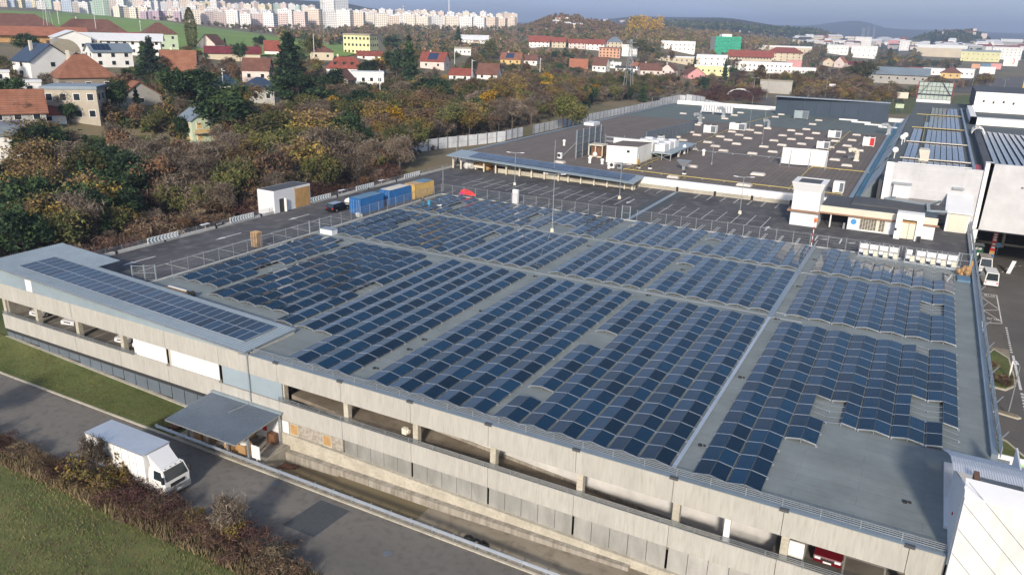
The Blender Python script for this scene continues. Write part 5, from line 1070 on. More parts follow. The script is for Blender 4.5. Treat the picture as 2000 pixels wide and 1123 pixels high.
for i, (x, y, l) in enumerate(((-57.4, 153.0, 'white outdoor unit with round fan at the front of the dark roof'), (-55.8, 153.2, 'grey outdoor unit beside the white one at the front of the dark roof'), (-71.8, 157.8, 'two small white outdoor units below the tall acoustic screen'))):
    b = MB(); b.box(x-.5, x+.5, y-.3, y+.3, ZF+.2, ZF+1.5); b.mat(1).cyl((x-.1, y-.3, ZF+.9), (x-.1, y-.34, ZF+.9), .38, 12); tag(b.build('outdoor_unit', [C['white_s'] if i != 1 else C['galv'], C['dark']], loc=(x, y, ZF)), l, 'air conditioner', 'small outdoor units on the dark roof')
for i, (x, y, h) in enumerate(((-70.6, 152.4, 5), (-41.2, 172, 5), (-48.8, 247, 10), (-38.5, 214, 9))):
    b = MB(); b.cyl((x, y, ZF), (x, y, ZF+h), .05, 5); b.cyl((x, y, ZF), (x, y, ZF+.4), .2, 7); tag(b.build('lightning_rod', C['galv'], loc=(x, y, ZF)), ['thin rod behind the rooftop canopy', 'thin rod near the grey cable line on the dark roof', 'tall thin rod beside the second yellow pipe', 'tall thin rod between skylights at the middle of the dark roof'][i], 'rod', 'thin rods on the dark roof')
NW = thing('navy_screen_wall', 'long navy blue screen wall at the far edge of the dark roof', 'screen wall', (-32, 305, ZF))
for k in range(8):
    t0, t1 = k/8, (k+1)/8; x0, x1 = -51.3+38.2*t0, -51.3+38.2*t1; y0, y1 = 303-3*t0, 303-3*t1
    b = MB(); b.hexa([(x0, y0, ZF-.4), (x1-.05, y1, ZF-.4), (x1-.05, y1+.5, ZF-.4), (x0, y0+.5, ZF-.4)], [(x0, y0, 8.3), (x1-.05, y1, 8.3), (x1-.05, y1+.5, 8.3), (x0, y0+.5, 8.3)]); b.build('screen_panel', C['navy'], NW)
b = MB(); b.box(-51.3, -13, 300, 303.6, 8.3, 8.5); b.build('top_edge', C['galv'], NW)
b = MB(); b.box(-12.9, -5, 303, 304, ZF-2, ZF+1.3); tag(b.build('white_parapet', C['white_s'], loc=(-9, 303, 0)), 'short white parapet right of the navy screen wall', 'wall')
# channel with fins between the two roofs
FN = thing('fin_wall', 'row of grey triangular fins along a teal channel at the right edge of the dark roof', 'wall', (-8, 200, ZF))
b = MB(); b.box(-10.6, -9.9, 148.2, 300, ZF, ZF+.3); b.build('edge_upstand', C['roofblue'], FN); b = MB(); b.box(-9.8, -8.9, 148.2, 300, ZF, ZF+.12); b.build('teal_channel', C['tealroof'], FN)
for i, (y0, y1) in enumerate(((148.5, 177), (181, 212), (216, 250), (254, 288))):
    b = MB(); b.hexa([(-8.8, y0, ZF), (-6.2, y0+4, ZF), (-6.2, y1, ZF), (-8.8, y1, ZF)], [(-8.8, y0, ZF+.6), (-6.2, y0+4, 6.4), (-6.2, y1, 6.4), (-8.8, y1, ZF+.6)]); b.build('fin', C['galv_p'], FN)
# ================================================================== MALL (right)
ML = thing('mall_building', 'large white clad mall building with solar strips on its roof at the right edge', 'building', (5, 150, -8.3))
b = MB(); b.box(-6.1, 9.1, 147.6, 352, -8.3, 6.0); b.box(9.1, 12.0, 147.6, 352, -.2, 6.0); b.build('roof_block', C['grey_roof'], ML)
rfm = M('grey_green_roof', (.085,.10,.105), .85, var=.08, scale=1)
b = MB(); b.box(-6.1, 11.9, 148, 352, 6.0, 6.05); b.build('roof', rfm, ML)
b = MB(); b.box(12.0, 60, 147.6, 196, -.2, 5.9); b.box(12.0, 60, 196.4, 330, -8.3, 5.9); b.build('roof_block', rfm, ML)
cl = brickmat('wall_cladding', (.50,.50,.52), (.48,.48,.50), (.40,.40,.42), 6.5, 1.7, .02, axes='xz', off=0)
clw = brickmat('white_wall_cladding', (.53,.53,.545), (.51,.51,.525), (.5,.5,.52), 2.1, 2.1, .02, axes='xz', off=0)
b = MB(); b.box(-5.3, 9.8, 147.0, 147.5, -8.3, 9.45); b.build('grey_front_wall', cl, ML)
b = MB(); b.box(-5.3, -4.2, 146.9, 147.0, 0, 9.5); b.build('white_corner', C['white'], ML)
b = MB(); b.box(9.8, 40, 146.6, 147.5, -.2, 10.7); b.build('white_front_wall', clw, ML)
b = MB(); b.hexa([(9.2, 146.6, -8.3), (9.9, 146.6, -8.3), (9.9, 149, -8.3), (9.2, 149, -8.3)], [(9.2, 146.6, 10.7), (10.4, 146.6, 10.7), (10.4, 149, 10.7), (9.2, 149, 10.7)]); b.build('corner_leg', C['white'], ML)
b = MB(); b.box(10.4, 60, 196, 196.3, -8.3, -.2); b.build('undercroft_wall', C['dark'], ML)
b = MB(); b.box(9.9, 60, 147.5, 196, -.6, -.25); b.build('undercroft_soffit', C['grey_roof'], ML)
for x in (16.4, 22, 28, 34): b = MB(); b.box(x-.25, x+.25, 172, 172.5, -8.3, -.5); b.build('pillar', C['conc'], ML)
b = MB(); b.box(-3.6, -1.0, 146.2, 146.98, 3.3, 5.9); b.build('roof_porch', C['white_s'], ML); b = MB(); b.box(-3.8, -.9, 146.0, 146.98, 5.9, 6.2); b.build('porch_roof', C['galv'], ML)
b = MB(); b.box(5.2, 6.9, 146.5, 146.98, 6.0, 6.3); b.build('light_bar', C['galv'], ML)
b = MB(); b.box(14.7, 15.0, 146.52, 146.58, 7.2, 7.4); b.build('camera_box', C['dark'], ML)
for i in range(10):
    x = -3.6+1.13*i
    segs = [(149, 168), (169.5, 176), (178, 206), (208, 240), (243, 285), (288, 320)] if i not in (2,) else [(149, 168), (169.5, 176), (178, 184), (243, 262)]
    for a, c in segs:
        if i < 2 and a > 230: continue
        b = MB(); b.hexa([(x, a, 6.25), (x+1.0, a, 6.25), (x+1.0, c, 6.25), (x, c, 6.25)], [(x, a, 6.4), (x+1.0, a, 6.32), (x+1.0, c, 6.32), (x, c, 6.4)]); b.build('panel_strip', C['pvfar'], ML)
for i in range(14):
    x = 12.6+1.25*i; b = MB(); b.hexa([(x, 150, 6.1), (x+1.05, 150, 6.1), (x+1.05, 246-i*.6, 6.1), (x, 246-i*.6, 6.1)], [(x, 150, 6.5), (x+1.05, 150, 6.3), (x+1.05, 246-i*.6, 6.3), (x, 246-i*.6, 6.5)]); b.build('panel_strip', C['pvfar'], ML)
for y, m in ((169, C['white_s']), (176.5, C['cream']), (206.8, C['cream']), (242, C['yellow']), (286, C['yellow'])):
    b = MB(); b.bar((-4.2, y, 6.6), (8.5, y+.5, 6.6), .18); b.build('roof_pipe', m, ML)
b = MB(); b.bar((-.9, 208, 6.5), (-1.2, 286, 6.5), .15); b.build('roof_pipe', C['yellow'], ML)
b = MB(); b.box(-.9, .9, 178.5, 182, 6.1, 8.2); b.hexa([(-1.0, 176.2, 6.1), (1.0, 176.2, 6.1), (1.0, 178.5, 6.1), (-1.0, 178.5, 6.1)], [(-.5, 176.5, 6.6), (.5, 176.5, 6.6), (1.0, 178.5, 8.2), (-1.0, 178.5, 8.2)]); b.build('roof_cowl', C['cream'], ML)
b = MB(); b.box(8.6, 9.1, 149, 320, 6.0, 6.7); b.build('blue_upstand', C['roofblue'], ML); b = MB(); b.box(10.5, 11.9, 149, 250, 6.05, 7.2); b.build('roof_duct', C['grey_roof'], ML)
b = MB(); b.box(9.25, 10.3, 166, 178, 6.06, 6.3); b.build('red_patch', C['red'], ML)
b = MB()
for k in range(7): a = pi*k/6; b.bar((11.2-1.4*cos(a), 230, 7.2+1.4*sin(a)), (11.2-1.4*cos(a), 236, 7.2+1.4*sin(a)), .15)
for y in (230, 233, 236):
    for k in range(6): a, c = pi*k/6, pi*(k+1)/6; b.bar((11.2-1.4*cos(a), y, 7.2+1.4*sin(a)), (11.2-1.4*cos(c), y, 7.2+1.4*sin(c)), .15)
b.build('walkway_hoop', C['white'], ML)
for i, (x, y) in enumerate(((-4.6, 208), (-5.0, 203), (-5.3, 178))):
    b = MB(); b.cyl((x, y, 6), (x, y, 7.4), .1, 6); b.ball((x, y, 7.8), .6, .25, .6); b.build('satellite_dish', C['white'], ML)
b = MB(); b.box(10.4, 60, 268, 272, 6.0, 8.0); b.box(10.4, 12, 268, 322, 6.0, 8.0); b.box(10.4, 60, 318, 322, 6.0, 8.0); b.build('white_parapet', C['white'], ML)
b = MB(); b.box(12.5, 60, 322, 324, 6, 12.5); b.build('upper_wall', C['white'], ML); b = MB(); b.box(12.5, 60, 324, 372, 6, 12.3); b.build('upper_roof', C['grey_roof'], ML)
for x in (15, 18, 21, 24): b = MB(); b.box(x, x+.6, 321.9, 321.97, 8.8+.3*(x % 2), 9.6+.3*(x % 2)); b.build('vent_hole', C['dark'], ML)
GT = thing('glass_lantern', 'big glazed roof lantern with red ends at the far end of the mall roof', 'skylight', (0, 352, 6))
b = MB(); b.box(-6.3, 5.6, 350, 351, 6, 7.2); b.build('base', C['white_s'], GT)
for i in range(8):
    for j in range(4):
        x0, z0 = -6.2+1.47*i, 7.2+1.65*j; b = MB(); b.box(x0+.06, x0+1.41, 351.2, 351.3, z0+.06, z0+1.59); b.build('pane', M('pale_glass', (.38,.44,.40), .25) if (i, j) == (0, 0) else bpy.data.materials['pale_glass'], GT)
b = MB()
for i in range(9): b.box(-6.25+1.47*i, -6.15+1.47*i, 351.05, 351.25, 7.2, 13.8)
for j in range(5): b.box(-6.2, 5.6, 351.0, 351.2, 7.15+1.65*j, 7.28+1.65*j)
for p, q in (((-6, 8.8), (-2.4, 13.7)), ((5.4, 8.8), (1.8, 13.7)), ((-6.2, 9.2), (5.6, 9.2))): b.bar((p[0], 350.9, p[1]), (q[0], 350.9, q[1]), .25)
b.build('glazing_bars', C['navy'], GT)
for x in (-6.6, 5.7): b = MB(); b.prismx([(351, 7), (357, 7), (351.5, 13.9), (351, 13.9)], x, x+.25); b.build('red_end', M('dark_red_paint', (.22,.02,.03), .6) if x < 0 else bpy.data.materials['dark_red_paint'], GT)
# ================================================================== STREET RIGHT OF THE GARAGE
b = MB()
def ln(p, q, w): b.bar((*p, -8.305), (*q, -8.305), w, .008)
ln((11.6, 137.1), (13.9, 137.3), .15); ln((13.9, 137.3), (13.85, 122.9), .15); ln((11.8, 121.9), (13.85, 122.8), .15); ln((11.7, 135.4), (13.9, 135.9), .1); ln((13.9, 129.5), (11.8, 134.8), .1); ln((13.9, 129.3), (11.8, 128), .1); ln((11.8, 127.8), (13.9, 123.6), .1)
ln((14.4, 110), (14.45, 98.6), .28)
for k in range(12): ln((14.3, 111+k*.9), (14.3, 111.45+k*.9), .25)
for k in range(10): ln((14.5, 97.6-k*.9), (14.5, 97.1-k*.9), .3)
for k in range(9): a = .25+k*.16; ln((15.3+6*(1-cos(a)), 150+10*sin(a)), (15.3+6*(1-cos(a+.07)), 150+10*sin(a+.07)), .2)
tag(b.build('street_markings', C['line']), kind='structure')
o = thing('bus_lettering', 'white painted BUS lettering nearest the camera in the street bay', 'road lettering', (12.8, 123.8, -8.3)); text('BUS', .95, C['line'], (12.85, 124.3, -8.29), (0, 0, pi), o)
o = thing('bus_lettering', 'white painted BUS lettering at the far end of the street bay', 'road lettering', (12.8, 136.5, -8.3)); text('BUS', .9, C['line'], (12.9, 136.4, -8.29), (0, 0, 0), o)
sheet('pavement', [(9.0, 112), (13.6, 112), (14.0, 150), (17, 158), (9.0, 158)], -8.312, C['cobble'])
sheet('cobbled_verge', [(9.0, 110), (12.2, 111), (14.0, 108.6), (14.1, 112), (9, 112)], -8.311, C['beige'])
def island(pts, label_, name='traffic_island', m=C['grass']):
    b = MB(); n = len(pts); cx = sum(p[0] for p in pts)/n; cy = sum(p[1] for p in pts)/n
    b.hexa([(x, y, -8.33) for x, y in pts], [(x, y, -8.17) for x, y in pts]); b.mat(1); b.hexa([(cx+(x-cx)*.9, cy+(y-cy)*.94, -8.2) for x, y in pts], [(cx+(x-cx)*.88, cy+(y-cy)*.93, -8.12) for x, y in pts])
    return tag(b.build(name, [C['conc_l'], m]), kind='structure')
island([(10.4, 98.5), (11.4, 97.5), (12.9, 97.3), (14.0, 99.3), (14.1, 101.9), (13.9, 108.4), (12.3, 111.0), (10.6, 106)], '')
island([(10.6, 90.6), (13.6, 89.8), (13.9, 90.2), (13.5, 90.8), (10.6, 91.1)], '', 'refuge_island', C['beige'])
island([(10.4, 78), (10.6, 84.6), (12.2, 83.7), (13.6, 81), (14.5, 76), (14.5, 60), (10.4, 60)], '', 'lawn_strip')
def sign_panel(name, label, cat, x, y, z, w, h, d=.1, mats=None, zr=0):
    b = MB(); b.box(x-w/2, x+w/2, y-d/2, y+d/2, z, z+h); return tag(b.build(name, mats, loc=(x, y, z)), label, cat)
b = MB(); b.hexa([(9.6, 102, -8.1), (10.0, 102, -8.1), (10.6, 111, -8.1), (10.2, 111, -8.1)], [(9.6, 102, -4.8), (10.0, 102, -4.8), (10.6, 111, -4.8), (10.2, 111, -4.8)]); tag(b.build('white_side_sign', C['white'], loc=(10, 106, -8.1)), 'white wedge-shaped sign panel beside the garage edge at the lawn island', 'sign')
lamp(12.7, 90.5, 5.5, 'street lamp on the narrow refuge island in the street', -8.2, arms=((0, 1),), al=.8, base=False)
b = MB(); b.cyl((13.4, 101.3, -8.15), (13.4, 101.3, -6.0), .09, 7); tag(b.build('white_post', C['white'], loc=(13.4, 101.3, -8.15)), 'short white post on the green island', 'post')
SB = thing('green_billboard', 'white and green billboard beside the curved stair roof', 'billboard', (11.5, 75, -8)); b = MB(); b.box(10.2, 13.0, 74.4, 74.6, -7.3, -5.5); b.build('board', C['white'], SB); b = MB(); b.cyl((12.4, 74.38, -6.4), (12.4, 74.36, -6.4), .45, 14); b.build('green_circle', M('light_green_print', (.35,.6,.2), .6), SB)
b = MB(); b.box(10.5, 11.5, 74.37, 74.39, -6.3, -5.9); b.box(10.5, 11.3, 74.37, 74.39, -7.0, -6.7); b.build('dark_print', C['louvre'], SB)
for x in (10.5, 12.7): b = MB(); b.box(x-.05, x+.05, 74.45, 74.55, -8.2, -7.3); b.build('leg', C['galv'], SB)
KG = thing('green_kiosk', 'dark green kiosk bin with white panels beside the mall corner', 'kiosk', (11.9, 162, -8.3))
KG.location = (11.9, 162, -8.3); b = MB(); b.box(10.9, 12.6, 160.2, 161.8, -8.3, -5.9); b.build('body', C['green'], KG); b = MB(); b.hexa([(10.8, 160.1, -5.9), (12.7, 160.1, -5.9), (12.7, 161.9, -5.9), (10.8, 161.9, -5.9)], [(11.1, 160.4, -5.4), (12.4, 160.4, -5.4), (12.4, 161.6, -5.4), (11.1, 161.6, -5.4)]); b.build('roof', C['white_s'], KG); b = MB(); b.box(11.3, 12.3, 160.12, 160.19, -6.6, -6.2); b.box(11.7, 12.2, 160.12, 160.19, -7.7, -7.2); b.build('white_panel', C['white'], KG)
TT = thing('red_totem', 'tall narrow red totem sign with white letters near the mall undercroft', 'sign', (14.2, 155, -8.3))
b = MB(); b.box(13.5, 14.3, 159.5, 159.8, -6.4, -3.0); b.build('red_board', C['red'], TT); b = MB(); b.box(13.5, 14.3, 159.5, 159.8, -8.3, -6.4); b.build('picture_base', C['woodp'], TT)
for z in (-5.9, -5.3, -4.5, -4.0, -3.5): b = MB(); b.box(13.65, 14.15, 159.45, 159.49, z, z+.36); b.build('white_mark', C['white'], TT)
b = MB(); b.box(13.55, 14.25, 159.45, 159.49, -7.6, -7.0); b.build('blue_print', C['blue'], TT)
b = MB(); b.cyl((15.2, 166, -8.3), (15.2, 166, -6.9), .05, 6); b.cyl((15.2, 165.97, -6.6), (15.2, 165.92, -6.6), .5, 14); tag(b.build('round_blue_sign', M('light_blue_print', (.15,.45,.7), .5), loc=(15.2, 166, -8.3)), 'round light blue road sign right of the red totem', 'sign')
b = MB(); b.hexa([(16.0, 152.2, -8.3), (16.6, 152.2, -8.3), (16.6, 152.3, -8.3), (16.0, 152.3, -8.3)], [(16.5, 152.2, -6), (17.1, 152.2, -6), (17.1, 152.3, -6), (16.5, 152.3, -6)]); tag(b.build('white_banner', C['white_s'], loc=(16.3, 152.2, -8.3)), 'leaning white banner on the pavement right of the totem', 'banner')
for k in range(5):
    b = MB()
    for i in range(4): b.mat(i % 2).cyl((14.6-.12*k, 147.6-1.3*k, -8.3+.25*i), (14.6-.12*k, 147.6-1.3*k, -8.05+.25*i), .07, 7)
    tag(b.build('striped_bollard', [C['white'], C['red']], loc=(14.6-.12*k, 147.6-1.3*k, -8.3)), 'red and white striped bollard in the row beside the parked vans', 'bollard', 'striped bollards beside the vans')
b = MB(); b.box(12, 60, 174, 174.5, -8.3, -7.9); b.mat(1).box(10, 60, 174.6, 190, -8.3, -8.2); tag(b.build('undercroft_kerb', [C['conc_l'], C['beige']]), kind='structure')
# ================================================================== TERRAIN
def azof(px): d = ray(px, 55.9+(px-1000)*.0269); return atan2(d.x, d.y)
RR = [150, 190, 240, 400, 600, 900, 1100, 1500, 2200, 3500, 6000, 9000, 12000]
TBL = {
 -500: [-6, 0, 10, 14, 20, 32, 38, 44, 60, 150, 190, 220, 220],
 0:    [-5, 1, 10, 13, 18, 30, 35, 40, 50, 140, 170, 200, 200],
 300:  [-5, -1, 8, 12, 15, 25, 27, 28, 30, 125, 170, 190, 190],
 480:  [-4, -1, 4, 9, 13, 17, 18, 20, 32, 120, 160, 180, 180],
 650:  [-4, -3, 0, 6, 12, 10, 8, 20, 32, 112, 150, 170, 170],
 790:  [-4, -4, -3, 2, 7, 7, 9, 24, 34, 75, 120, 150, 150],
 1000: [-4, -4, -4, 0, 1, 5, 9, 24, 34, 45, 60, 90, 100],
 1090: [-4, -4, -4, -3, -1, 6, 18, 51, 45, 45, 60, 90, 100],
 1250: [-4, -5, -5, -5, -3, 4, 14, 34, 40, 60, 130, 120, 120],
 1400: [-5, -5, -6, -7, -7, -4, 2, 20, 32, 92, 130, 130, 130],
 1560: [-6, -6, -7, -8, -8, -7, -5, 4, 12, 60, 70, 130, 130],
 1670: [-8, -8, -8, -8, -8, -8, -8, -4, 0, 6, 10, 190, 190],
 1740: [-8, -8, -8, -8, -8, -8, -8, -6, -4, 4, 8, 120, 140],
 1870: [-8, -8, -8, -8, -8, -8, -8, -7, -5, 70, 10, 110, 150],
 1970: [-8, -8, -8, -8, -8, -8, -8, -7, -5, 5, 6, 90, 130],
 2500: [-8, -8, -8, -8, -8, -8, -8, -8, -8, 5, 20, 90, 120]}
TP_ = sorted(TBL); TA = [azof(p) for p in TP_]; LR = [log(r) for r in RR]
def interp(xs, x):
    if x <= xs[0]: return 0, 0.0
    if x >= xs[-1]: return len(xs)-2, 1.0
    for i in range(len(xs)-1):
        if x <= xs[i+1]: return i, (x-xs[i])/(xs[i+1]-xs[i])
def sm(t): t = min(1, max(0, t)); return t*t*(3-2*t)
def ztab(a, r):
    i, t = interp(TA, a); j, u = interp(LR, log(max(r, 1))); u = sm(u); t = sm(t)
    A_, B_ = TBL[TP_[i]], TBL[TP_[i+1]]
    return (A_[j]*(1-u)+A_[j+1]*u)*(1-t)+(B_[j]*(1-u)+B_[j+1]*u)*t
def inside_site(x, y): return -91.6 < x < 120 and y < 374 and y > -80
def terr(x, y):
    r = hypot(x, y); a = atan2(x, y)
    if inside_site(x, y): return -9.0 if y > 60 or x > -50 else -10.5
    zs = -6.7 if y < 55 else -6.7+min(1, (y-55)/140)*4.5
    if y < 47: zs = -10.5 if x > -290 else -9
    w = sm((r-135)/75) if x < 0 else max(sm((x-120)/60), sm((y-376)/60))
    if x > 0: zs = -8.6
    if y < 60: w = min(w, sm((-x-260)/120)) if x < 0 else w
    z = zs*(1-w)+ztab(a, r)*w
    if x < -91 and y < 380 and y > 150 and x > -125: k = sm((125+x)/22); z = z*(1-k)+(-2.0)*k
    return z
def hit(px, py, rmax=12000):
    d = ray(px, py); dh = hypot(d.x, d.y); r = 60.0; pr = r
    while r < rmax:
        x, y, z = d.x/dh*r, d.y/dh*r, H+d.z/dh*r
        if not (inside_site(x, y)) and z < terr(x, y):
            lo, hi = pr, r
            for _ in range(14):
                m = (lo+hi)/2
                if H+d.z/dh*m < terr(d.x/dh*m, d.y/dh*m): hi = m
                else: lo = m
            r = hi; return Vector((d.x/dh*r, d.y/dh*r, terr(d.x/dh*r, d.y/dh*r))), r
        pr = r; r *= 1.02
    return None, None
azs = [radians(a) for a in list(np.arange(-180, -82, 8))+list(np.arange(-82, 30, .8))+list(np.arange(30, 180, 8))]
rs = [0, 30, 60, 80]
while rs[-1] < 13000: rs.append(rs[-1]*1.045)
V = []; Fc = []; na = len(azs)
for r in rs:
    for a in azs: x, y = r*sin(a), r*cos(a); V.append((x, y, terr(x, y)))
for i in range(len(rs)-1):
    for j in range(na): k = (j+1) % na; Fc.append((i*na+j, i*na+k, (i+1)*na+k, (i+1)*na+j))
me = bpy.data.meshes.new('terrain'); me.from_pydata(V, [], Fc); me.polygons.foreach_set('use_smooth', [True]*len(Fc))
C['terr'] = two('autumn_ground', (.15,.125,.075), (.22,.17,.10), .010, .35, .65, .95, c3=(.09,.105,.045), s3=.045, detail=9, amt3=.7)  # tan autumn ground, brightened in colour to stand for far sunlight
C['hill'] = two('wooded_hill', (.020,.028,.020), (.045,.042,.028), .012, .35, .65, .95, c3=(.07,.05,.02), s3=.02, detail=9, amt3=.5)
me.materials.append(C['terr']); me.materials.append(C['hill'])
mi = []
for i in range(len(rs)-1): mi += [1 if rs[i] > 2350 else 0]*na
me.polygons.foreach_set('material_index', mi); me.update()
to = bpy.data.objects.new('terrain', me); COL.objects.link(to); tag(to, kind='structure')
# young green field, draped
def drape(name, bot, top, px0, px1, nx, ny, m, off=.5):
    b = MB(); G_ = []
    for i in range(nx+1):
        px = px0+(px1-px0)*i/nx; yb, yt = bot(px), top(px); col = []
        p0, r0 = hit(px, yb); p1, r1 = hit(px, yt)
        if p0 is None or p1 is None: G_.append(None); continue
        for j in range(ny+1):
            r = r0+(r1-r0)*j/ny; a = atan2(p0.x, p0.y)*(1-j/ny)+atan2(p1.x, p1.y)*j/ny; x, y = r*sin(a), r*cos(a); col.append((x, y, terr(x, y)+off))
        G_.append(col)
    for c0, c1 in zip(G_, G_[1:]):
        if c0 and c1:
            for j in range(ny): b.poly([c0[j], c1[j], c1[j+1], c0[j+1]])
    return tag(b.build(name, m, smooth=True), kind='structure')
lerp = lambda pts: (lambda x: np.interp(x, [p[0] for p in pts], [p[1] for p in pts]))
ftop = lerp([(-200, 14), (0, 22), (160, 27), (300, 40), (380, 52), (480, 64), (560, 75), (620, 82), (680, 87), (720, 92)])
fbot = lerp([(-200, 70), (0, 72), (130, 80), (300, 100), (440, 108), (560, 112), (680, 112), (720, 100)])
drape('green_field', fbot, ftop, -200, 700, 40, 14, C['field'])
drape('garden_lawn', lerp([(140, 322), (300, 322)]), lerp([(140, 266), (300, 266)]), 140, 330, 10, 6, C['grass'], .12)
drape('mall_verge', lerp([(1450, 232), (2100, 212)]), lerp([(1450, 205), (2100, 178)]), 1560, 2100, 12, 3, C['grass'], .15)
drape('boulevard', lerp([(1700, 178), (2100, 186)]), lerp([(1700, 158), (2100, 150)]), 1830, 2100, 8, 4, C['street'], .3)
drape('side_car_park', lerp([(1440, 212), (1560, 214)]), lerp([(1440, 190), (1560, 192)]), 1478, 1512, 3, 3, C['street'], .25)
drape('hillside_meadow', lerp([(940, 72), (1210, 62)]), lerp([(940, 66), (1210, 54)]), 940, 1205, 10, 3, C['soil'], .4)
# ================================================================== HOUSES
def bearing(p): return atan2(p.x, p.y)
WIN = bpy.data.materials.new('dummy')
def house(label, xl, xr, yb, ye, yt, typ, wall, roof, yaw=0, nwin=(3, 2), chim=0, depth=.8, cat='house', winm=None, rr=None, group=None, extra=None):
    yb, ye, yt = float(yb), float(ye), float(yt)
    p, r = hit((xl+xr)/2, yb)
    if p is None: return None
    if rr:
        d = ray((xl+xr)/2, yb); k = rr/hypot(d.x, d.y); p = Vector((d.x*k, d.y*k, H+d.z*k)); r = rr
    dist = (p-Vector((0, 0, H))).length; s = dist/FPX
    W = (xr-xl)*s; he = (yb-ye)*s; hr = (yb-yt)*s; D = W*depth
    ya = radians(yaw); W /= (abs(cos(ya))+abs(sin(ya))*depth); D = W*depth
    hr = max(he+.05, hr-D*.5*.09*0)
    t = thing(cat, label, cat, (0, 0, 0), group=group)
    w, d_ = W/2, D/2; z0 = -6.0
    b = MB(); b.box(-w, w, -d_, d_, z0, he)
    if typ == 'gs': b.hexa([(-w, -d_, he), (-w, d_, he), (-w, 0, hr-.1)], [(w, -d_, he), (w, d_, he), (w, 0, hr-.1)])
    if typ == 'gf': b.hexa([(-w, -d_, he), (w, -d_, he), (0, -d_, hr-.1)], [(-w, d_, he), (w, d_, he), (0, d_, hr-.1)])
    b.build('wall', wall, t)
    o_ = .04*W; b = MB(); th = .25
    def slab(a, c, e, f): b.hexa([a, c, e, f], [(q[0], q[1], q[2]+th) for q in (a, c, e, f)])
    if typ == 'gs':
        sl = (hr-he)/d_
        for sg in (-1, 1): slab((-w-o_, 0, hr), (w+o_, 0, hr), (w+o_, sg*(d_+o_), he-sl*o_), (-w-o_, sg*(d_+o_), he-sl*o_))
    elif typ == 'gf':
        sl = (hr-he)/w
        for sg in (-1, 1): slab((0, -d_-o_, hr), (0, d_+o_, hr), (sg*(w+o_), d_+o_, he-sl*o_), (sg*(w+o_), -d_-o_, he-sl*o_))
    elif typ == 'hip':
        k = min(w, d_)*.95; rx = max(.05, w-k)
        A_ = [(-w-o_, -d_-o_, he), (w+o_, -d_-o_, he), (w+o_, d_+o_, he), (-w-o_, d_+o_, he)]; L_, R_ = (-rx, 0, hr), (rx, 0, hr)
        b.poly([A_[0], A_[1], R_, L_]); b.poly([A_[1], A_[2], R_]); b.poly([A_[2], A_[3], L_, R_]); b.poly([A_[3], A_[0], L_]); b.poly([(x, y, z-.01) for x, y, z in A_[::-1]])
    elif typ == 'arch':
        pr = [(w*cos(pi*k/10), (hr-he)*sin(pi*k/10)+he) for k in range(11)]; b.hexa([(x, -d_-.1, z) for x, z in pr], [(x, d_, z) for x, z in pr])
    else:
        b.box(-w-.2, w+.2, -d_-.2, d_+.2, he, max(hr, he+.3))
    b.build('roof', roof, t)
    nx_, nz_ = nwin; ww, wh = min(1.3, W/(nx_*2+.5)), min(1.5, max(.6, (he)/(max(nz_,1)*2)))
    if nx_ and nz_:
        def winrow(face):
            L_ = W if face in 'fb' else D
            n = nx_ if face in 'fb' else max(1, int(nx_*depth))
            for i in range(n):
                for j in range(nz_):
                    u = -L_/2+L_*(i+.5)/n; z = he*(j+.5)/nz_-wh/2+.2
                    b = MB()
                    if dist < 520:
                        def pl(u0, u1, z0_, z1_, e): 
                            if face == 'f': b.box(u0, u1, -d_-e, -d_-e+.03, z0_, z1_)
                            elif face == 'l': b.box(-w-e, -w-e+.03, u0, u1, z0_, z1_)
                            else: b.box(w+e-.03, w+e, u0, u1, z0_, z1_)
                        pl(u-ww/2-.12, u+ww/2+.12, z-.12, z+wh+.12, .05); wo = b.build('window', C['white'], t); b = MB(); pl(u-ww/2, u+ww/2, z, z+wh, .09); b.build('pane', winm or C['glass'], wo)
                    else:
                        if face == 'f': b.box(u-ww/2, u+ww/2, -d_-.08, -d_+.0-.01, z, z+wh)
                        elif face == 'l': b.box(-w-.08, -w-.01, u-ww/2, u+ww/2, z, z+wh)
                        else: b.box(w+.01, w+.08, u-ww/2, u+ww/2, z, z+wh)
                        b.build('window', winm or C['glass'], t)
        winrow('f')
        if yaw > 8: winrow('l')
        elif yaw < -8 : winrow('r')
    for k in range(chim):
        cx = -w*.4+k*w*.8; b = MB(); b.box(cx-.4, cx+.4, -.4+d_*.15, .4+d_*.15, (he+hr)/2, hr+1.1); b.build('chimney', C['cream'] if k == 0 else C['brown'], t)
    if extra: extra(t, w, d_, he, hr)
    a = bearing(p); c = p+Vector((sin(a), cos(a), 0))*(D/2)
    move(t, (c.x, c.y, p.z), -a+ya); return t
hm = lambda n, c, v=.08: M(n, c, .8, var=v, scale=.6)
WL = dict(w=C['white'], c=hm('cream_render', (.55,.48,.36)), g=hm('pale_green_render', (.50,.58,.42)), b=hm('beige_render', (.42,.37,.30)), gr=hm('grey_render', (.36,.35,.33)), y=hm('yellow_render', (.66,.64,.36)), p=hm('pink_render', (.62,.30,.30)), o=hm('orange_render', (.60,.34,.22)), wd=C['woodp'], br=hm('brown_render', (.26,.22,.18)), pw=hm('pinkish_white_render', (.66,.56,.52)), yo=hm('ochre_render', (.60,.42,.18)))
tile = lambda n, c: brickmat(n, tuple(x*.85+.02 for x in c), tuple(x*.8 for x in c), tuple(x*.55 for x in c), .9, .45, .05, axes='xz', var=.2)
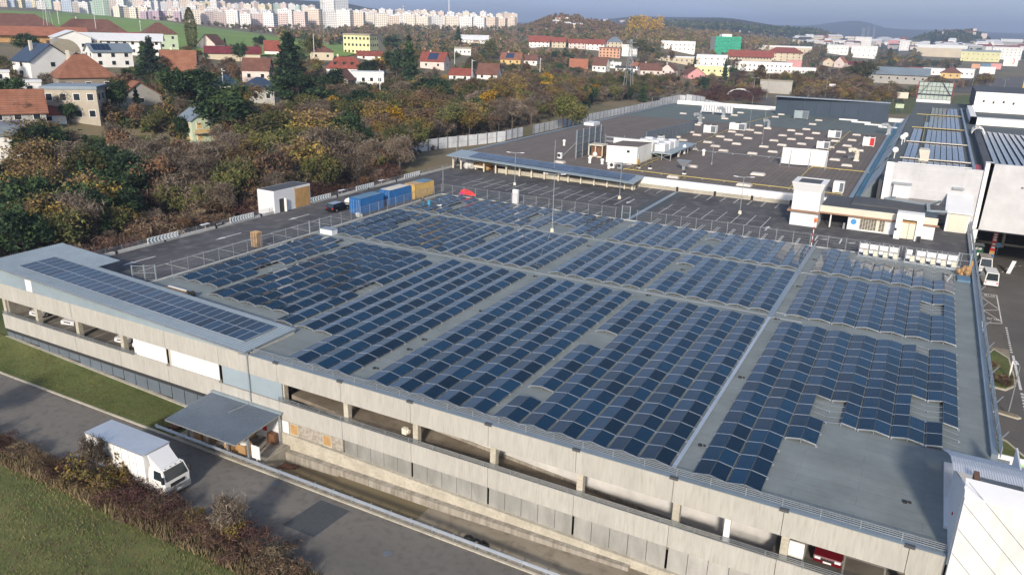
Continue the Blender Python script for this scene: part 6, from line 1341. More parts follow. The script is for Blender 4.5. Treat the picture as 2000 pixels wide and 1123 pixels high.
RFm = dict(p=WL['p'], o=tile('orange_tiles', (.31,.13,.075)), r=tile('red_tiles', (.30,.075,.05)), b=tile('brown_tiles', (.19,.085,.06)), d=M('dark_blue_roof', (.03,.05,.09), .5, var=.1), g=C['roofblue'], dg=C['grey_roof'], m=tile('maroon_sheet', (.20,.03,.04)), k=M('brown_grey_sheet', (.28,.25,.19), .6, var=.1), w=C['white_s'], ro=tile('bright_orange_tiles', (.42,.16,.09)))
def balcony(m=None):
    def f(t, w, d_, he, hr):
        b = MB(); b.box(-w*.95, w*.2, -d_-1.1, -d_-.1, he*.46, he*.50); b.build('balcony', C['conc_l'], t)
        b = MB(); b.box(-w*.95, w*.2, -d_-1.12, -d_-1.05, he*.50, he*.64); b.build('balcony_rail', m or C['dark'], t)
    return f
def solar(x0=-.8, x1=.1, side=-1):
    def f(t, w, d_, he, hr):
        b = MB(); n = 4
        for k in range(n):
            a = w*(x0+(x1-x0)*k/n); c = w*(x0+(x1-x0)*(k+1)/n)-.08; e = .33
            b.poly([(a, -d_*.9, he+(hr-he)*.1+e), (c, -d_*.9, he+(hr-he)*.1+e), (c, -d_*.15, he+(hr-he)*.85+e), (a, -d_*.15, he+(hr-he)*.85+e)])
        b.build('solar_panel', C['pvfar'], t)
    return f
def dormers(t, w, d_, he, hr):
    for k in (-.55, -.1, .3): b = MB(); b.box(w*k-.8, w*k+.8, -d_*.75, -d_*.2, he+.4, he+(hr-he)*.62); b.mat(1).box(w*k-.5, w*k+.5, -d_*.76, -d_*.75, he+.7, he+(hr-he)*.55); b.build('dormer', [RFm['b'], C['glass']], t)
HS = [
 ('white house with a dark blue roof and white chimney, below the grey hangar', 46, 134, 153, 126, 101, 'gf', 'w', 'd', 28, (1, 2), 2, .75),
 ('brick-brown house with a big orange hipped roof, right of the blue-roofed white house', 118, 215, 183, 158, 122, 'hip', 'br', 'o', 12, (3, 1), 1, .8),
 ('long white hall with a row of dark windows below the green field', 165, 302, 108, 83, 74, 'gs', 'w', 'w', -6, (11, 2), 0, .3),
 ('white gabled hall joined to the left end of the long one', 112, 172, 106, 80, 70, 'gf', 'w', 'w', 10, (2, 1), 0, 1.0),
 ('grey-brown arched hangar in front of the long white hall', 96, 150, 113, 104, 84, 'arch', 'gr', 'k', 10, (1, 1), 0, 1.3),
 ('long timber barn with an orange-red roof at the far left', -40, 132, 84, 70, 60, 'gs', 'wd', 'ro', 0, (0, 0), 0, .25),
 ('huge brown-red hipped roof house at the far left edge above the barn', -40, 86, 66, 58, 36, 'hip', 'c', 'b', 0, (4, 1), 1, .45),
 ('pale green building with a brown hipped roof and chimney behind the long white hall', 130, 232, 78, 66, 46, 'hip', 'g', 'b', 0, (9, 1), 1, .5),
 ('pale green square building with brown pyramid roof before the green field', 284, 343, 98, 72, 54, 'hip', 'g', 'b', 12, (3, 2), 0, .9),
 ('low red-roofed wing between the two pale green buildings', 232, 286, 84, 76, 68, 'gs', 'g', 'r', 0, (3, 1), 0, .5),
 ('white villa with blue panels on the roof and a dark balcony', 180, 252, 132, 107, 95, 'gs', 'w', 'g', 14, (3, 2), 1, .8),
 ('steep brown-tiled house with a white chimney behind the blue spruce', 321, 385, 152, 143, 108, 'gs', 'w', 'o', -10, (3, 1), 1, .8),
 ('pinkish-white gabled house with a brown roof at the foot of the green field', 391, 438, 98, 88, 73, 'gf', 'pw', 'b', -30, (0, 0), 0, 1.1),
 ('long cream shed with a maroon roof right of the pinkish gabled house', 412, 502, 120, 105, 96, 'gs', 'c', 'm', 0, (0, 0), 0, .35),
 ('cream flat-roofed modern house with tall white windows', 107, 205, 240, 186, 181, 'flat', 'b', 'g', -16, (4, 2), 0, .8),
 ('grey gabled cottage with an orange roof behind the dark firs', 216, 308, 206, 192, 168, 'gf', 'gr', 'o', 20, (1, 1), 0, 1.0),
 ('grey-white house with red tiles and a long balcony at the left edge', -30, 75, 264, 228, 197, 'gs', 'gr', 'o', 0, (4, 2), 0, .7),
 ('low red-roofed outbuilding beside the grey-white house', 72, 122, 242, 228, 216, 'gs', 'w', 'r', 0, (1, 1), 1, .8),
 ('pale green house with ochre shutters and an ochre balcony by the dark fir', 358, 430, 281, 240, 222, 'gf', 'g', 'g', 24, (2, 2), 0, 1.0),
 ('dark blue roofed house complex in the middle of the gardens', 415, 470, 190, 170, 153, 'hip', 'gr', 'd', 10, (3, 1), 0, .9),
 ('second dark blue roofed wing right of the house complex', 470, 548, 202, 178, 158, 'hip', 'gr', 'd', -14, (3, 1), 0, .9),
 ('white house corner with blue-grey flat roof cut by the left edge', -60, 38, 322, 279, 262, 'flat', 'w', 'g', 0, (3, 1), 0, .8),
 ('small white flat-roofed house at the left edge beside the orange roof', -10, 18, 180, 150, 147, 'flat', 'w', 'w', 0, (1, 2), 0, .8),
 ('small white flat garage below the blue-roofed white house', 44, 78, 190, 167, 164, 'flat', 'w', 'w', 0, (1, 1), 0, .8),
 ('pale house with a red-brown roof behind the tallest conifers', 478, 532, 162, 140, 121, 'gs', 'pw', 'b', -12, (2, 1), 0, .8),
 ('white house with red mansard roof and three dormers', 641, 712, 152, 136, 116, 'hip', 'w', 'r', 0, (5, 1), 1, .6),
 ('dark brown chalet with a steep gable in front of the mansard house', 646, 694, 171, 158, 140, 'gf', 'br', 'b', -24, (1, 1), 0, 1.0),
 ('white flat-roofed house half hidden behind the round fir', 688, 748, 168, 147, 143, 'flat', 'w', 'w', 0, (4, 1), 0, .6),
 ('cottage with a dark brown hipped roof at the edge of the green field', 608, 650, 118, 104, 92, 'hip', 'c', 'b', 0, (2, 1), 1, .9),
 ('small red roof behind the big conifers at the field edge', 519, 546, 108, 100, 84, 'gs', 'w', 'r', 0, (0, 0), 0, .8),
 ('two-storey pale yellow school building with a flat roof', 674, 738, 108, 74, 71, 'flat', 'y', 'k', -26, (7, 3), 0, .7),
 ('white gabled house with blue panels on a red roof', 822, 878, 136, 121, 106, 'gs', 'pw', 'r', -18, (2, 1), 1, .8),
 ('low dark red roof left of the two brown-roofed cottages', 700, 745, 118, 110, 103, 'gs', 'w', 'r', 0, (2, 1), 0, .7),
 ('bungalow with a red-brown roof above the wood, left one of a pair', 878, 926, 159, 148, 137, 'gs', 'w', 'r', -14, (2, 1), 0, .8),
 ('bungalow with a dull brown roof above the wood, right one of a pair', 932, 978, 157, 146, 128, 'gs', 'w', 'b', -14, (2, 1), 0, .8),
 ('small white flat-roofed block between the yellow school and the hill', 888, 919, 108, 97, 94, 'flat', 'w', 'k', 0, (4, 1), 0, .8),
 ('orange-yellow house with panels on the roof at the centre', 978, 1022, 127, 117, 106, 'gs', 'yo', 'o', -12, (3, 1), 1, .8),
 ('cream gabled cottage with two white chimneys right of the orange-yellow house', 1022, 1052, 128, 119, 110, 'gs', 'w', 'b', -10, (2, 1), 2, .8),
 ('white manor-like house below the hill meadow', 902, 952, 86, 78, 71, 'gs', 'w', 'w', 0, (7, 1), 0, .4),
 ('red-roofed white terrace at the left of the row below the hill', 1034, 1072, 93, 82, 73, 'gs', 'w', 'r', 0, (5, 2), 0, .4),
 ('second red-roofed white terrace in the row below the hill', 1078, 1104, 94, 83, 76, 'gs', 'c', 'r', 0, (3, 2), 0, .5),
 ('third pinkish terrace in the row below the hill', 1111, 1142, 96, 85, 79, 'gs', 'pw', 'r', 0, (4, 2), 0, .4),
 ('last white terrace of the row below the hill, with a gable', 1145, 1183, 99, 87, 80, 'gs', 'w', 'r', -14, (4, 2), 0, .5),
 ('tall grey-white house behind the orange office block', 1185, 1214, 95, 84, 75, 'hip', 'c', 'g', 0, (4, 2), 0, .8),
 ('long orange office block of three window bands', 1170, 1212, 113, 97, 95, 'flat', 'o', 'o', -10, (6, 3), 0, .4),
 ('white block with a red stripe beside the round dark tree', 1215, 1243, 111, 92, 90, 'flat', 'w', 'w', 0, (0, 0), 0, .5),
 ('big bright red-orange roof half hidden in the wood', 1113, 1146, 137, 134, 118, 'gs', 'yo', 'ro', 0, (0, 0), 0, .8),
 ('white house with a brown roof and gable beside the big red-orange roof', 1157, 1190, 141, 129, 115, 'gs', 'w', 'b', -22, (3, 1), 1, .8),
 ('white flat-roofed house with tall chimney right of the brown-roofed one', 1190, 1212, 134, 125, 123, 'flat', 'w', 'w', 0, (2, 1), 1, .8),
 ('low white house with a dark grey roof under the pylon', 1203, 1238, 141, 134, 131, 'gs', 'w', 'dg', 0, (4, 1), 0, .6),
 ('white house with a bright orange hipped roof under the pylon', 1226, 1256, 138, 131, 124, 'hip', 'w', 'ro', 0, (3, 1), 1, .8),
 ('brown-roofed pink semi right of the orange hipped roof', 1246, 1290, 149, 138, 127, 'gs', 'pw', 'b', 10, (3, 1), 1, .8),
 ('brown-roofed pale semi, last in the row above the wood', 1290, 1322, 147, 138, 128, 'gf', 'pw', 'b', -20, (2, 1), 1, .8),
 ('bright pink house with a red-brown roof', 1332, 1374, 155, 146, 135, 'gf', 'p', 'b', 24, (2, 1), 0, .9),
 ('pale cream flat block with green-white windows behind the pink house', 1358, 1424, 148, 132, 130, 'flat', 'y', 'w', -8, (6, 1), 0, .4),
 ('blue and white office block with dark glass bands', 1293, 1354, 101, 86, 83, 'flat', 'w', 'w', 0, (8, 2), 0, .4),
 ('cream flat hall behind the pink house, in front of the office block', 1281, 1362, 124, 114, 112, 'flat', 'c', 'w', 0, (9, 1), 0, .3),
 ('white factory block with a pink penthouse', 1362, 1416, 130, 113, 110, 'flat', 'w', 'w', 0, (5, 2), 0, .5),
 ('long cream barracks with a dark red roof', 1428, 1502, 121, 110, 102, 'gs', 'c', 'r', 0, (14, 1), 0, .2),
 ('cream corner building with red hipped roof at the end of the barracks', 1500, 1561, 121, 106, 97, 'hip', 'c', 'r', 0, (6, 3), 0, .5),
 ('long white factory building with rows of windows in front of the barracks', 1440, 1538, 142, 127, 124, 'flat', 'w', 'w', 0, (13, 2), 0, .25),
 ('dusty pink factory block right of the long white factory', 1538, 1562, 136, 124, 121, 'flat', 'p', 'p', 0, (0, 0), 0, .8),
 ('low white block right of the dusty pink one', 1538, 1588, 146, 136, 134, 'flat', 'w', 'w', 0, (6, 1), 0, .3),
 ('long pale office building behind the red hipped roof', 1478, 1576, 104, 95, 92, 'flat', 'c', 'w', 0, (13, 1), 0, .2),
 ('white and blue stepped apartment house left of the far trees', 1617, 1652, 107, 94, 91, 'flat', 'w', 'w', 0, (5, 2), 0, .6),
 ('white and blue stepped apartment house right of the first one', 1665, 1706, 114, 97, 94, 'flat', 'w', 'w', 0, (5, 2), 0, .6),
 ('small cream gabled house among the trees left of the dark red roof', 1602, 1625, 130, 122, 116, 'gf', 'c', 'o', 20, (1, 1), 0, .9),
 ('house with an orange gable near the dark red roof', 1630, 1652, 133, 124, 115, 'gf', 'pw', 'ro', -20, (1, 1), 0, .9),
 ('house with a dark red roof right of the orange gable', 1652, 1690, 134, 128, 123, 'gs', 'w', 'm', 0, (2, 1), 0, .6),
 ('long grey-white workshop with dark windows in front of the far wood', 1706, 1796, 164, 147, 138, 'gs', 'gr', 'g', 0, (7, 1), 0, .3),
 ('brown-red roofed shed behind the long workshop', 1778, 1806, 143, 141, 134, 'gs', 'w', 'r', 0, (0, 0), 0, .5),
 ('low white hall between the shed and the ochre house', 1806, 1838, 147, 139, 136, 'flat', 'w', 'w', 0, (3, 1), 0, .5),
 ('ochre house with a brown hipped roof near the boulevard', 1841, 1870, 154, 145, 136, 'hip', 'yo', 'b', 0, (3, 1), 0, .9),
 ('white block beside the ochre house', 1869, 1896, 153, 140, 138, 'flat', 'w', 'w', 0, (4, 1), 0, .6),
 ('pale yellow office building left of the striped white office', 1885, 1940, 121, 106, 103, 'flat', 'y', 'g', 0, (8, 2), 0, .4),
 ('white office building with dark horizontal bands', 1944, 1984, 117, 100, 98, 'flat', 'w', 'w', 0, (7, 4), 0, .5),
 ('green glass office tower behind the striped white office', 1957, 1987, 99, 86, 82, 'flat', 'gr', 'w', 0, (6, 3), 0, .5),
 ('long cream warehouse left of the yellow office', 1800, 1872, 112, 98, 93, 'flat', 'c', 'w', 0, (0, 0), 0, .4),
 ('pink apartment block in front of the castle hill', 1735, 1750, 96, 84, 82, 'flat', 'p', 'p', 0, (3, 3), 0, .6),
 ('white apartment block right of the pink one below the castle hill', 1757, 1772, 100, 85, 83, 'flat', 'w', 'w', 0, (3, 4), 0, .6),
 ('tall white apartment block, left of a pair at the far right', 1650, 1665, 90, 77, 75, 'flat', 'c', 'w', 0, (3, 4), 0, .6),
 ('white apartment block pair right of the tall one', 1671, 1697, 93, 78, 76, 'flat', 'w', 'w', 0, (6, 4), 0, .6),
 ('grey wall-like hall by the yellow trees behind the mall', 1486, 1541, 183, 162, 160, 'flat', 'gr', 'k', 0, (0, 0), 0, .3),
 ('small white house top in the gardens at the left', 690, 716, 104, 99, 97, 'flat', 'w', 'w', 0, (2, 1), 0, .6),
]
EX = {10: solar(-.9, .0), 16: balcony(), 18: balcony(WL['yo']), 31: solar(-.4, .4), 36: solar(-.5, .3), 25: dormers}
for i, h in enumerate(HS):
    lab, xl, xr, yb, ye, yt, typ, wc, rc, yaw, nw, ch, dp = h
    hd = lab
    for w_ in (' with ', ' behind ', ' below ', ' before ', ' in front', ' joined', ' right ', ' left ', ' at ', ' beside ', ' among ', ' by ', ' near ', ' above ', ' between '): hd = hd.split(w_)[0]
    cat = 'hall' if any(k in hd for k in ('hall', 'hangar', 'warehouse')) else 'house' if any(k in hd for k in ('house', 'cottage', 'villa', 'bungalow', 'chalet', 'terrace', 'semi', 'roof')) else 'building'
    house(lab, xl, xr, yb, ye, yt, typ, WL[wc], RFm[rc], yaw, nw, ch, dp, cat=cat, winm=WL['yo'] if i == 18 else None, extra=EX.get(i))
# scaffolded tower in green netting
p, r = hit(1414, 107); 
GTW = thing('scaffolded_tower', 'tall block wrapped in bright green scaffold netting', 'building', (0, 0, 0))
netm = two('green_netting', (.02,.30,.17), (.05,.42,.26), .5, .4, .6, .8); s = r/FPX
w = 24*s; hh = 31*s
b = MB(); b.box(-w*.95, w*.95, -w*.55, w*.55, -5, hh*.98); b.build('wall', WL['gr'], GTW)
for k in range(6):
    for j in range(7): b = MB(); b.box(-w+2*w*k/6+.15, -w+2*w*(k+1)/6-.15, -w*.62, -w*.60, hh*j/7+.2, hh*(j+1)/7-.2); b.build('netting_panel', netm, GTW)
b = MB(); b.box(-w*.4, w*.35, -w*.3, w*.3, hh*.98, hh*1.13); b.build('roof_house', C['white'], GTW)
move(GTW, (p.x, p.y, p.z), -bearing(p)+.35)
# ================================================================== FAR HOUSING ESTATE
def blockmat(n, c):
    m = brickmat(n, tuple(x*.32 for x in c), tuple(x*.45 for x in c), c, 3.4, 2.9, .85, axes='xz', off=0, msmooth=.2, obj=True, var=.05); return m
BC = {'white': (.80,.79,.78), 'cream': (.78,.72,.63), 'peach': (.76,.64,.54), 'pink': (.72,.60,.56), 'mint': (.50,.62,.54), 'yellow': (.76,.68,.46), 'lilac': (.50,.38,.46), 'blue': (.52,.60,.72)}
BM = {k: blockmat('estate_'+k, v) for k, v in BC.items()}
def estate(px, yb, yt, wpx, r, col, z_extra=0, lab='tower block in the housing estate on the horizon'):
    d = ray(px, yb); k = r/hypot(d.x, d.y); z = H+d.z*k; x, y = d.x*k, d.y*k; s = r/FPX; zb = min(z, terr(x, y))-3
    hh = (yb-yt)*s; w = wpx*s/2
    o = thing('tower_block', '%s tower block in the hazy housing estate, %s' % (col, ['at the far left above the green field', 'left, above the white hall', 'above the tall column-shaped poplar', 'above the biggest conifers', 'beside the grey high-rise', 'above the yellow school', 'below the tall chimney mast', 'at the right end before the brown hill'][max(0, min(7, int((px+60)/135)))]), 'apartment block', (0, 0, 0), group='%s tower blocks of the housing estate' % col)
    b = MB(); b.box(-w, w, -7, 7, zb-z, hh); b.build('wall', BM[col], o)
    b = MB(); b.box(-w*.3, w*.3, -3, 3, hh, hh+2.6); b.build('lift_house', C['white_s'], o)
    b = MB(); b.box(-w-.05, w+.05, -7.05, 7.05, hh, hh+.5); b.build('roof', C['white_s'], o)
    move(o, (x, y, z), -atan2(x, y)+random.uniform(-.5, .5)); return o
rb = random.Random(5)
def row(x0, x1, step, yb, h, r, cols, jit=3, w=None):
    x = x0
    while x < x1:
        ww = (w or step*.9)*rb.uniform(.8, 1.15); f = (x-x0)/(x1-x0)
        base = yb(x)+rb.uniform(-1, 1); estate(x, base, base-h*rb.uniform(.78, 1.05), ww, r*rb.uniform(.95, 1.05), rb.choice(cols)); x += step*rb.uniform(.85, 1.3)
row(-60, 200, 15, lerp([(-60, 17), (200, 23)]), 15, 1750, ['peach', 'blue', 'mint', 'white', 'pink', 'yellow', 'cream'])
row(192, 260, 13, lerp([(190, 23), (260, 24)]), 21, 1600, ['mint', 'mint', 'pink', 'white'])
row(232, 300, 12, lerp([(230, 29), (300, 30)]), 12, 1450, ['peach', 'cream', 'peach'])
row(282, 350, 11, lerp([(280, 37), (350, 38)]), 13, 1350, ['peach', 'pink', 'lilac', 'cream'])
row(265, 620, 12, lerp([(265, 22), (400, 26), (620, 34)]), 20, 1900, ['mint', 'cream', 'peach', 'white', 'pink', 'yellow'])
row(340, 560, 15, lerp([(340, 39), (560, 48)]), 24, 1450, ['white', 'cream', 'pink', 'white', 'peach'])
row(380, 560, 21, lerp([(380, 47), (560, 54)]), 24, 1300, ['white', 'white', 'pink', 'cream'])
row(560, 700, 26, lerp([(560, 45), (700, 46)]), 23, 1450, ['white', 'peach', 'white', 'pink'])
row(600, 1010, 15, lerp([(600, 33), (800, 36), (1010, 44)]), 15, 2000, ['cream', 'peach', 'white', 'white', 'pink'])
row(715, 790, 26, lerp([(715, 50), (790, 53)]), 21, 1400, ['cream', 'peach', 'cream'])
row(690, 1010, 17, lerp([(690, 42), (1010, 54)]), 17, 1650, ['white', 'cream', 'peach', 'white', 'cream'])
row(800, 960, 24, lerp([(800, 48), (960, 54)]), 16, 1500, ['cream', 'white', 'cream'])
def tall(px, yb, yt, w, r, label, m, n=2):
    d = ray(px, yb); k = r/hypot(d.x, d.y); x, y, z = d.x*k, d.y*k, H+d.z*k; s = r/FPX; o = thing('high_rise', label, 'high-rise', (0, 0, 0)); ws = w*s/2
    for i in range(n): a = -ws+2*ws*i/n; b = MB(); b.box(a, a+2*ws/n-.8, -8+i*3, 8, -30, (yb-yt)*s-(i*2)); b.build('tower', m[i % len(m)], o)
    b = MB(); b.box(-ws*.4, ws*.2, -4, 4, (yb-yt)*s, (yb-yt)*s+4); b.build('lift_house', C['white_s'], o); move(o, (x, y, z), -atan2(x, y))
tall(655, 46, -6, 50, 1600, 'tall grey and white high-rise pair cut by the top edge, above the estate', [BM['white'], blockmat('estate_grey', (.45,.48,.52))])
for px, yb, yt, r, l in ((877, 40, -4, 2000, 'tall thin chimney mast above the estate'), (788, 34, 14, 2000, 'short white mast left of the tall chimney mast')):
    d = ray(px, yb); k = r/hypot(d.x, d.y); x, y, z = d.x*k, d.y*k, H+d.z*k; b = MB(); hh = (yb-yt)*r/FPX; b.cyl((x, y, z-20), (x, y, z+hh), 2.0, 8, 1.0); b.mat(1).cyl((x, y, z+hh*.8), (x, y, z+hh*.85), 1.9, 8); tag(b.build('mast', [C['white_s'], C['red']], loc=(x, y, z)), l, 'mast')
# villas on the far hill
def small(px, yb, wpx, hpx, label, wall, roof, r=None, group=None, name='villa', cat='house'):
    p, rr = hit(px, yb)
    if p is None: return
    s = (p-Vector((0, 0, H))).length/FPX; w = wpx*s/2; h = hpx*s
    o = thing(name, label, cat, (0, 0, 0), group=group); b = MB(); b.box(-w, w, -w*.5, w*.5, -8, h); b.build('wall', wall, o); b = MB(); b.hexa([(-w*1.05, -w*.55, h), (w*1.05, -w*.55, h), (w*1.05, w*.55, h), (-w*1.05, w*.55, h)], [(-w*.8, -.1, h*1.35), (w*.8, -.1, h*1.35), (w*.8, .1, h*1.35), (-w*.8, .1, h*1.35)]); b.build('roof', roof, o)
    move(o, (p.x, p.y, p.z), -bearing(p)+rb.uniform(-.3, .3))
for px, yb, w, h in ((1047, 41, 14, 7), (1038, 36, 10, 5), (1022, 40, 9, 4), (1080, 31, 14, 4), (1096, 28, 10, 3), (1090, 42, 12, 6), (1104, 40, 10, 5), (1086, 50, 14, 7), (1112, 46, 12, 5), (1108, 54, 14, 7), (1122, 55, 14, 6), (1130, 53, 14, 5), (1126, 45, 10, 4), (1146, 46, 12, 4), (1183, 44, 9, 4), (1215, 44, 10, 3), (1003, 48, 12, 14), (1096, 56, 12, 4), (1060, 58, 20, 3)):
    small(px, yb, w, h, 'pale villa on the brown hill below the skyline', rb.choice([WL['w'], WL['c'], WL['pw']]), rb.choice([C['white_s'], RFm['r'], C['white_s']]), group='villas on the brown hill')
for k in range(34):
    px = rb.uniform(530, 700) if k < 18 else rb.uniform(820, 1000); yb = rb.uniform(52, 68) if k < 18 else rb.uniform(74, 92)
    small(px, yb, rb.uniform(8, 15), rb.uniform(4, 6), 'small house among the trees below the housing estate', rb.choice([WL['w'], WL['c'], WL['pw']]), rb.choice([RFm['r'], RFm['o'], C['white_s'], RFm['b']]), group='small houses below the housing estate', name='small_house')
for k in range(120):
    px = rb.uniform(1280, 1640); yb = np.interp(px, [1250, 1400, 1640], [44, 54, 72])+rb.uniform(-4, 6)
    small(px, yb, rb.uniform(4, 9), rb.uniform(2, 4), 'tiny house on the distant blue hillside', rb.choice([WL['w'], WL['c'], WL['pw']]), rb.choice([RFm['r'], RFm['b'], C['white_s']]), group='houses on the distant blue hillside', name='distant_house')
for k in range(110):
    px = rb.uniform(1560, 2010); yb = np.interp(px, [1560, 1700, 2000], [82, 86, 96])+rb.uniform(-3, 9)
    small(px, yb, rb.uniform(10, 26), rb.uniform(4, 9), 'pale building in the hazy city below the castle hill', rb.choice([WL['w'], WL['c'], WL['pw'], WL['gr'], WL['w']]), rb.choice([C['white_s'], RFm['r'], C['white_s'], C['grey_roof']]), group='city buildings below the castle hill', name='city_building', cat='building')
# castle
p, r = hit(1872, 70); s = r/FPX if r else 2.3
if p is None: p = Vector((400, 3480, 60)); s = 2.3
CA = thing('hill_castle', 'long pale castle with a tower on the dark wooded hill', 'castle', (0, 0, 0))
b = MB(); b.box(-24*s, 24*s, -8*s, 8*s, -20, 6*s); b.build('wall', WL['pw'], CA); b = MB(); b.hexa([(-25*s, -9*s, 6*s), (25*s, -9*s, 6*s), (25*s, 9*s, 6*s), (-25*s, 9*s, 6*s)], [(-24*s, -1*s, 8.5*s), (24*s, -1*s, 8.5*s), (24*s, 1*s, 8.5*s), (-24*s, 1*s, 8.5*s)]); b.build('roof', RFm['b'], CA)
b = MB(); b.box(19*s, 24*s, -4*s, 2*s, 6*s, 11*s); b.build('tower', WL['pw'], CA); b = MB(); b.box(32*s, 40*s, -4*s, 4*s, -20, 4*s); b.build('annex', WL['pw'], CA); move(CA, (p.x, p.y, p.z), -bearing(p))
for i, (px, yb, yt, w) in enumerate(((1686, 66, 57, 6), (1696, 66, 55, 3), (1707, 66, 55, 3))):
    d = ray(px, yb); k = 4200/hypot(d.x, d.y); x, y, z = d.x*k, d.y*k, H+d.z*k; s = 4200/FPX; b = MB(); b.box(x-w*s/2, x+w*s/2, y-8, y+8, z-60, z+(yb-yt)*s); tag(b.build('distant_tower', C['louvre'], loc=(x, y, z)), ['wide dark tower on the hazy horizon', 'left thin dark tower on the hazy horizon', 'right thin dark tower on the hazy horizon'][i], 'high-rise')
# lattice pylons
def pylon(px, yb, yt, label, r=None):
    if r: d = ray(px, yb); k = r/hypot(d.x, d.y); p = Vector((d.x*k, d.y*k, H+d.z*k))
    else: p, r = hit(px, yb)
    s = r/FPX; hh = (yb-yt)*s; o = thing('power_pylon', label, 'pylon', p, group='lattice power pylons'); b = MB(); w0 = hh*.1
    for sx, sy in ((-1,-1),(1,-1),(1,1),(-1,1)): b.bar(p+Vector((sx*w0, sy*w0, -3)), p+Vector((sx*w0*.15, sy*w0*.15, hh)), .14)
    for k in range(9):
        t0, t1 = k/9, (k+1)/9; a, c = w0*(1-.85*t0), w0*(1-.85*t1)
        for f in ((-1,-1,1,-1),(1,-1,1,1),(1,1,-1,1),(-1,1,-1,-1)): b.bar(p+Vector((f[0]*a, f[1]*a, hh*t0)), p+Vector((f[2]*c, f[3]*c, hh*t1)), .07)
    for t, l in ((.68, .2), (.8, .24), (.92, .16)): b.bar(p+Vector((-hh*l, 0, hh*t)), p+Vector((hh*l, 0, hh*t)), .14)
    b.build('lattice_tower', C['galv'], o)
pylon(633, 88, 12, 'lattice power pylon at the right end of the green field'); pylon(1228, 152, 84, 'lattice power pylon among the houses at the centre right', r=330); pylon(93, 40, -8, 'lattice power pylon standing in the green field at the left', r=560)
for i, (px, yb, yt, r) in enumerate(((114, 38, 8, 560), (186, 46, 28, 520), (275, 60, 44, 540), (613, 93, 70, 430), (1055, 130, 115, 420), (435, 156, 137, 235), (888, 114, 100, 400), (922, 140, 118, 330), (742, 165, 138, 300))):
    lamp_p = ray(px, yb); k = r/hypot(lamp_p.x, lamp_p.y); x, y, z = lamp_p.x*k, lamp_p.y*k, H+lamp_p.z*k; b = MB(); b.cyl((x, y, z-3), (x, y, z+(yb-yt)*r/FPX), .14, 6); b.bar((x, y, z+(yb-yt)*r/FPX-.6), (x+1.2, y, z+(yb-yt)*r/FPX-.6), .12)
    tag(b.build('utility_pole', C['white_s'], loc=(x, y, z)), 'pale utility pole '+['beside the lattice pylon in the green field', 'behind the brown hipped roof at the green field', 'in the green field right of the pyramid roof', 'at the field edge left of the yellow school', 'right of the cream cottage with two chimneys', 'left of the dark blue roofed house complex', 'before the small white flat block', 'left of the orange-yellow house', 'behind the round fir'][i], 'pole', 'pale utility poles among the houses')
for px, yb, yt, l in ((1470, 191, 156, 'left tall lamp post behind the mall roof'), (1497, 194, 150, 'second tall lamp post behind the mall roof'), (1583, 190, 171, 'short lamp post behind the navy screen wall'), (1611, 192, 158, 'tall lamp post behind the navy screen wall'), (1716, 199, 180, 'short lamp post right of the navy screen wall'), (1731, 200, 168, 'tall lamp post right of the navy screen wall'), (1897, 177, 150, 'lamp post at the boulevard'), (1960, 178, 160, 'lamp post at the right end of the boulevard')):
    p, r = hit(px, yb)
    if p is not None: lamp(p.x, p.y, (yb-yt)*r/FPX, l, z=p.z, base=False, al=1.8, r=.16)
# garden wall and panel fence behind the building
WF = thing('panel_fence', 'long pale panel fence with steel posts along the wood behind the dark roof', 'fence', (-110, 240, -2))
fp = [(-124.5, 168), (-120, 186), (-111.5, 205), (-110.5, 240), (-109.8, 290), (-109, 345), (-108, 372), (-101, 370), (-93, 362), (-83, 352), (-73, 340), (-60, 331), (-52, 325)]
fpan = M('pale_fence_panel', (.52,.54,.57), .6, var=.22, scale=.5, big=.15, streak=.5); b2 = None
for (x0, y0), (x1, y1) in zip(fp, fp[1:]):
    L_ = hypot(x1-x0, y1-y0); n = max(1, round(L_/3.6)); hgt = 3.3 if y0 < 330 and x0 < -108.5 else 4.0
    if x0 > -100: hgt = 2.6
    for k in range(n):
        ax, ay = x0+(x1-x0)*k/n, y0+(y1-y0)*k/n; cx, cy = x0+(x1-x0)*(k+1)/n, y0+(y1-y0)*(k+1)/n; zz = terr(ax, ay)-.1 if x0 < -100 else -1.8
        if 215 < ay < 222 and ax < -109: continue
        for q in (0, 1):
            b = MB(); b.hexa([(ax, ay, zz), (cx, cy, zz), (cx+.1, cy, zz), (ax+.1, ay, zz)], [(ax, ay, zz+hgt/2-.06), (cx, cy, zz+hgt/2-.06), (cx+.1, cy, zz+hgt/2-.06), (ax+.1, ay, zz+hgt/2-.06)])
            o = bpy.data.objects.new('fence_panel', b.mesh('fence_panel', fpan, (110*-1, 240, -2))); COL.objects.link(o); o.parent = WF; o.location = (0, 0, q*hgt/2)
        b = MB(); b.box(ax-.12, ax+.3, ay-.1, ay+.1, zz-.5, zz+hgt+.1); b.build('fence_post', C['louvre'], WF)
sheet('verge_gravel', [(-109.5, 200), (-93.6, 200), (-93.6, 340), (-108.5, 365)], -1.85, two('rusty_verge', (.14,.08,.035), (.09,.07,.04), .4, .35, .65, .95, c3=(.06,.07,.03), s3=1.2))
b = MB(); b.box(-96.5, -94.2, 196, 204, -2, 1.4); tag(b.build('wood_box', C['wood'], loc=(-95, 200, -2)), 'pale wooden box beside the left edge of the dark roof', 'box')
b = MB(); b.bar((0, 0, 0), (5.5, 1.2, 0), .3, 2.0); o = b.build('garden_wall', C['cream']); pw_, _ = hit(342, 312); o.location = pw_+Vector((-2, 0, .8)); tag(o, 'short cream garden wall catching the light above the wood', 'wall')
b = MB()
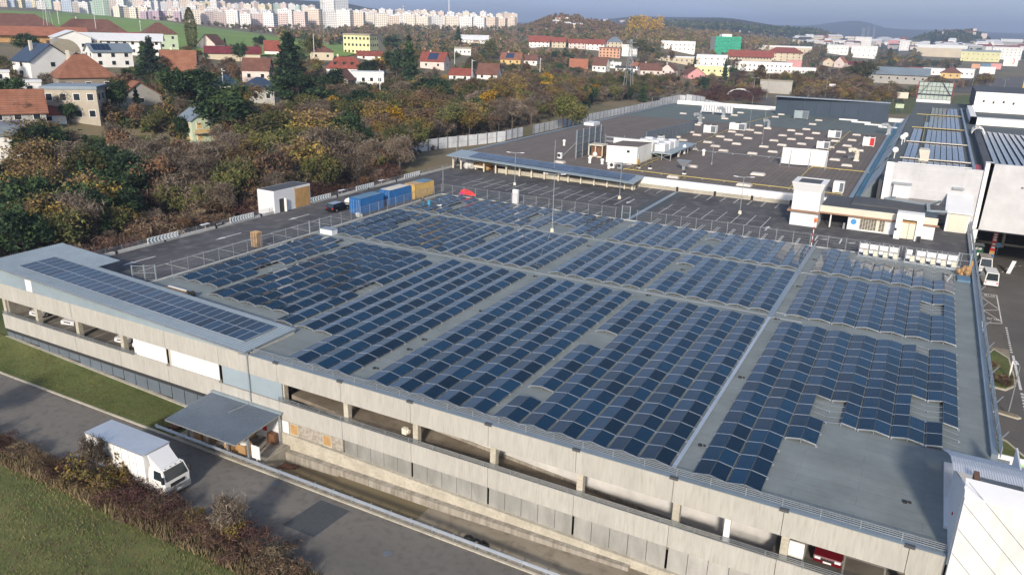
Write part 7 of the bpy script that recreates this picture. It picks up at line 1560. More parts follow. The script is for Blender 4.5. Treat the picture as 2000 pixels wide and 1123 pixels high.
for k in range(9):
    a = pi*k/8
    for j in range(5): b.bar((7*cos(a), 1.5*j, 3.5*sin(a)), (7*cos(a+pi/8) if k < 8 else -7, 1.5*j, 3.5*sin(a+pi/8) if k < 8 else 0), .25)
o = b.build('steel_dome_frame', C['white_s']); pd, _ = hit(1443, 193); o.location = pd+Vector((0, 0, 2)); tag(o, 'pale steel arched roof frame beside the purple bushes behind the mall', 'pavilion frame')
# billboards, yellow pylon and parked cars far right
for px, yb, yt, w, l, mm in ((1925, 147, 136, 22, 'white billboard by the boulevard', C['white']), (1941, 138, 129, 16, 'pink billboard by the boulevard', WL['p']), (1922, 138, 129, 14, 'blue billboard left of the pink one', C['blue2']), (1970, 132, 117, 20, 'big white billboard with a red crescent', C['white']), (1903, 136, 129, 12, 'orange and white billboard left of the blue one', WL['o']), (1760, 194, 184, 18, 'pale notice board on the grass behind the mall', C['cream']), (1755, 213, 206, 13, 'green and white sign behind the mall car park', WL['g']), (1622, 184, 168, 10, 'leaning pale poster board behind the navy screen wall', C['white_s']), (1868, 0, 0, 0, '', None)):
    if not w: continue
    p, r = hit(px, yb+8); s = r/FPX; W_ = w*s/2; z0, z1 = 8*s, (8+yb-yt)*s; o = thing('billboard', l, 'billboard', (0, 0, 0), group='billboards near the boulevard')
    b = MB(); b.box(-W_, W_, -.2, .2, z0, z1); b.build('board', mm, o); b = MB(); b.box(-W_*.6-.2, -W_*.6+.2, -.15, .15, -2, z0); b.box(W_*.6-.2, W_*.6+.2, -.15, .15, -2, z0); b.build('leg', C['navy'], o)
    if 'crescent' in l:
        b = MB(); 
        for k in range(8): a = -pi*.45+pi*.9*k/8; a2 = -pi*.45+pi*.9*(k+1)/8; R_ = (z1-z0)*.3; zc_ = (z0+z1)/2; b.bar((W_*.2+R_*cos(a)*.6, -.25, zc_+R_*sin(a)), (W_*.2+R_*cos(a2)*.6, -.25, zc_+R_*sin(a2)), .6)
        b.build('crescent', C['red'], o)
    move(o, p, -bearing(p))
b = MB(); p = P(2003, 250, -8.3); p, r = hit(1996, 200); b.box(-1.6, 2.5, -.5, .5, -4, 16*r/400); b.mat(1).box(-1.0, 1.5, -.6, -.5, 2, 4); o = b.build('yellow_pylon', [M('bright_yellow_paint', (.75,.42,.01), .5), C['white']]); o.location = p; tag(o, 'bright yellow sign pylon cut by the right edge', 'sign')
carm = [M('distant_car_'+n, c, .35, var=.03) for n, c in (('white', (.6,.6,.6)), ('grey', (.2,.21,.22)), ('dark', (.03,.035,.05)), ('red', (.3,.02,.02)), ('blue', (.04,.08,.2)))]
protos = []
for m in carm:
    t = thing('parked_car', 'x', 'car', (0, 0, -500)); b = MB(); b.prismy([(-2.2, .3), (-2.2, .8), (-1.6, .9), (-1.1, 1.4), (.5, 1.42), (1.2, .95), (2.2, .75), (2.2, .3)], -.85, .85); b.build('body', m, t)
    b = MB(); b.prismy([(-1.45, .92), (-1.05, 1.33), (.48, 1.35), (1.05, .95)], -.87, .87); b.build('side_window', C['glass'], t)
    b = MB()
    for x in (-1.35, 1.35): b.cyl((x, -.88, .32), (x, .88, .32), .32, 8)
    b.build('wheels', C['black'], t); protos.append(t)
used = set()
def pcar(x, y, z, rz, i, lab, grp):
    if i not in used: used.add(i); t = protos[i]; move(t, (x, y, z), rz); t['label'] = lab; t['group'] = grp
    else: copy_tree(protos[i], (x, y, z), rz, lab, grp)
CN = ['white', 'grey', 'dark', 'red', 'blue']
for k, (px, py) in enumerate(((1488, 199), (1496, 203), (1504, 207), (1500, 198), (1483, 206), (1508, 213), (1565, 184), (1575, 185), (1585, 184), (1755, 219), (1768, 218), (1740, 220), (1766, 226), (1775, 221))):
    p, r = hit(px, py); i = [0, 0, 0, 1, 3, 0, 0, 0, 0, 0, 0, 3, 4, 0][k]
    if p is not None: pcar(p.x, p.y, p.z+.25, rb.uniform(-.3, .3)+1.0, i, '%s car parked in the yard behind the dark roof, before the brown trees' % CN[i], 'cars parked behind the mall')
for k in range(80):
    px, py = rb.uniform(1880, 2010), rb.uniform(150, 182); p, r = hit(px, py); i = rb.choice([0, 0, 1, 2, 2, 3, 4])
    if p is not None: pcar(p.x, p.y, p.z+.3, rb.choice([0, pi])+rb.uniform(-.1, .1)+.3, i, '%s car in the crowded parking area by the boulevard' % CN[i], 'cars by the boulevard')
for k in range(12):
    px, py = 1905+9*k, 184+k*.3; p, r = hit(px, py)
for i, t in enumerate(protos):
    if i not in used: bpy.data.objects.remove(t)
# ================================================================== VEGETATION
def leafmesh(name, C_, sizes, mats, mi=None, extra=None, elong=1.0, up=0.0):
    n = len(C_); d = RS.normal(size=(n, 3)); d /= np.linalg.norm(d, axis=1)[:, None]; e = RS.normal(size=(n, 3))
    d[:, 2] += up; d /= np.linalg.norm(d, axis=1)[:, None]
    e -= (e*d).sum(1)[:, None]*d; e /= np.linalg.norm(e, axis=1)[:, None]; s = sizes[:, None]
    V_ = np.zeros((n*3, 3)); V_[0::3] = C_+d*s*elong; V_[1::3] = C_-d*s*elong*.6+e*s*.6; V_[2::3] = C_-d*s*elong*.6-e*s*.6
    F_ = np.arange(n*3).reshape(n, 3)
    me = bpy.data.meshes.new(name); me.vertices.add(n*3); me.vertices.foreach_set('co', V_.ravel()); me.loops.add(n*3); me.loops.foreach_set('vertex_index', F_.ravel().astype(np.int32))
    me.polygons.add(n); me.polygons.foreach_set('loop_start', (np.arange(n)*3).astype(np.int32)); me.polygons.foreach_set('loop_total', np.full(n, 3, np.int32))
    for m in mats: me.materials.append(m)
    me.polygons.foreach_set('material_index', (mi if mi is not None else RS.randint(0, len(mats), n)).astype(np.int32)); me.update(calc_edges=True); return me
def crown_pts(kind, n, Hh, Rd):
    if kind == 'cone':
        z = RS.beta(1.1, 1.7, n)*.93; lay = .75+.25*np.sin(z*48+RS.uniform(0, 6)); rr = (1-z)**.8*Rd*lay*np.sqrt(RS.uniform(.25, 1, n)); a = RS.uniform(0, 2*pi, n)
        rr *= 1+.25*np.sin(a*5+z*9); return np.stack([rr*np.cos(a), rr*np.sin(a), (z*.93+.07)*Hh-rr*.15], 1)
    if kind == 'column':
        z = RS.uniform(0, 1, n); rr = Rd*np.sin(pi*np.clip(z*.88+.12, 0, 1))**.5*np.sqrt(RS.uniform(.3, 1, n)); a = RS.uniform(0, 2*pi, n); return np.stack([rr*np.cos(a), rr*np.sin(a), (z*.95+.04)*Hh], 1)
    # clustered round crown
    k = 26; cc = RS.normal(size=(k, 3)); cc /= np.linalg.norm(cc, axis=1)[:, None]; cc *= RS.uniform(.45, .95, k)[:, None]; cc[:, 2] = cc[:, 2]*.8
    w = RS.uniform(.16, .34, k); i = RS.randint(0, k, n); p = cc[i]+RS.normal(size=(n, 3))*w[i][:, None]*.6
    low = .30 if kind == 'round' else .12
    p[:, 0] *= Rd; p[:, 1] *= Rd; p[:, 2] = Hh*(low+(1-low)*.5)+p[:, 2]*Hh*(1-low)*.52; p[:, 2] = np.clip(p[:, 2], .05*Hh, Hh*1.05); return p
def lm(n, c, v=.35): return M(n, c, .85, var=v, scale=.8, big=.25, obj=True, rnd=.34, spec=.15)
LF = dict(
 bare=[lm('brown_twigs', (.15,.115,.085)), lm('grey_twigs', (.21,.175,.14)), lm('dark_twigs', (.085,.065,.050))],
 far=[lm('pale_tan_canopy', (.24,.18,.12)), lm('russet_canopy', (.24,.14,.075)), lm('grey_brown_canopy', (.16,.13,.10))],  # distant canopy, with far sunlight and haze lightened into the colours
 rust=[lm('rust_leaves', (.18,.105,.06)), lm('brown_leaves', (.13,.09,.06)), lm('dark_twigs2', (.08,.058,.045))],
 ochre=[lm('ochre_leaves', (.26,.185,.05)), lm('olive_leaves', (.15,.13,.045)), lm('brown_leaf', (.15,.10,.055))],
 olive=[lm('olive_green_leaves', (.11,.12,.035)), lm('dull_leaves', (.14,.12,.05)), lm('dark_olive_leaves', (.06,.07,.028))],
 yellow=[lm('yellow_leaves', (.42,.26,.02)), lm('golden_leaves', (.30,.17,.02))],
 green=[lm('dark_green_needles', (.034,.065,.030)), lm('green_needles', (.058,.095,.036)), lm('black_green_needles', (.018,.036,.020))],
 spruce=[lm('blue_green_needles', (.045,.07,.055)), lm('dark_blue_needles', (.025,.045,.035))],
 scrub=[lm('dry_scrub_twigs', (.13,.085,.055)), lm('dark_scrub_twigs', (.07,.045,.035)), lm('pale_scrub_stalks', (.20,.155,.10))],
 wine=[lm('wine_twigs', (.085,.042,.040)), lm('dark_wine_leaves', (.042,.022,.02)), lm('reddish_twigs', (.12,.075,.055))])
zz_ = 0
bark = M('bark', (.10,.08,.065), .95, var=.3, scale=4, obj=True); barkp = M('pale_bark', (.28,.24,.19), .9, var=.3, scale=3, obj=True)
def trunkmesh(Hh, n=9, rad=.16, pale=False, spread=.55, seed=0, top=.75):
    r = random.Random(seed); b = MB(); b.cyl((0, 0, -.8), (0, 0, Hh*.35), rad, 7, rad*.75); b.cyl((0, 0, Hh*.35), (r.uniform(-.3, .3), r.uniform(-.3, .3), Hh*top), rad*.75, 6, rad*.2)
    for k in range(n):
        a = 2*pi*k/n+r.uniform(-.3, .3); z = Hh*r.uniform(.2, .6); l = Hh*r.uniform(.25, .45); q = Vector((cos(a)*l*spread, sin(a)*l*spread, z+l*.8)); p = Vector((0, 0, z)); m = (p+q)/2+Vector((cos(a)*.2, sin(a)*.2, -.1*l)); b.cyl(p, m, rad*.45, 5, rad*.28); b.cyl(m, q, rad*.28, 4, rad*.06)
        for _ in range(2):
            q2 = m+Vector((r.uniform(-1, 1), r.uniform(-1, 1), r.uniform(.5, 1.2)))*l*.45; b.cyl(m, q2, rad*.16, 4, rad*.04)
    return b.mesh('trunk', barkp if pale else bark)
SPEC = {   # kind: (crown form, leaf set, leaves, leaf size, elong, height, radius, trunk kw)
 'bare_tree': ('round', 'bare', 2800, .075, 6.5, 9, 3.4, dict(n=13, rad=.2)),
 'rusty_tree': ('round', 'rust', 2200, .20, 1.4, 8, 3.2, dict()),
 'ochre_tree': ('round', 'ochre', 2600, .22, 1.2, 9, 3.6, dict()),
 'olive_tree': ('round', 'olive', 2600, .22, 1.2, 9, 3.8, dict()),
 'yellow_tree': ('round', 'yellow', 1900, .22, 1.2, 8, 2.8, dict()),
 'pine_tree': ('round', 'green', 3200, .22, 1.6, 9, 3.4, dict(n=5)),
 'fir_tree': ('cone', 'green', 3400, .26, 1.6, 12, 3.2, dict(n=2, top=.95)),
 'blue_spruce': ('cone', 'spruce', 3000, .26, 1.6, 12, 2.8, dict(n=2, top=.95)),
 'poplar_tree': ('column', 'olive', 2600, .26, 1.2, 15, 1.9, dict(n=3, top=.9)),
 'gold_poplar': ('column', 'ochre', 1200, .40, 1.2, 15, 1.8, dict(n=3, top=.9)),
 'wine_bush': ('bush', 'wine', 1500, .045, 6, 2.6, 2.2, dict(n=8, rad=.05)),
 'brown_bush': ('bush', 'scrub', 1700, .06, 4, 2.6, 2.2, dict(n=8, rad=.05)),
 'ochre_bush': ('bush', 'ochre', 1500, .10, 1.3, 2.6, 2.0, dict(n=7, rad=.05)),
}
PROTO = {}
def proto(kind, v):
    if (kind, v) in PROTO: return PROTO[kind, v]
    f, ls, n, sz, el, Hh, Rd, kw = SPEC[kind]
    pts = crown_pts(f, n, Hh, Rd*(.9+.2*(v % 2))); mats = LF[ls]
    nz_ = np.sin(pts[:, 0]*2/Rd+v)+np.sin(pts[:, 1]*2.3/Rd+2*v)+np.sin(pts[:, 2]*1.7+v); mi = np.where(RS.uniform(size=n) < .65, (np.digitize(nz_, np.linspace(-1.2, 1.2, len(mats)+1)[1:-1])), RS.randint(0, len(mats), n))
    cr = leafmesh('crown', pts, sz*RS.uniform(.6, 1.4, n), mats, mi, elong=el, up=.6 if 'bare' in kind or 'wine' in kind else 0)
    tr = trunkmesh(Hh, seed=v*7+len(kind), pale=(kind in ('bare_tree',) and v == 1), **kw); PROTO[kind, v] = (cr, tr, Hh); return PROTO[kind, v]
NT = {}
def tree(kind, x, y, z, h, label, group, wide=1.0, lite=False):
    v = random.randint(0, 2); cr, tr, Hh = proto(kind, v); s = h/Hh
    t = thing(kind, label, 'bush' if 'bush' in kind else 'tree', (x, y, z), random.uniform(0, 6.28), group); t.scale = (s*wide, s*wide, s)
    for n_, m_ in (('trunk', tr), ('crown', cr)): o = bpy.data.objects.new(n_, m_); COL.objects.link(o); o.parent = t
    NT[kind] = NT.get(kind, 0)+1; return t
ZN = ['left of the white hut', 'behind the white hut', 'behind the blue containers', 'behind the yellow container', 'behind the far end of the lane', 'along the start of the panel fence', 'along the middle of the panel fence', 'at the far corner of the panel fence', 'beyond the mall hall']
def zl(lab, x, y):
    if 'ZONE' not in lab: return lab
    q = pix((x, y, terr(x, y)))[0]; return lab.replace('ZONE', ZN[max(0, min(8, int((q-380)/115)))])
def inpoly(x, y, P_):
    c = False; j = len(P_)-1
    for i in range(len(P_)):
        if (P_[i][1] > y) != (P_[j][1] > y) and x < (P_[j][0]-P_[i][0])*(y-P_[i][1])/(P_[j][1]-P_[i][1])+P_[i][0]: c = not c
        j = i
    return c
# single trees that stand out: kind, px, base py, top py, width factor, label
SOLO = [
 ('poplar_tree', 376, 96, 33, 1.1, 'tall dark column-shaped poplar before the green field'), ('fir_tree', 440, 96, 78, .8, 'tiny dark conifer right of the pinkish gabled house'),
 ('fir_tree', 568, 172, 74, 1.35, 'tallest broad dark conifer behind the dark blue roofs'), ('olive_tree', 606, 130, 78, .9, 'olive-green tree right of the tallest conifer'),
 ('pine_tree', 587, 232, 158, 1.5, 'broad dark green conifer before the tallest one'), ('blue_spruce', 300, 166, 86, 1.3, 'big blue-grey spruce left of the steep brown roof'), ('fir_tree', 285, 150, 92, 1.2, 'greenish conifer left of the blue-grey spruce'),
 ('fir_tree', 800, 168, 78, .95, 'tall narrow dark conifer at the middle'), ('pine_tree', 775, 158, 100, 1.1, 'rounded dark conifer left of the tall narrow one'), ('pine_tree', 720, 160, 122, 1.5, 'round dark fir in front of the white flat house'),
 ('pine_tree', 652, 196, 142, 1.4, 'blue-green fir beside the dark chalet'), ('fir_tree', 895, 98, 56, 1.0, 'dark conifer below the brown hill'), ('pine_tree', 768, 108, 77, 1.2, 'dark conifer at the corner of the yellow school'),
 ('olive_tree', 961, 116, 78, 1.2, 'yellow-green tree left of the orange-yellow house'), ('pine_tree', 835, 214, 160, 1.5, 'dark conifer deep in the brown wood'), ('pine_tree', 26, 202, 162, 1.6, 'dense dark green bush-like tree at the left edge'),
 ('pine_tree', 450, 282, 178, 1.3, 'dark fir right of the pale green house'), ('pine_tree', 236, 226, 168, 1.0, 'dark fir behind the cream modern house'), ('fir_tree', 270, 222, 178, .9, 'narrow dark fir beside the grey gabled cottage'),
 ('pine_tree', 350, 216, 142, 1.2, 'green conifer below the steep brown roof'), ('pine_tree', 395, 220, 150, 1.3, 'green conifer left of the dark blue roofs'), ('pine_tree', 136, 243, 208, 1.1, 'small green conifer before the cream modern house'),
 ('ochre_tree', 482, 232, 172, 1.2, 'orange-yellow tree below the dark blue roofs'), ('yellow_tree', 748, 148, 110, 1.5, 'bright yellow tree right of the round fir'), ('ochre_tree', 66, 310, 250, 1.7, 'big ochre-green tree before the red-tiled house at the left'),
 ('olive_tree', 545, 300, 218, 1.5, 'large yellow-olive round tree, left one of a pair before the wood'), ('ochre_tree', 610, 305, 222, 1.5, 'large orange-olive round tree, right one of a pair before the wood'), ('olive_tree', 640, 320, 240, 1.2, 'olive tree at the right of the round pair'),
 ('ochre_tree', 95, 215, 180, 1.1, 'orange-brown tree beside the cream modern house'), ('pine_tree', 508, 98, 74, 1.2, 'green pine left of the biggest conifers'), ('pine_tree', 470, 128, 90, 1.0, 'thin pine before the maroon-roofed shed'),
 ('pine_tree', 52, 112, 78, 1.2, 'dark pine in front of the timber barn, left one'), ('pine_tree', 70, 118, 84, 1.1, 'dark pine in front of the timber barn, right one'), ('yellow_tree', 68, 148, 130, 1.0, 'small yellow-green tree left of the blue-roofed house'),
 ('olive_tree', 1252, 115, 84, 1.5, 'round dark green tree beside the block with the red stripe'), ('fir_tree', 1356, 134, 112, .9, 'dark conifer before the cream hall'), ('fir_tree', 1414, 160, 120, .7, 'narrow dark conifer right of the pale cream block'), ('pine_tree', 1432, 162, 136, 1.3, 'dark conifer before the long white factory'),
 ('gold_poplar', 1482, 178, 136, 1.8, 'broad orange-yellow tree behind the far corner of the mall roof'), ('gold_poplar', 1556, 186, 154, 1.0, 'narrow yellow poplar behind the navy screen wall'), ('olive_tree', 1680, 168, 128, 1.3, 'pale olive willow behind the navy screen wall'), ('poplar_tree', 1734, 130, 102, 1.4, 'dark pointed tree in the far wood'),
 ('yellow_tree', 1745, 132, 118, 1.2, 'yellow tree beside the dark pointed one'), ('ochre_tree', 1922, 172, 152, 1.5, 'orange-yellow bushy tree by the boulevard'), ('olive_tree', 1118, 262, 198, 1.0, 'pale olive tree at the gap of the panel fence'), ('olive_tree', 1098, 256, 186, 1.1, 'grey-green tree left of the gap in the panel fence'),
 ('yellow_tree', 90, 345, 300, .7, 'small bright yellow tree among the dark pines'), ('yellow_tree', 122, 402, 345, .6, 'thin yellow-leaved tree in the middle of the dark pines'), ('yellow_tree', 164, 392, 346, .7, 'yellow tree right of the thin yellow-leaved one'), ('ochre_tree', 172, 470, 405, 1.3, 'ochre-leaved bushy tree at the lane barrier'), ('ochre_tree', 240, 468, 415, 1.4, 'ochre-brown bushy tree right of the first one at the lane barrier'),
 ('ochre_tree', 475, 398, 345, 1.1, 'yellow-green shrub tree by the barrier left of the white hut'), ('yellow_tree', 766, 292, 266, .8, 'small golden tree above the far end of the lane'), ('fir_tree', 978, 190, 164, .9, 'small blue-green fir at the edge of the wood'), ('pine_tree', 905, 158, 138, 1.0, 'dark fir between the brown-roofed bungalows'),
 ('bare_tree', 150, 318, 262, 1.1, 'leafless fruit tree on the garden lawn'), ('bare_tree', 225, 300, 246, 1.0, 'leafless tree behind the garden lawn'), ('bare_tree', 426, 296, 248, .8, 'leafless tree before the pale green house'), ('bare_tree', 455, 345, 268, 1.2, 'tall leafless tree with pale limbs above the wood'), ('bare_tree', 650, 345, 250, 1.4, 'tall leafless tree with spreading limbs behind the white hut'),
]
for kind, px, yb, yt, wf, lab in SOLO:
    p, r = hit(px, yb)
    if p is None: continue
    s = (p-Vector((0, 0, H))).length/FPX; tree(kind, p.x, p.y, p.z, (yb-yt)*s*1.08, lab, None, wide=wf)
def hlim(x, y, z, h):      # keep young growth below the houses it stands before
    px, py = pix((x, y, z)); s_ = Vector((x, y, z-H)).length/FPX
    for q in HS:
        if q[1]-12 < px < q[2]+12 and q[3]-2 < py < q[3]+90: h = min(h, max(1.6, (py-q[3]+5)*s_))
    return h
def blocked(px, py):
    return any(h[1]-5 < px < h[2]+5 and h[3]-2 < py < h[3]+min(26, (h[3]-h[4])*1.0+4) for h in HS)
def scatter(poly, n, kinds, hr, label, group, mind=3.0, seed=3, wide=(.9, 1.25), limit=None):
    r_ = random.Random(seed); xs = [p[0] for p in poly]; ys = [p[1] for p in poly]; out = []; tries = 0
    while len(out) < n and tries < n*25:
        tries += 1; px, py = r_.uniform(min(xs), max(xs)), r_.uniform(min(ys), max(ys))
        if not inpoly(px, py, poly) or blocked(px, py): continue
        p, r = hit(px, py)
        if p is None or any((p.x-q.x)**2+(p.y-q.y)**2 < mind**2 for q in out): continue
        out.append(p)
        k = r_.choice(kinds); tree(k, p.x, p.y, p.z, hlim(p.x, p.y, p.z, r_.uniform(*hr)), label % k.replace('_', ' ').replace('bare tree', 'leafless brown tree').replace('pine tree', 'dark green pine').replace('rusty tree', 'rust-brown tree'), group % k.replace('_', ' '), wide=r_.uniform(*wide))
    return out
def wscatter(cond, xr, yr, n, kinds, hr, label, group, mind, seed, wide=(.9, 1.3)):   # in plan
    r_ = random.Random(seed); out = []; tries = 0
    while len(out) < n and tries < n*40:
        tries += 1; x, y = r_.uniform(*xr), r_.uniform(*yr)
        if not cond(x, y) or any((x-a)**2+(y-b_)**2 < mind**2 for a, b_ in out): continue
        k = r_.choice(kinds); out.append((x, y)); tree(k, x, y, terr(x, y), hlim(x, y, terr(x, y), r_.uniform(*hr)), zl(label, x, y) % k.replace('_', ' ').replace('bare tree', 'leafless brown tree').replace('pine tree', 'dark green pine').replace('rusty tree', 'rust-brown tree').replace('tree tree', 'tree'), group % k.replace('_', ' '), wide=r_.uniform(*wide))
    return out
# plan zones left of the lane
pxp = lambda x, y: pix((x, y, terr(x, y)))
def zone_pine(x, y): q = pxp(x, y); return x < -97 and inpoly(q[0], q[1], [(-80, 560), (-80, 320), (60, 318), (200, 335), (285, 400), (270, 470), (130, 520), (60, 545)])
def zone_edge(x, y): q = pxp(x, y); return x < -95.5 and inpoly(q[0], q[1], [(-60, 590), (-40, 520), (130, 505), (300, 455), (420, 425), (540, 400), (760, 350), (790, 372), (600, 420), (450, 445), (250, 500), (100, 560)])
def zone_wood(x, y):
    q = pxp(x, y); return x < -96 and not (x > -126 and 160 < y < 380) and inpoly(q[0], q[1], [(270, 470), (285, 400), (210, 335), (300, 330), (420, 305), (520, 262), (600, 230), (700, 205), (740, 190), (800, 195), (880, 180), (1000, 185), (1100, 175), (1250, 172), (1400, 178), (1440, 200), (1300, 200), (1180, 200), (1000, 262), (830, 290), (790, 345), (600, 400), (420, 440)])
wscatter(zone_pine, (-190, -97), (40, 150), 75, ['pine_tree', 'pine_tree', 'pine_tree', 'pine_tree', 'olive_tree', 'fir_tree', 'fir_tree', 'ochre_tree', 'bare_tree'], (6.5, 11), '%s in the dense dark clump at the left of the lane', '%ss of the dark clump', 3.3, 21, (1.0, 1.35))
wscatter(zone_edge, (-175, -95), (45, 170), 60, ['brown_bush', 'rusty_tree', 'wine_bush', 'bare_tree'], (2.6, 4.6), '%s in the scrub strip along the lane barrier', '%ss along the lane barrier', 2.6, 22, (1.1, 1.5))
wscatter(zone_wood, (-330, -97), (95, 420), 330, ['bare_tree', 'bare_tree', 'rusty_tree', 'olive_tree', 'bare_tree', 'ochre_tree', 'bare_tree', 'rusty_tree', 'olive_tree', 'pine_tree', 'ochre_tree', 'olive_tree', 'yellow_tree', 'fir_tree'], (6, 11.5), '%s in the wood, ZONE', '%ss in the wood', 5.8, 23, (.95, 1.3))
scatter([(690, 205), (760, 175), (1000, 175), (1000, 195), (840, 210), (720, 225)], 14, ['pine_tree', 'olive_tree'], (6, 9), '%s at the upper edge of the wood', '%ss at the upper edge of the wood', 6, 24)
scatter([(1330, 198), (1390, 186), (1470, 188), (1480, 205), (1400, 208)], 16, ['wine_bush'], (5, 8), 'purple %s behind the far corner of the mall hall', '%ss behind the mall hall', 4, 25)
scatter([(1500, 205), (1505, 176), (1600, 172), (1745, 165), (1770, 200), (1700, 215), (1600, 195)], 60, ['ochre_tree', 'bare_tree', 'rusty_tree', 'ochre_tree'], (7, 10), '%s in the autumn belt behind the mall', '%ss behind the mall', 7, 26)
scatter([(1790, 172), (1800, 155), (1930, 152), (1935, 170), (1850, 176)], 16, ['ochre_tree', 'bare_tree'], (6, 9), '%s near the boulevard', '%ss near the boulevard', 8, 27)
# gardens between the houses
GARD = [([(0, 330), (0, 150), (110, 150), (300, 100), (420, 110), (560, 110), (640, 120), (800, 130), (1000, 130), (1000, 180), (700, 200), (560, 250), (420, 300), (260, 262), (140, 262)], 150, (4.5, 8), 5), ([(700, 130), (760, 100), (900, 90), (1080, 100), (1200, 105), (1320, 108), (1330, 160), (1200, 175), (1000, 180), (900, 150), (780, 140)], 150, (6, 10), 8), ([(1240, 175), (1240, 130), (1340, 105), (1440, 118), (1600, 140), (1800, 130), (1800, 165), (1500, 172), (1400, 180)], 110, (7, 12), 10)]
for i, (pl, n, hr, md) in enumerate(GARD):
    scatter(pl, n, ['bare_tree', 'rusty_tree', 'olive_tree', 'ochre_tree', 'pine_tree', 'rusty_tree', 'bare_tree', 'olive_tree'], hr, '%s standing among the houses, '+['in the gardens at the left', 'in the middle distance', 'at the centre right'][i], '%ss among the houses, part '+['left', 'middle', 'right'][i], md, 31+i)
# far woods as masses
def mass(name, poly, n, hr, cols, size, seed, mind=0, form='round', q=70, elong=1.2):
    r_ = random.Random(seed); xs = [p[0] for p in poly]; ys = [p[1] for p in poly]; PT = []; SZ = []; MI = []; cnt = tries = 0; mats = [m for c in cols for m in LF[c]]
    while cnt < n and tries < n*20:
        tries += 1; px, py = r_.uniform(min(xs), max(xs)), r_.uniform(min(ys), max(ys))
        if not inpoly(px, py, poly) or blocked(px, py): continue
        p, r = hit(px, py)
        if p is None: continue
        cnt += 1; h = hlim(p.x, p.y, p.z, r_.uniform(*hr)) if r < 700 else r_.uniform(*hr); c = r_.randrange(len(cols)); base = sum(len(LF[cols[i]]) for i in range(c)); k = q
        pts = crown_pts(form if r_.random() < .8 else 'cone', k, h, h*.36); PT.append(pts+np.array([p.x, p.y, p.z-.5])); SZ.append(np.full(k, size)*RS.uniform(.7, 1.3, k)); MI.append(base+RS.randint(0, len(LF[cols[c]]), k))
    if not PT: return
    me = leafmesh(name, np.concatenate(PT), np.concatenate(SZ), mats, np.concatenate(MI), elong=elong); o = bpy.data.objects.new(name, me); COL.objects.link(o); o['kind'] = 'stuff'
mass('distant_wood', [(540, 78), (560, 56), (700, 55), (800, 50), (1000, 60), (1200, 62), (1250, 95), (1030, 75), (1000, 95), (860, 100), (760, 84), (640, 90)], 1500, (7, 12), ['far', 'rust', 'far', 'olive', 'ochre', 'green'], 1.0, 41)
mass('field_edge_scrub', [(300, 40), (330, 36), (420, 47), (520, 56), (620, 70), (700, 80), (720, 88), (620, 80), (480, 62), (380, 50)], 260, (5, 9), ['bare', 'olive', 'bare', 'rust'], .9, 42)
mass('distant_wood', [(160, 26), (170, 21), (330, 32), (330, 40), (250, 34)], 70, (6, 10), ['bare', 'rust', 'green'], .9, 43)
mass('hill_wood', [(1000, 58), (1010, 42), (1090, 24), (1150, 30), (1250, 44), (1340, 58), (1420, 66), (1500, 78), (1500, 92), (1300, 90), (1200, 62), (1100, 60)], 1300, (6, 10), ['far', 'far', 'ochre', 'far'], 1.2, 44)
mass('golden_belt', [(1210, 62), (1290, 62), (1420, 68), (1560, 80), (1560, 96), (1420, 100), (1220, 90)], 420, (9, 14), ['ochre', 'ochre', 'far', 'olive'], 1.3, 45)
mass('golden_poplar_row', [(1220, 62), (1290, 60), (1292, 70), (1225, 72)], 40, (22, 28), ['ochre', 'yellow'], 1.3, 46, form='column', q=110)
mass('city_edge_wood', [(1560, 96), (1600, 90), (1800, 108), (1880, 118), (1870, 135), (1700, 138), (1580, 132)], 420, (9, 14), ['bare', 'green', 'olive', 'rust', 'ochre'], 1.1, 47)
mass('distant_city_trees', [(1500, 84), (1700, 90), (2000, 104), (2000, 120), (1700, 104), (1500, 96)], 260, (8, 12), ['bare', 'olive', 'green'], 1.6, 48)
mass('far_hill_trees', [(1290, 48), (1450, 56), (1640, 70), (1640, 80), (1450, 66), (1300, 58)], 500, (14, 22), ['green', 'olive', 'green'], 3.5, 49, q=40)
mass('castle_hill_trees', [(1735, 80), (1800, 70), (1900, 66), (1960, 78), (1960, 88), (1735, 88)], 420, (12, 20), ['green', 'olive', 'green'], 3.5, 50, q=40)
mass('wood_floor_scrub', [(280, 462), (290, 400), (420, 320), (620, 240), (740, 200), (1000, 190), (1250, 176), (1400, 184), (1200, 196), (1000, 260), (820, 300), (600, 395)], 1200, (1.2, 2.6), ['bare', 'bare', 'rust', 'olive'], .22, 51, form='bush', q=90)
mass('town_trees', [(1000, 120), (1240, 100), (1440, 108), (1600, 130), (1800, 150), (1940, 165), (1860, 182), (1760, 200), (1500, 190), (1400, 182), (1240, 172), (1000, 180)], 900, (5, 9), ['far', 'rust', 'olive', 'ochre', 'far', 'green'], .5, 54, q=120)
mass('hill_foot_trees', [(780, 118), (800, 92), (1000, 92), (1180, 78), (1300, 84), (1560, 96), (1600, 122), (1440, 106), (1240, 112), (1000, 118)], 700, (6, 11), ['far', 'rust', 'ochre', 'far', 'olive', 'green'], .8, 55, q=90)
mass('garden_scrub', [(0, 320), (0, 150), (300, 100), (420, 108), (640, 118), (1000, 125), (1240, 110), (1600, 140), (1800, 160), (1500, 180), (1000, 185), (700, 200), (560, 250), (420, 300), (340, 270), (260, 255), (140, 255)], 1900, (1.5, 4.0), ['bare', 'rust', 'olive', 'ochre', 'green'], .38, 52, form='bush', q=70)
mass('wood_trees', [(285, 440), (300, 350), (520, 262), (740, 200), (880, 188), (1100, 180), (1400, 182), (1200, 196), (1000, 250), (830, 285), (790, 335), (600, 392), (440, 430)], 420, (5.5, 9), ['bare', 'bare', 'rust', 'bare', 'olive'], .15, 53, q=520, elong=4.5)
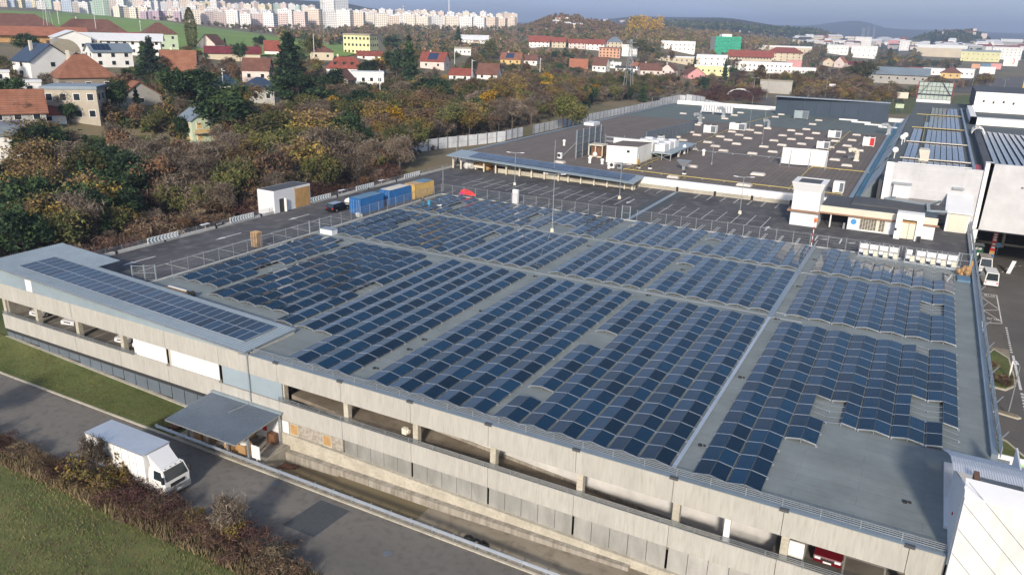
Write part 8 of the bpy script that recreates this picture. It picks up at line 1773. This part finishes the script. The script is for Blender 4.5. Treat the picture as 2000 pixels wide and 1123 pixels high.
# shrubs in the foreground between road and meadow
for kind, x, y, h, wf, lab in (
 ('ochre_tree', -76.5, 31.5, 6.0, 1.0, 'yellow-brown tree cut by the left edge above the meadow'), ('wine_bush', -73.5, 32.4, 1.9, 1.4, 'dark wine-red bush at the left end of the roadside scrub'), ('wine_bush', -70.3, 32.5, 1.8, 1.4, 'dark red-brown bush left of the box truck'), ('brown_bush', -67.2, 33.0, 1.5, 1.3, 'brown bush at the road edge left of the truck tail'),
 ('brown_bush', -63.5, 33.0, 1.3, 1.2, 'low brown bush at the tail of the truck'), ('wine_bush', -60.3, 33.4, 1.9, 1.4, 'low dark bush below the truck cargo box'), ('ochre_bush', -56.6, 33.6, 3.9, .9, 'tall ochre bush with bare twigs in front of the truck'), ('ochre_bush', -55.0, 33.4, 2.4, 1.1, 'yellow-green bush beside the tall ochre one'), ('brown_bush', -57.9, 33.0, 1.4, 1.1, 'brown bush left of the tall ochre one'),
 ('wine_bush', -52.9, 33.5, 2.1, 1.4, 'wine-red bush below the truck cab'), ('wine_bush', -50.0, 33.6, 2.0, 1.5, 'wine-red bush right of the truck cab'), ('wine_bush', -47.4, 33.7, 1.6, 1.3, 'low dark red bush on the verge beside the open road'), ('ochre_bush', -45.2, 34.0, 1.9, .6, 'thin yellow sapling on the verge'), ('bare_tree', -41.6, 34.0, 4.6, .9, 'young leafless tree leaning over the road'), ('ochre_bush', -41.4, 34.1, 2.6, .7, 'sparse ochre sapling under the young leafless tree'),
 ('wine_bush', -42.6, 33.6, 2.0, 1.5, 'wine-brown bush at the foot of the young leafless tree'), ('wine_bush', -39.6, 33.6, 2.0, 1.5, 'wine-brown bush at the lower edge, right of the leafless tree'), ('brown_bush', -36.9, 33.4, 1.8, 1.3, 'brown bush at the bottom edge of the road'), ('brown_bush', -34.6, 33.0, 1.6, 1.2, 'last low brown bush at the bottom edge'), ('bare_tree', -57.2, 33.8, 5.2, .6, 'thin leafless sapling rising before the truck roof')):
    tree(kind, x, y, zmead(x, min(y, 33.8)), h, lab, 'roadside shrubs', wide=wf)
for k, (x, y) in enumerate(((11.3, 100.6), (11.0, 98.9), (12.4, 99.4), (13.2, 100.0), (11.7, 103.5), (12.9, 98.3))): tree('wine_bush' if k % 2 else 'brown_bush', x, y, -8.15, .9, 'small red-brown shrub on the green traffic island', 'shrubs on the traffic island', wide=1.1)
for k, (x, y) in enumerate(((13.6, 77), (14.2, 74.5), (13.9, 72))): tree('wine_bush', x, y, -8.2, 1.4, 'dark red shrub on the lawn beside the green and white billboard', 'red shrubs by the billboard', wide=1.1)
# low growth strip along the lane barrier and tall grass in the verge
pts = np.stack([RS.uniform(-78, -33, 9000), RS.uniform(31.5, 34.4, 9000)], 1)
blades('verge_tall_grass', pts, .7, .05, gm[1:2]+[LF['rust'][1]], zmead, lean=.5)
# fallen leaves along the road edges
pl_ = [(x, (34.2+abs(RS.normal(0, .7))) if k % 2 else (42.2-abs(RS.normal(0, .35)))) for k, x in enumerate(RS.uniform(-80, -5, 2600))]
blades('fallen_leaves', np.array(pl_), .03, .05, [LF['ochre'][0], LF['rust'][1], LF['bare'][0]], lambda x, y: -8.288, lean=1.6)
for i, (x, y, l) in enumerate(((-30.5, 38.9, 'round manhole cover in the open road beyond the asphalt patch'), (-44.5, 41.6, 'square drain grate at the kerb opposite the loading dock corner'))):
    b = MB()
    if i == 0: b.cyl((x, y, -8.3), (x, y, -8.285), .33, 16)
    else: b.box(x-.3, x+.3, y-.25, y+.25, -8.3, -8.285)
    tag(b.build('manhole_cover', C['louvre'], loc=(x, y, -8.3)), l, 'manhole cover')
# ================================================================== 2.0e-4
hb = MB(); hb.box(-13500, 13500, -13500, 13500, -60, 260); hz_ = hb.build('haze', [])
m = bpy.data.materials.new('haze'); m.use_nodes = True; t = m.node_tree; t.nodes.remove(t.nodes['Principled BSDF']); pv = t.nodes.new('ShaderNodeVolumePrincipled'); pv.inputs['Color'].default_value = (.62, .75, 1.0, 1); pv.inputs['Density'].default_value = 2.0e-4
pv.inputs['Anisotropy'].default_value = .2; t.links.new(pv.outputs[0], t.nodes['Material Output'].inputs['Volume']); hz_.data.materials.append(m); hz_['kind'] = 'stuff'
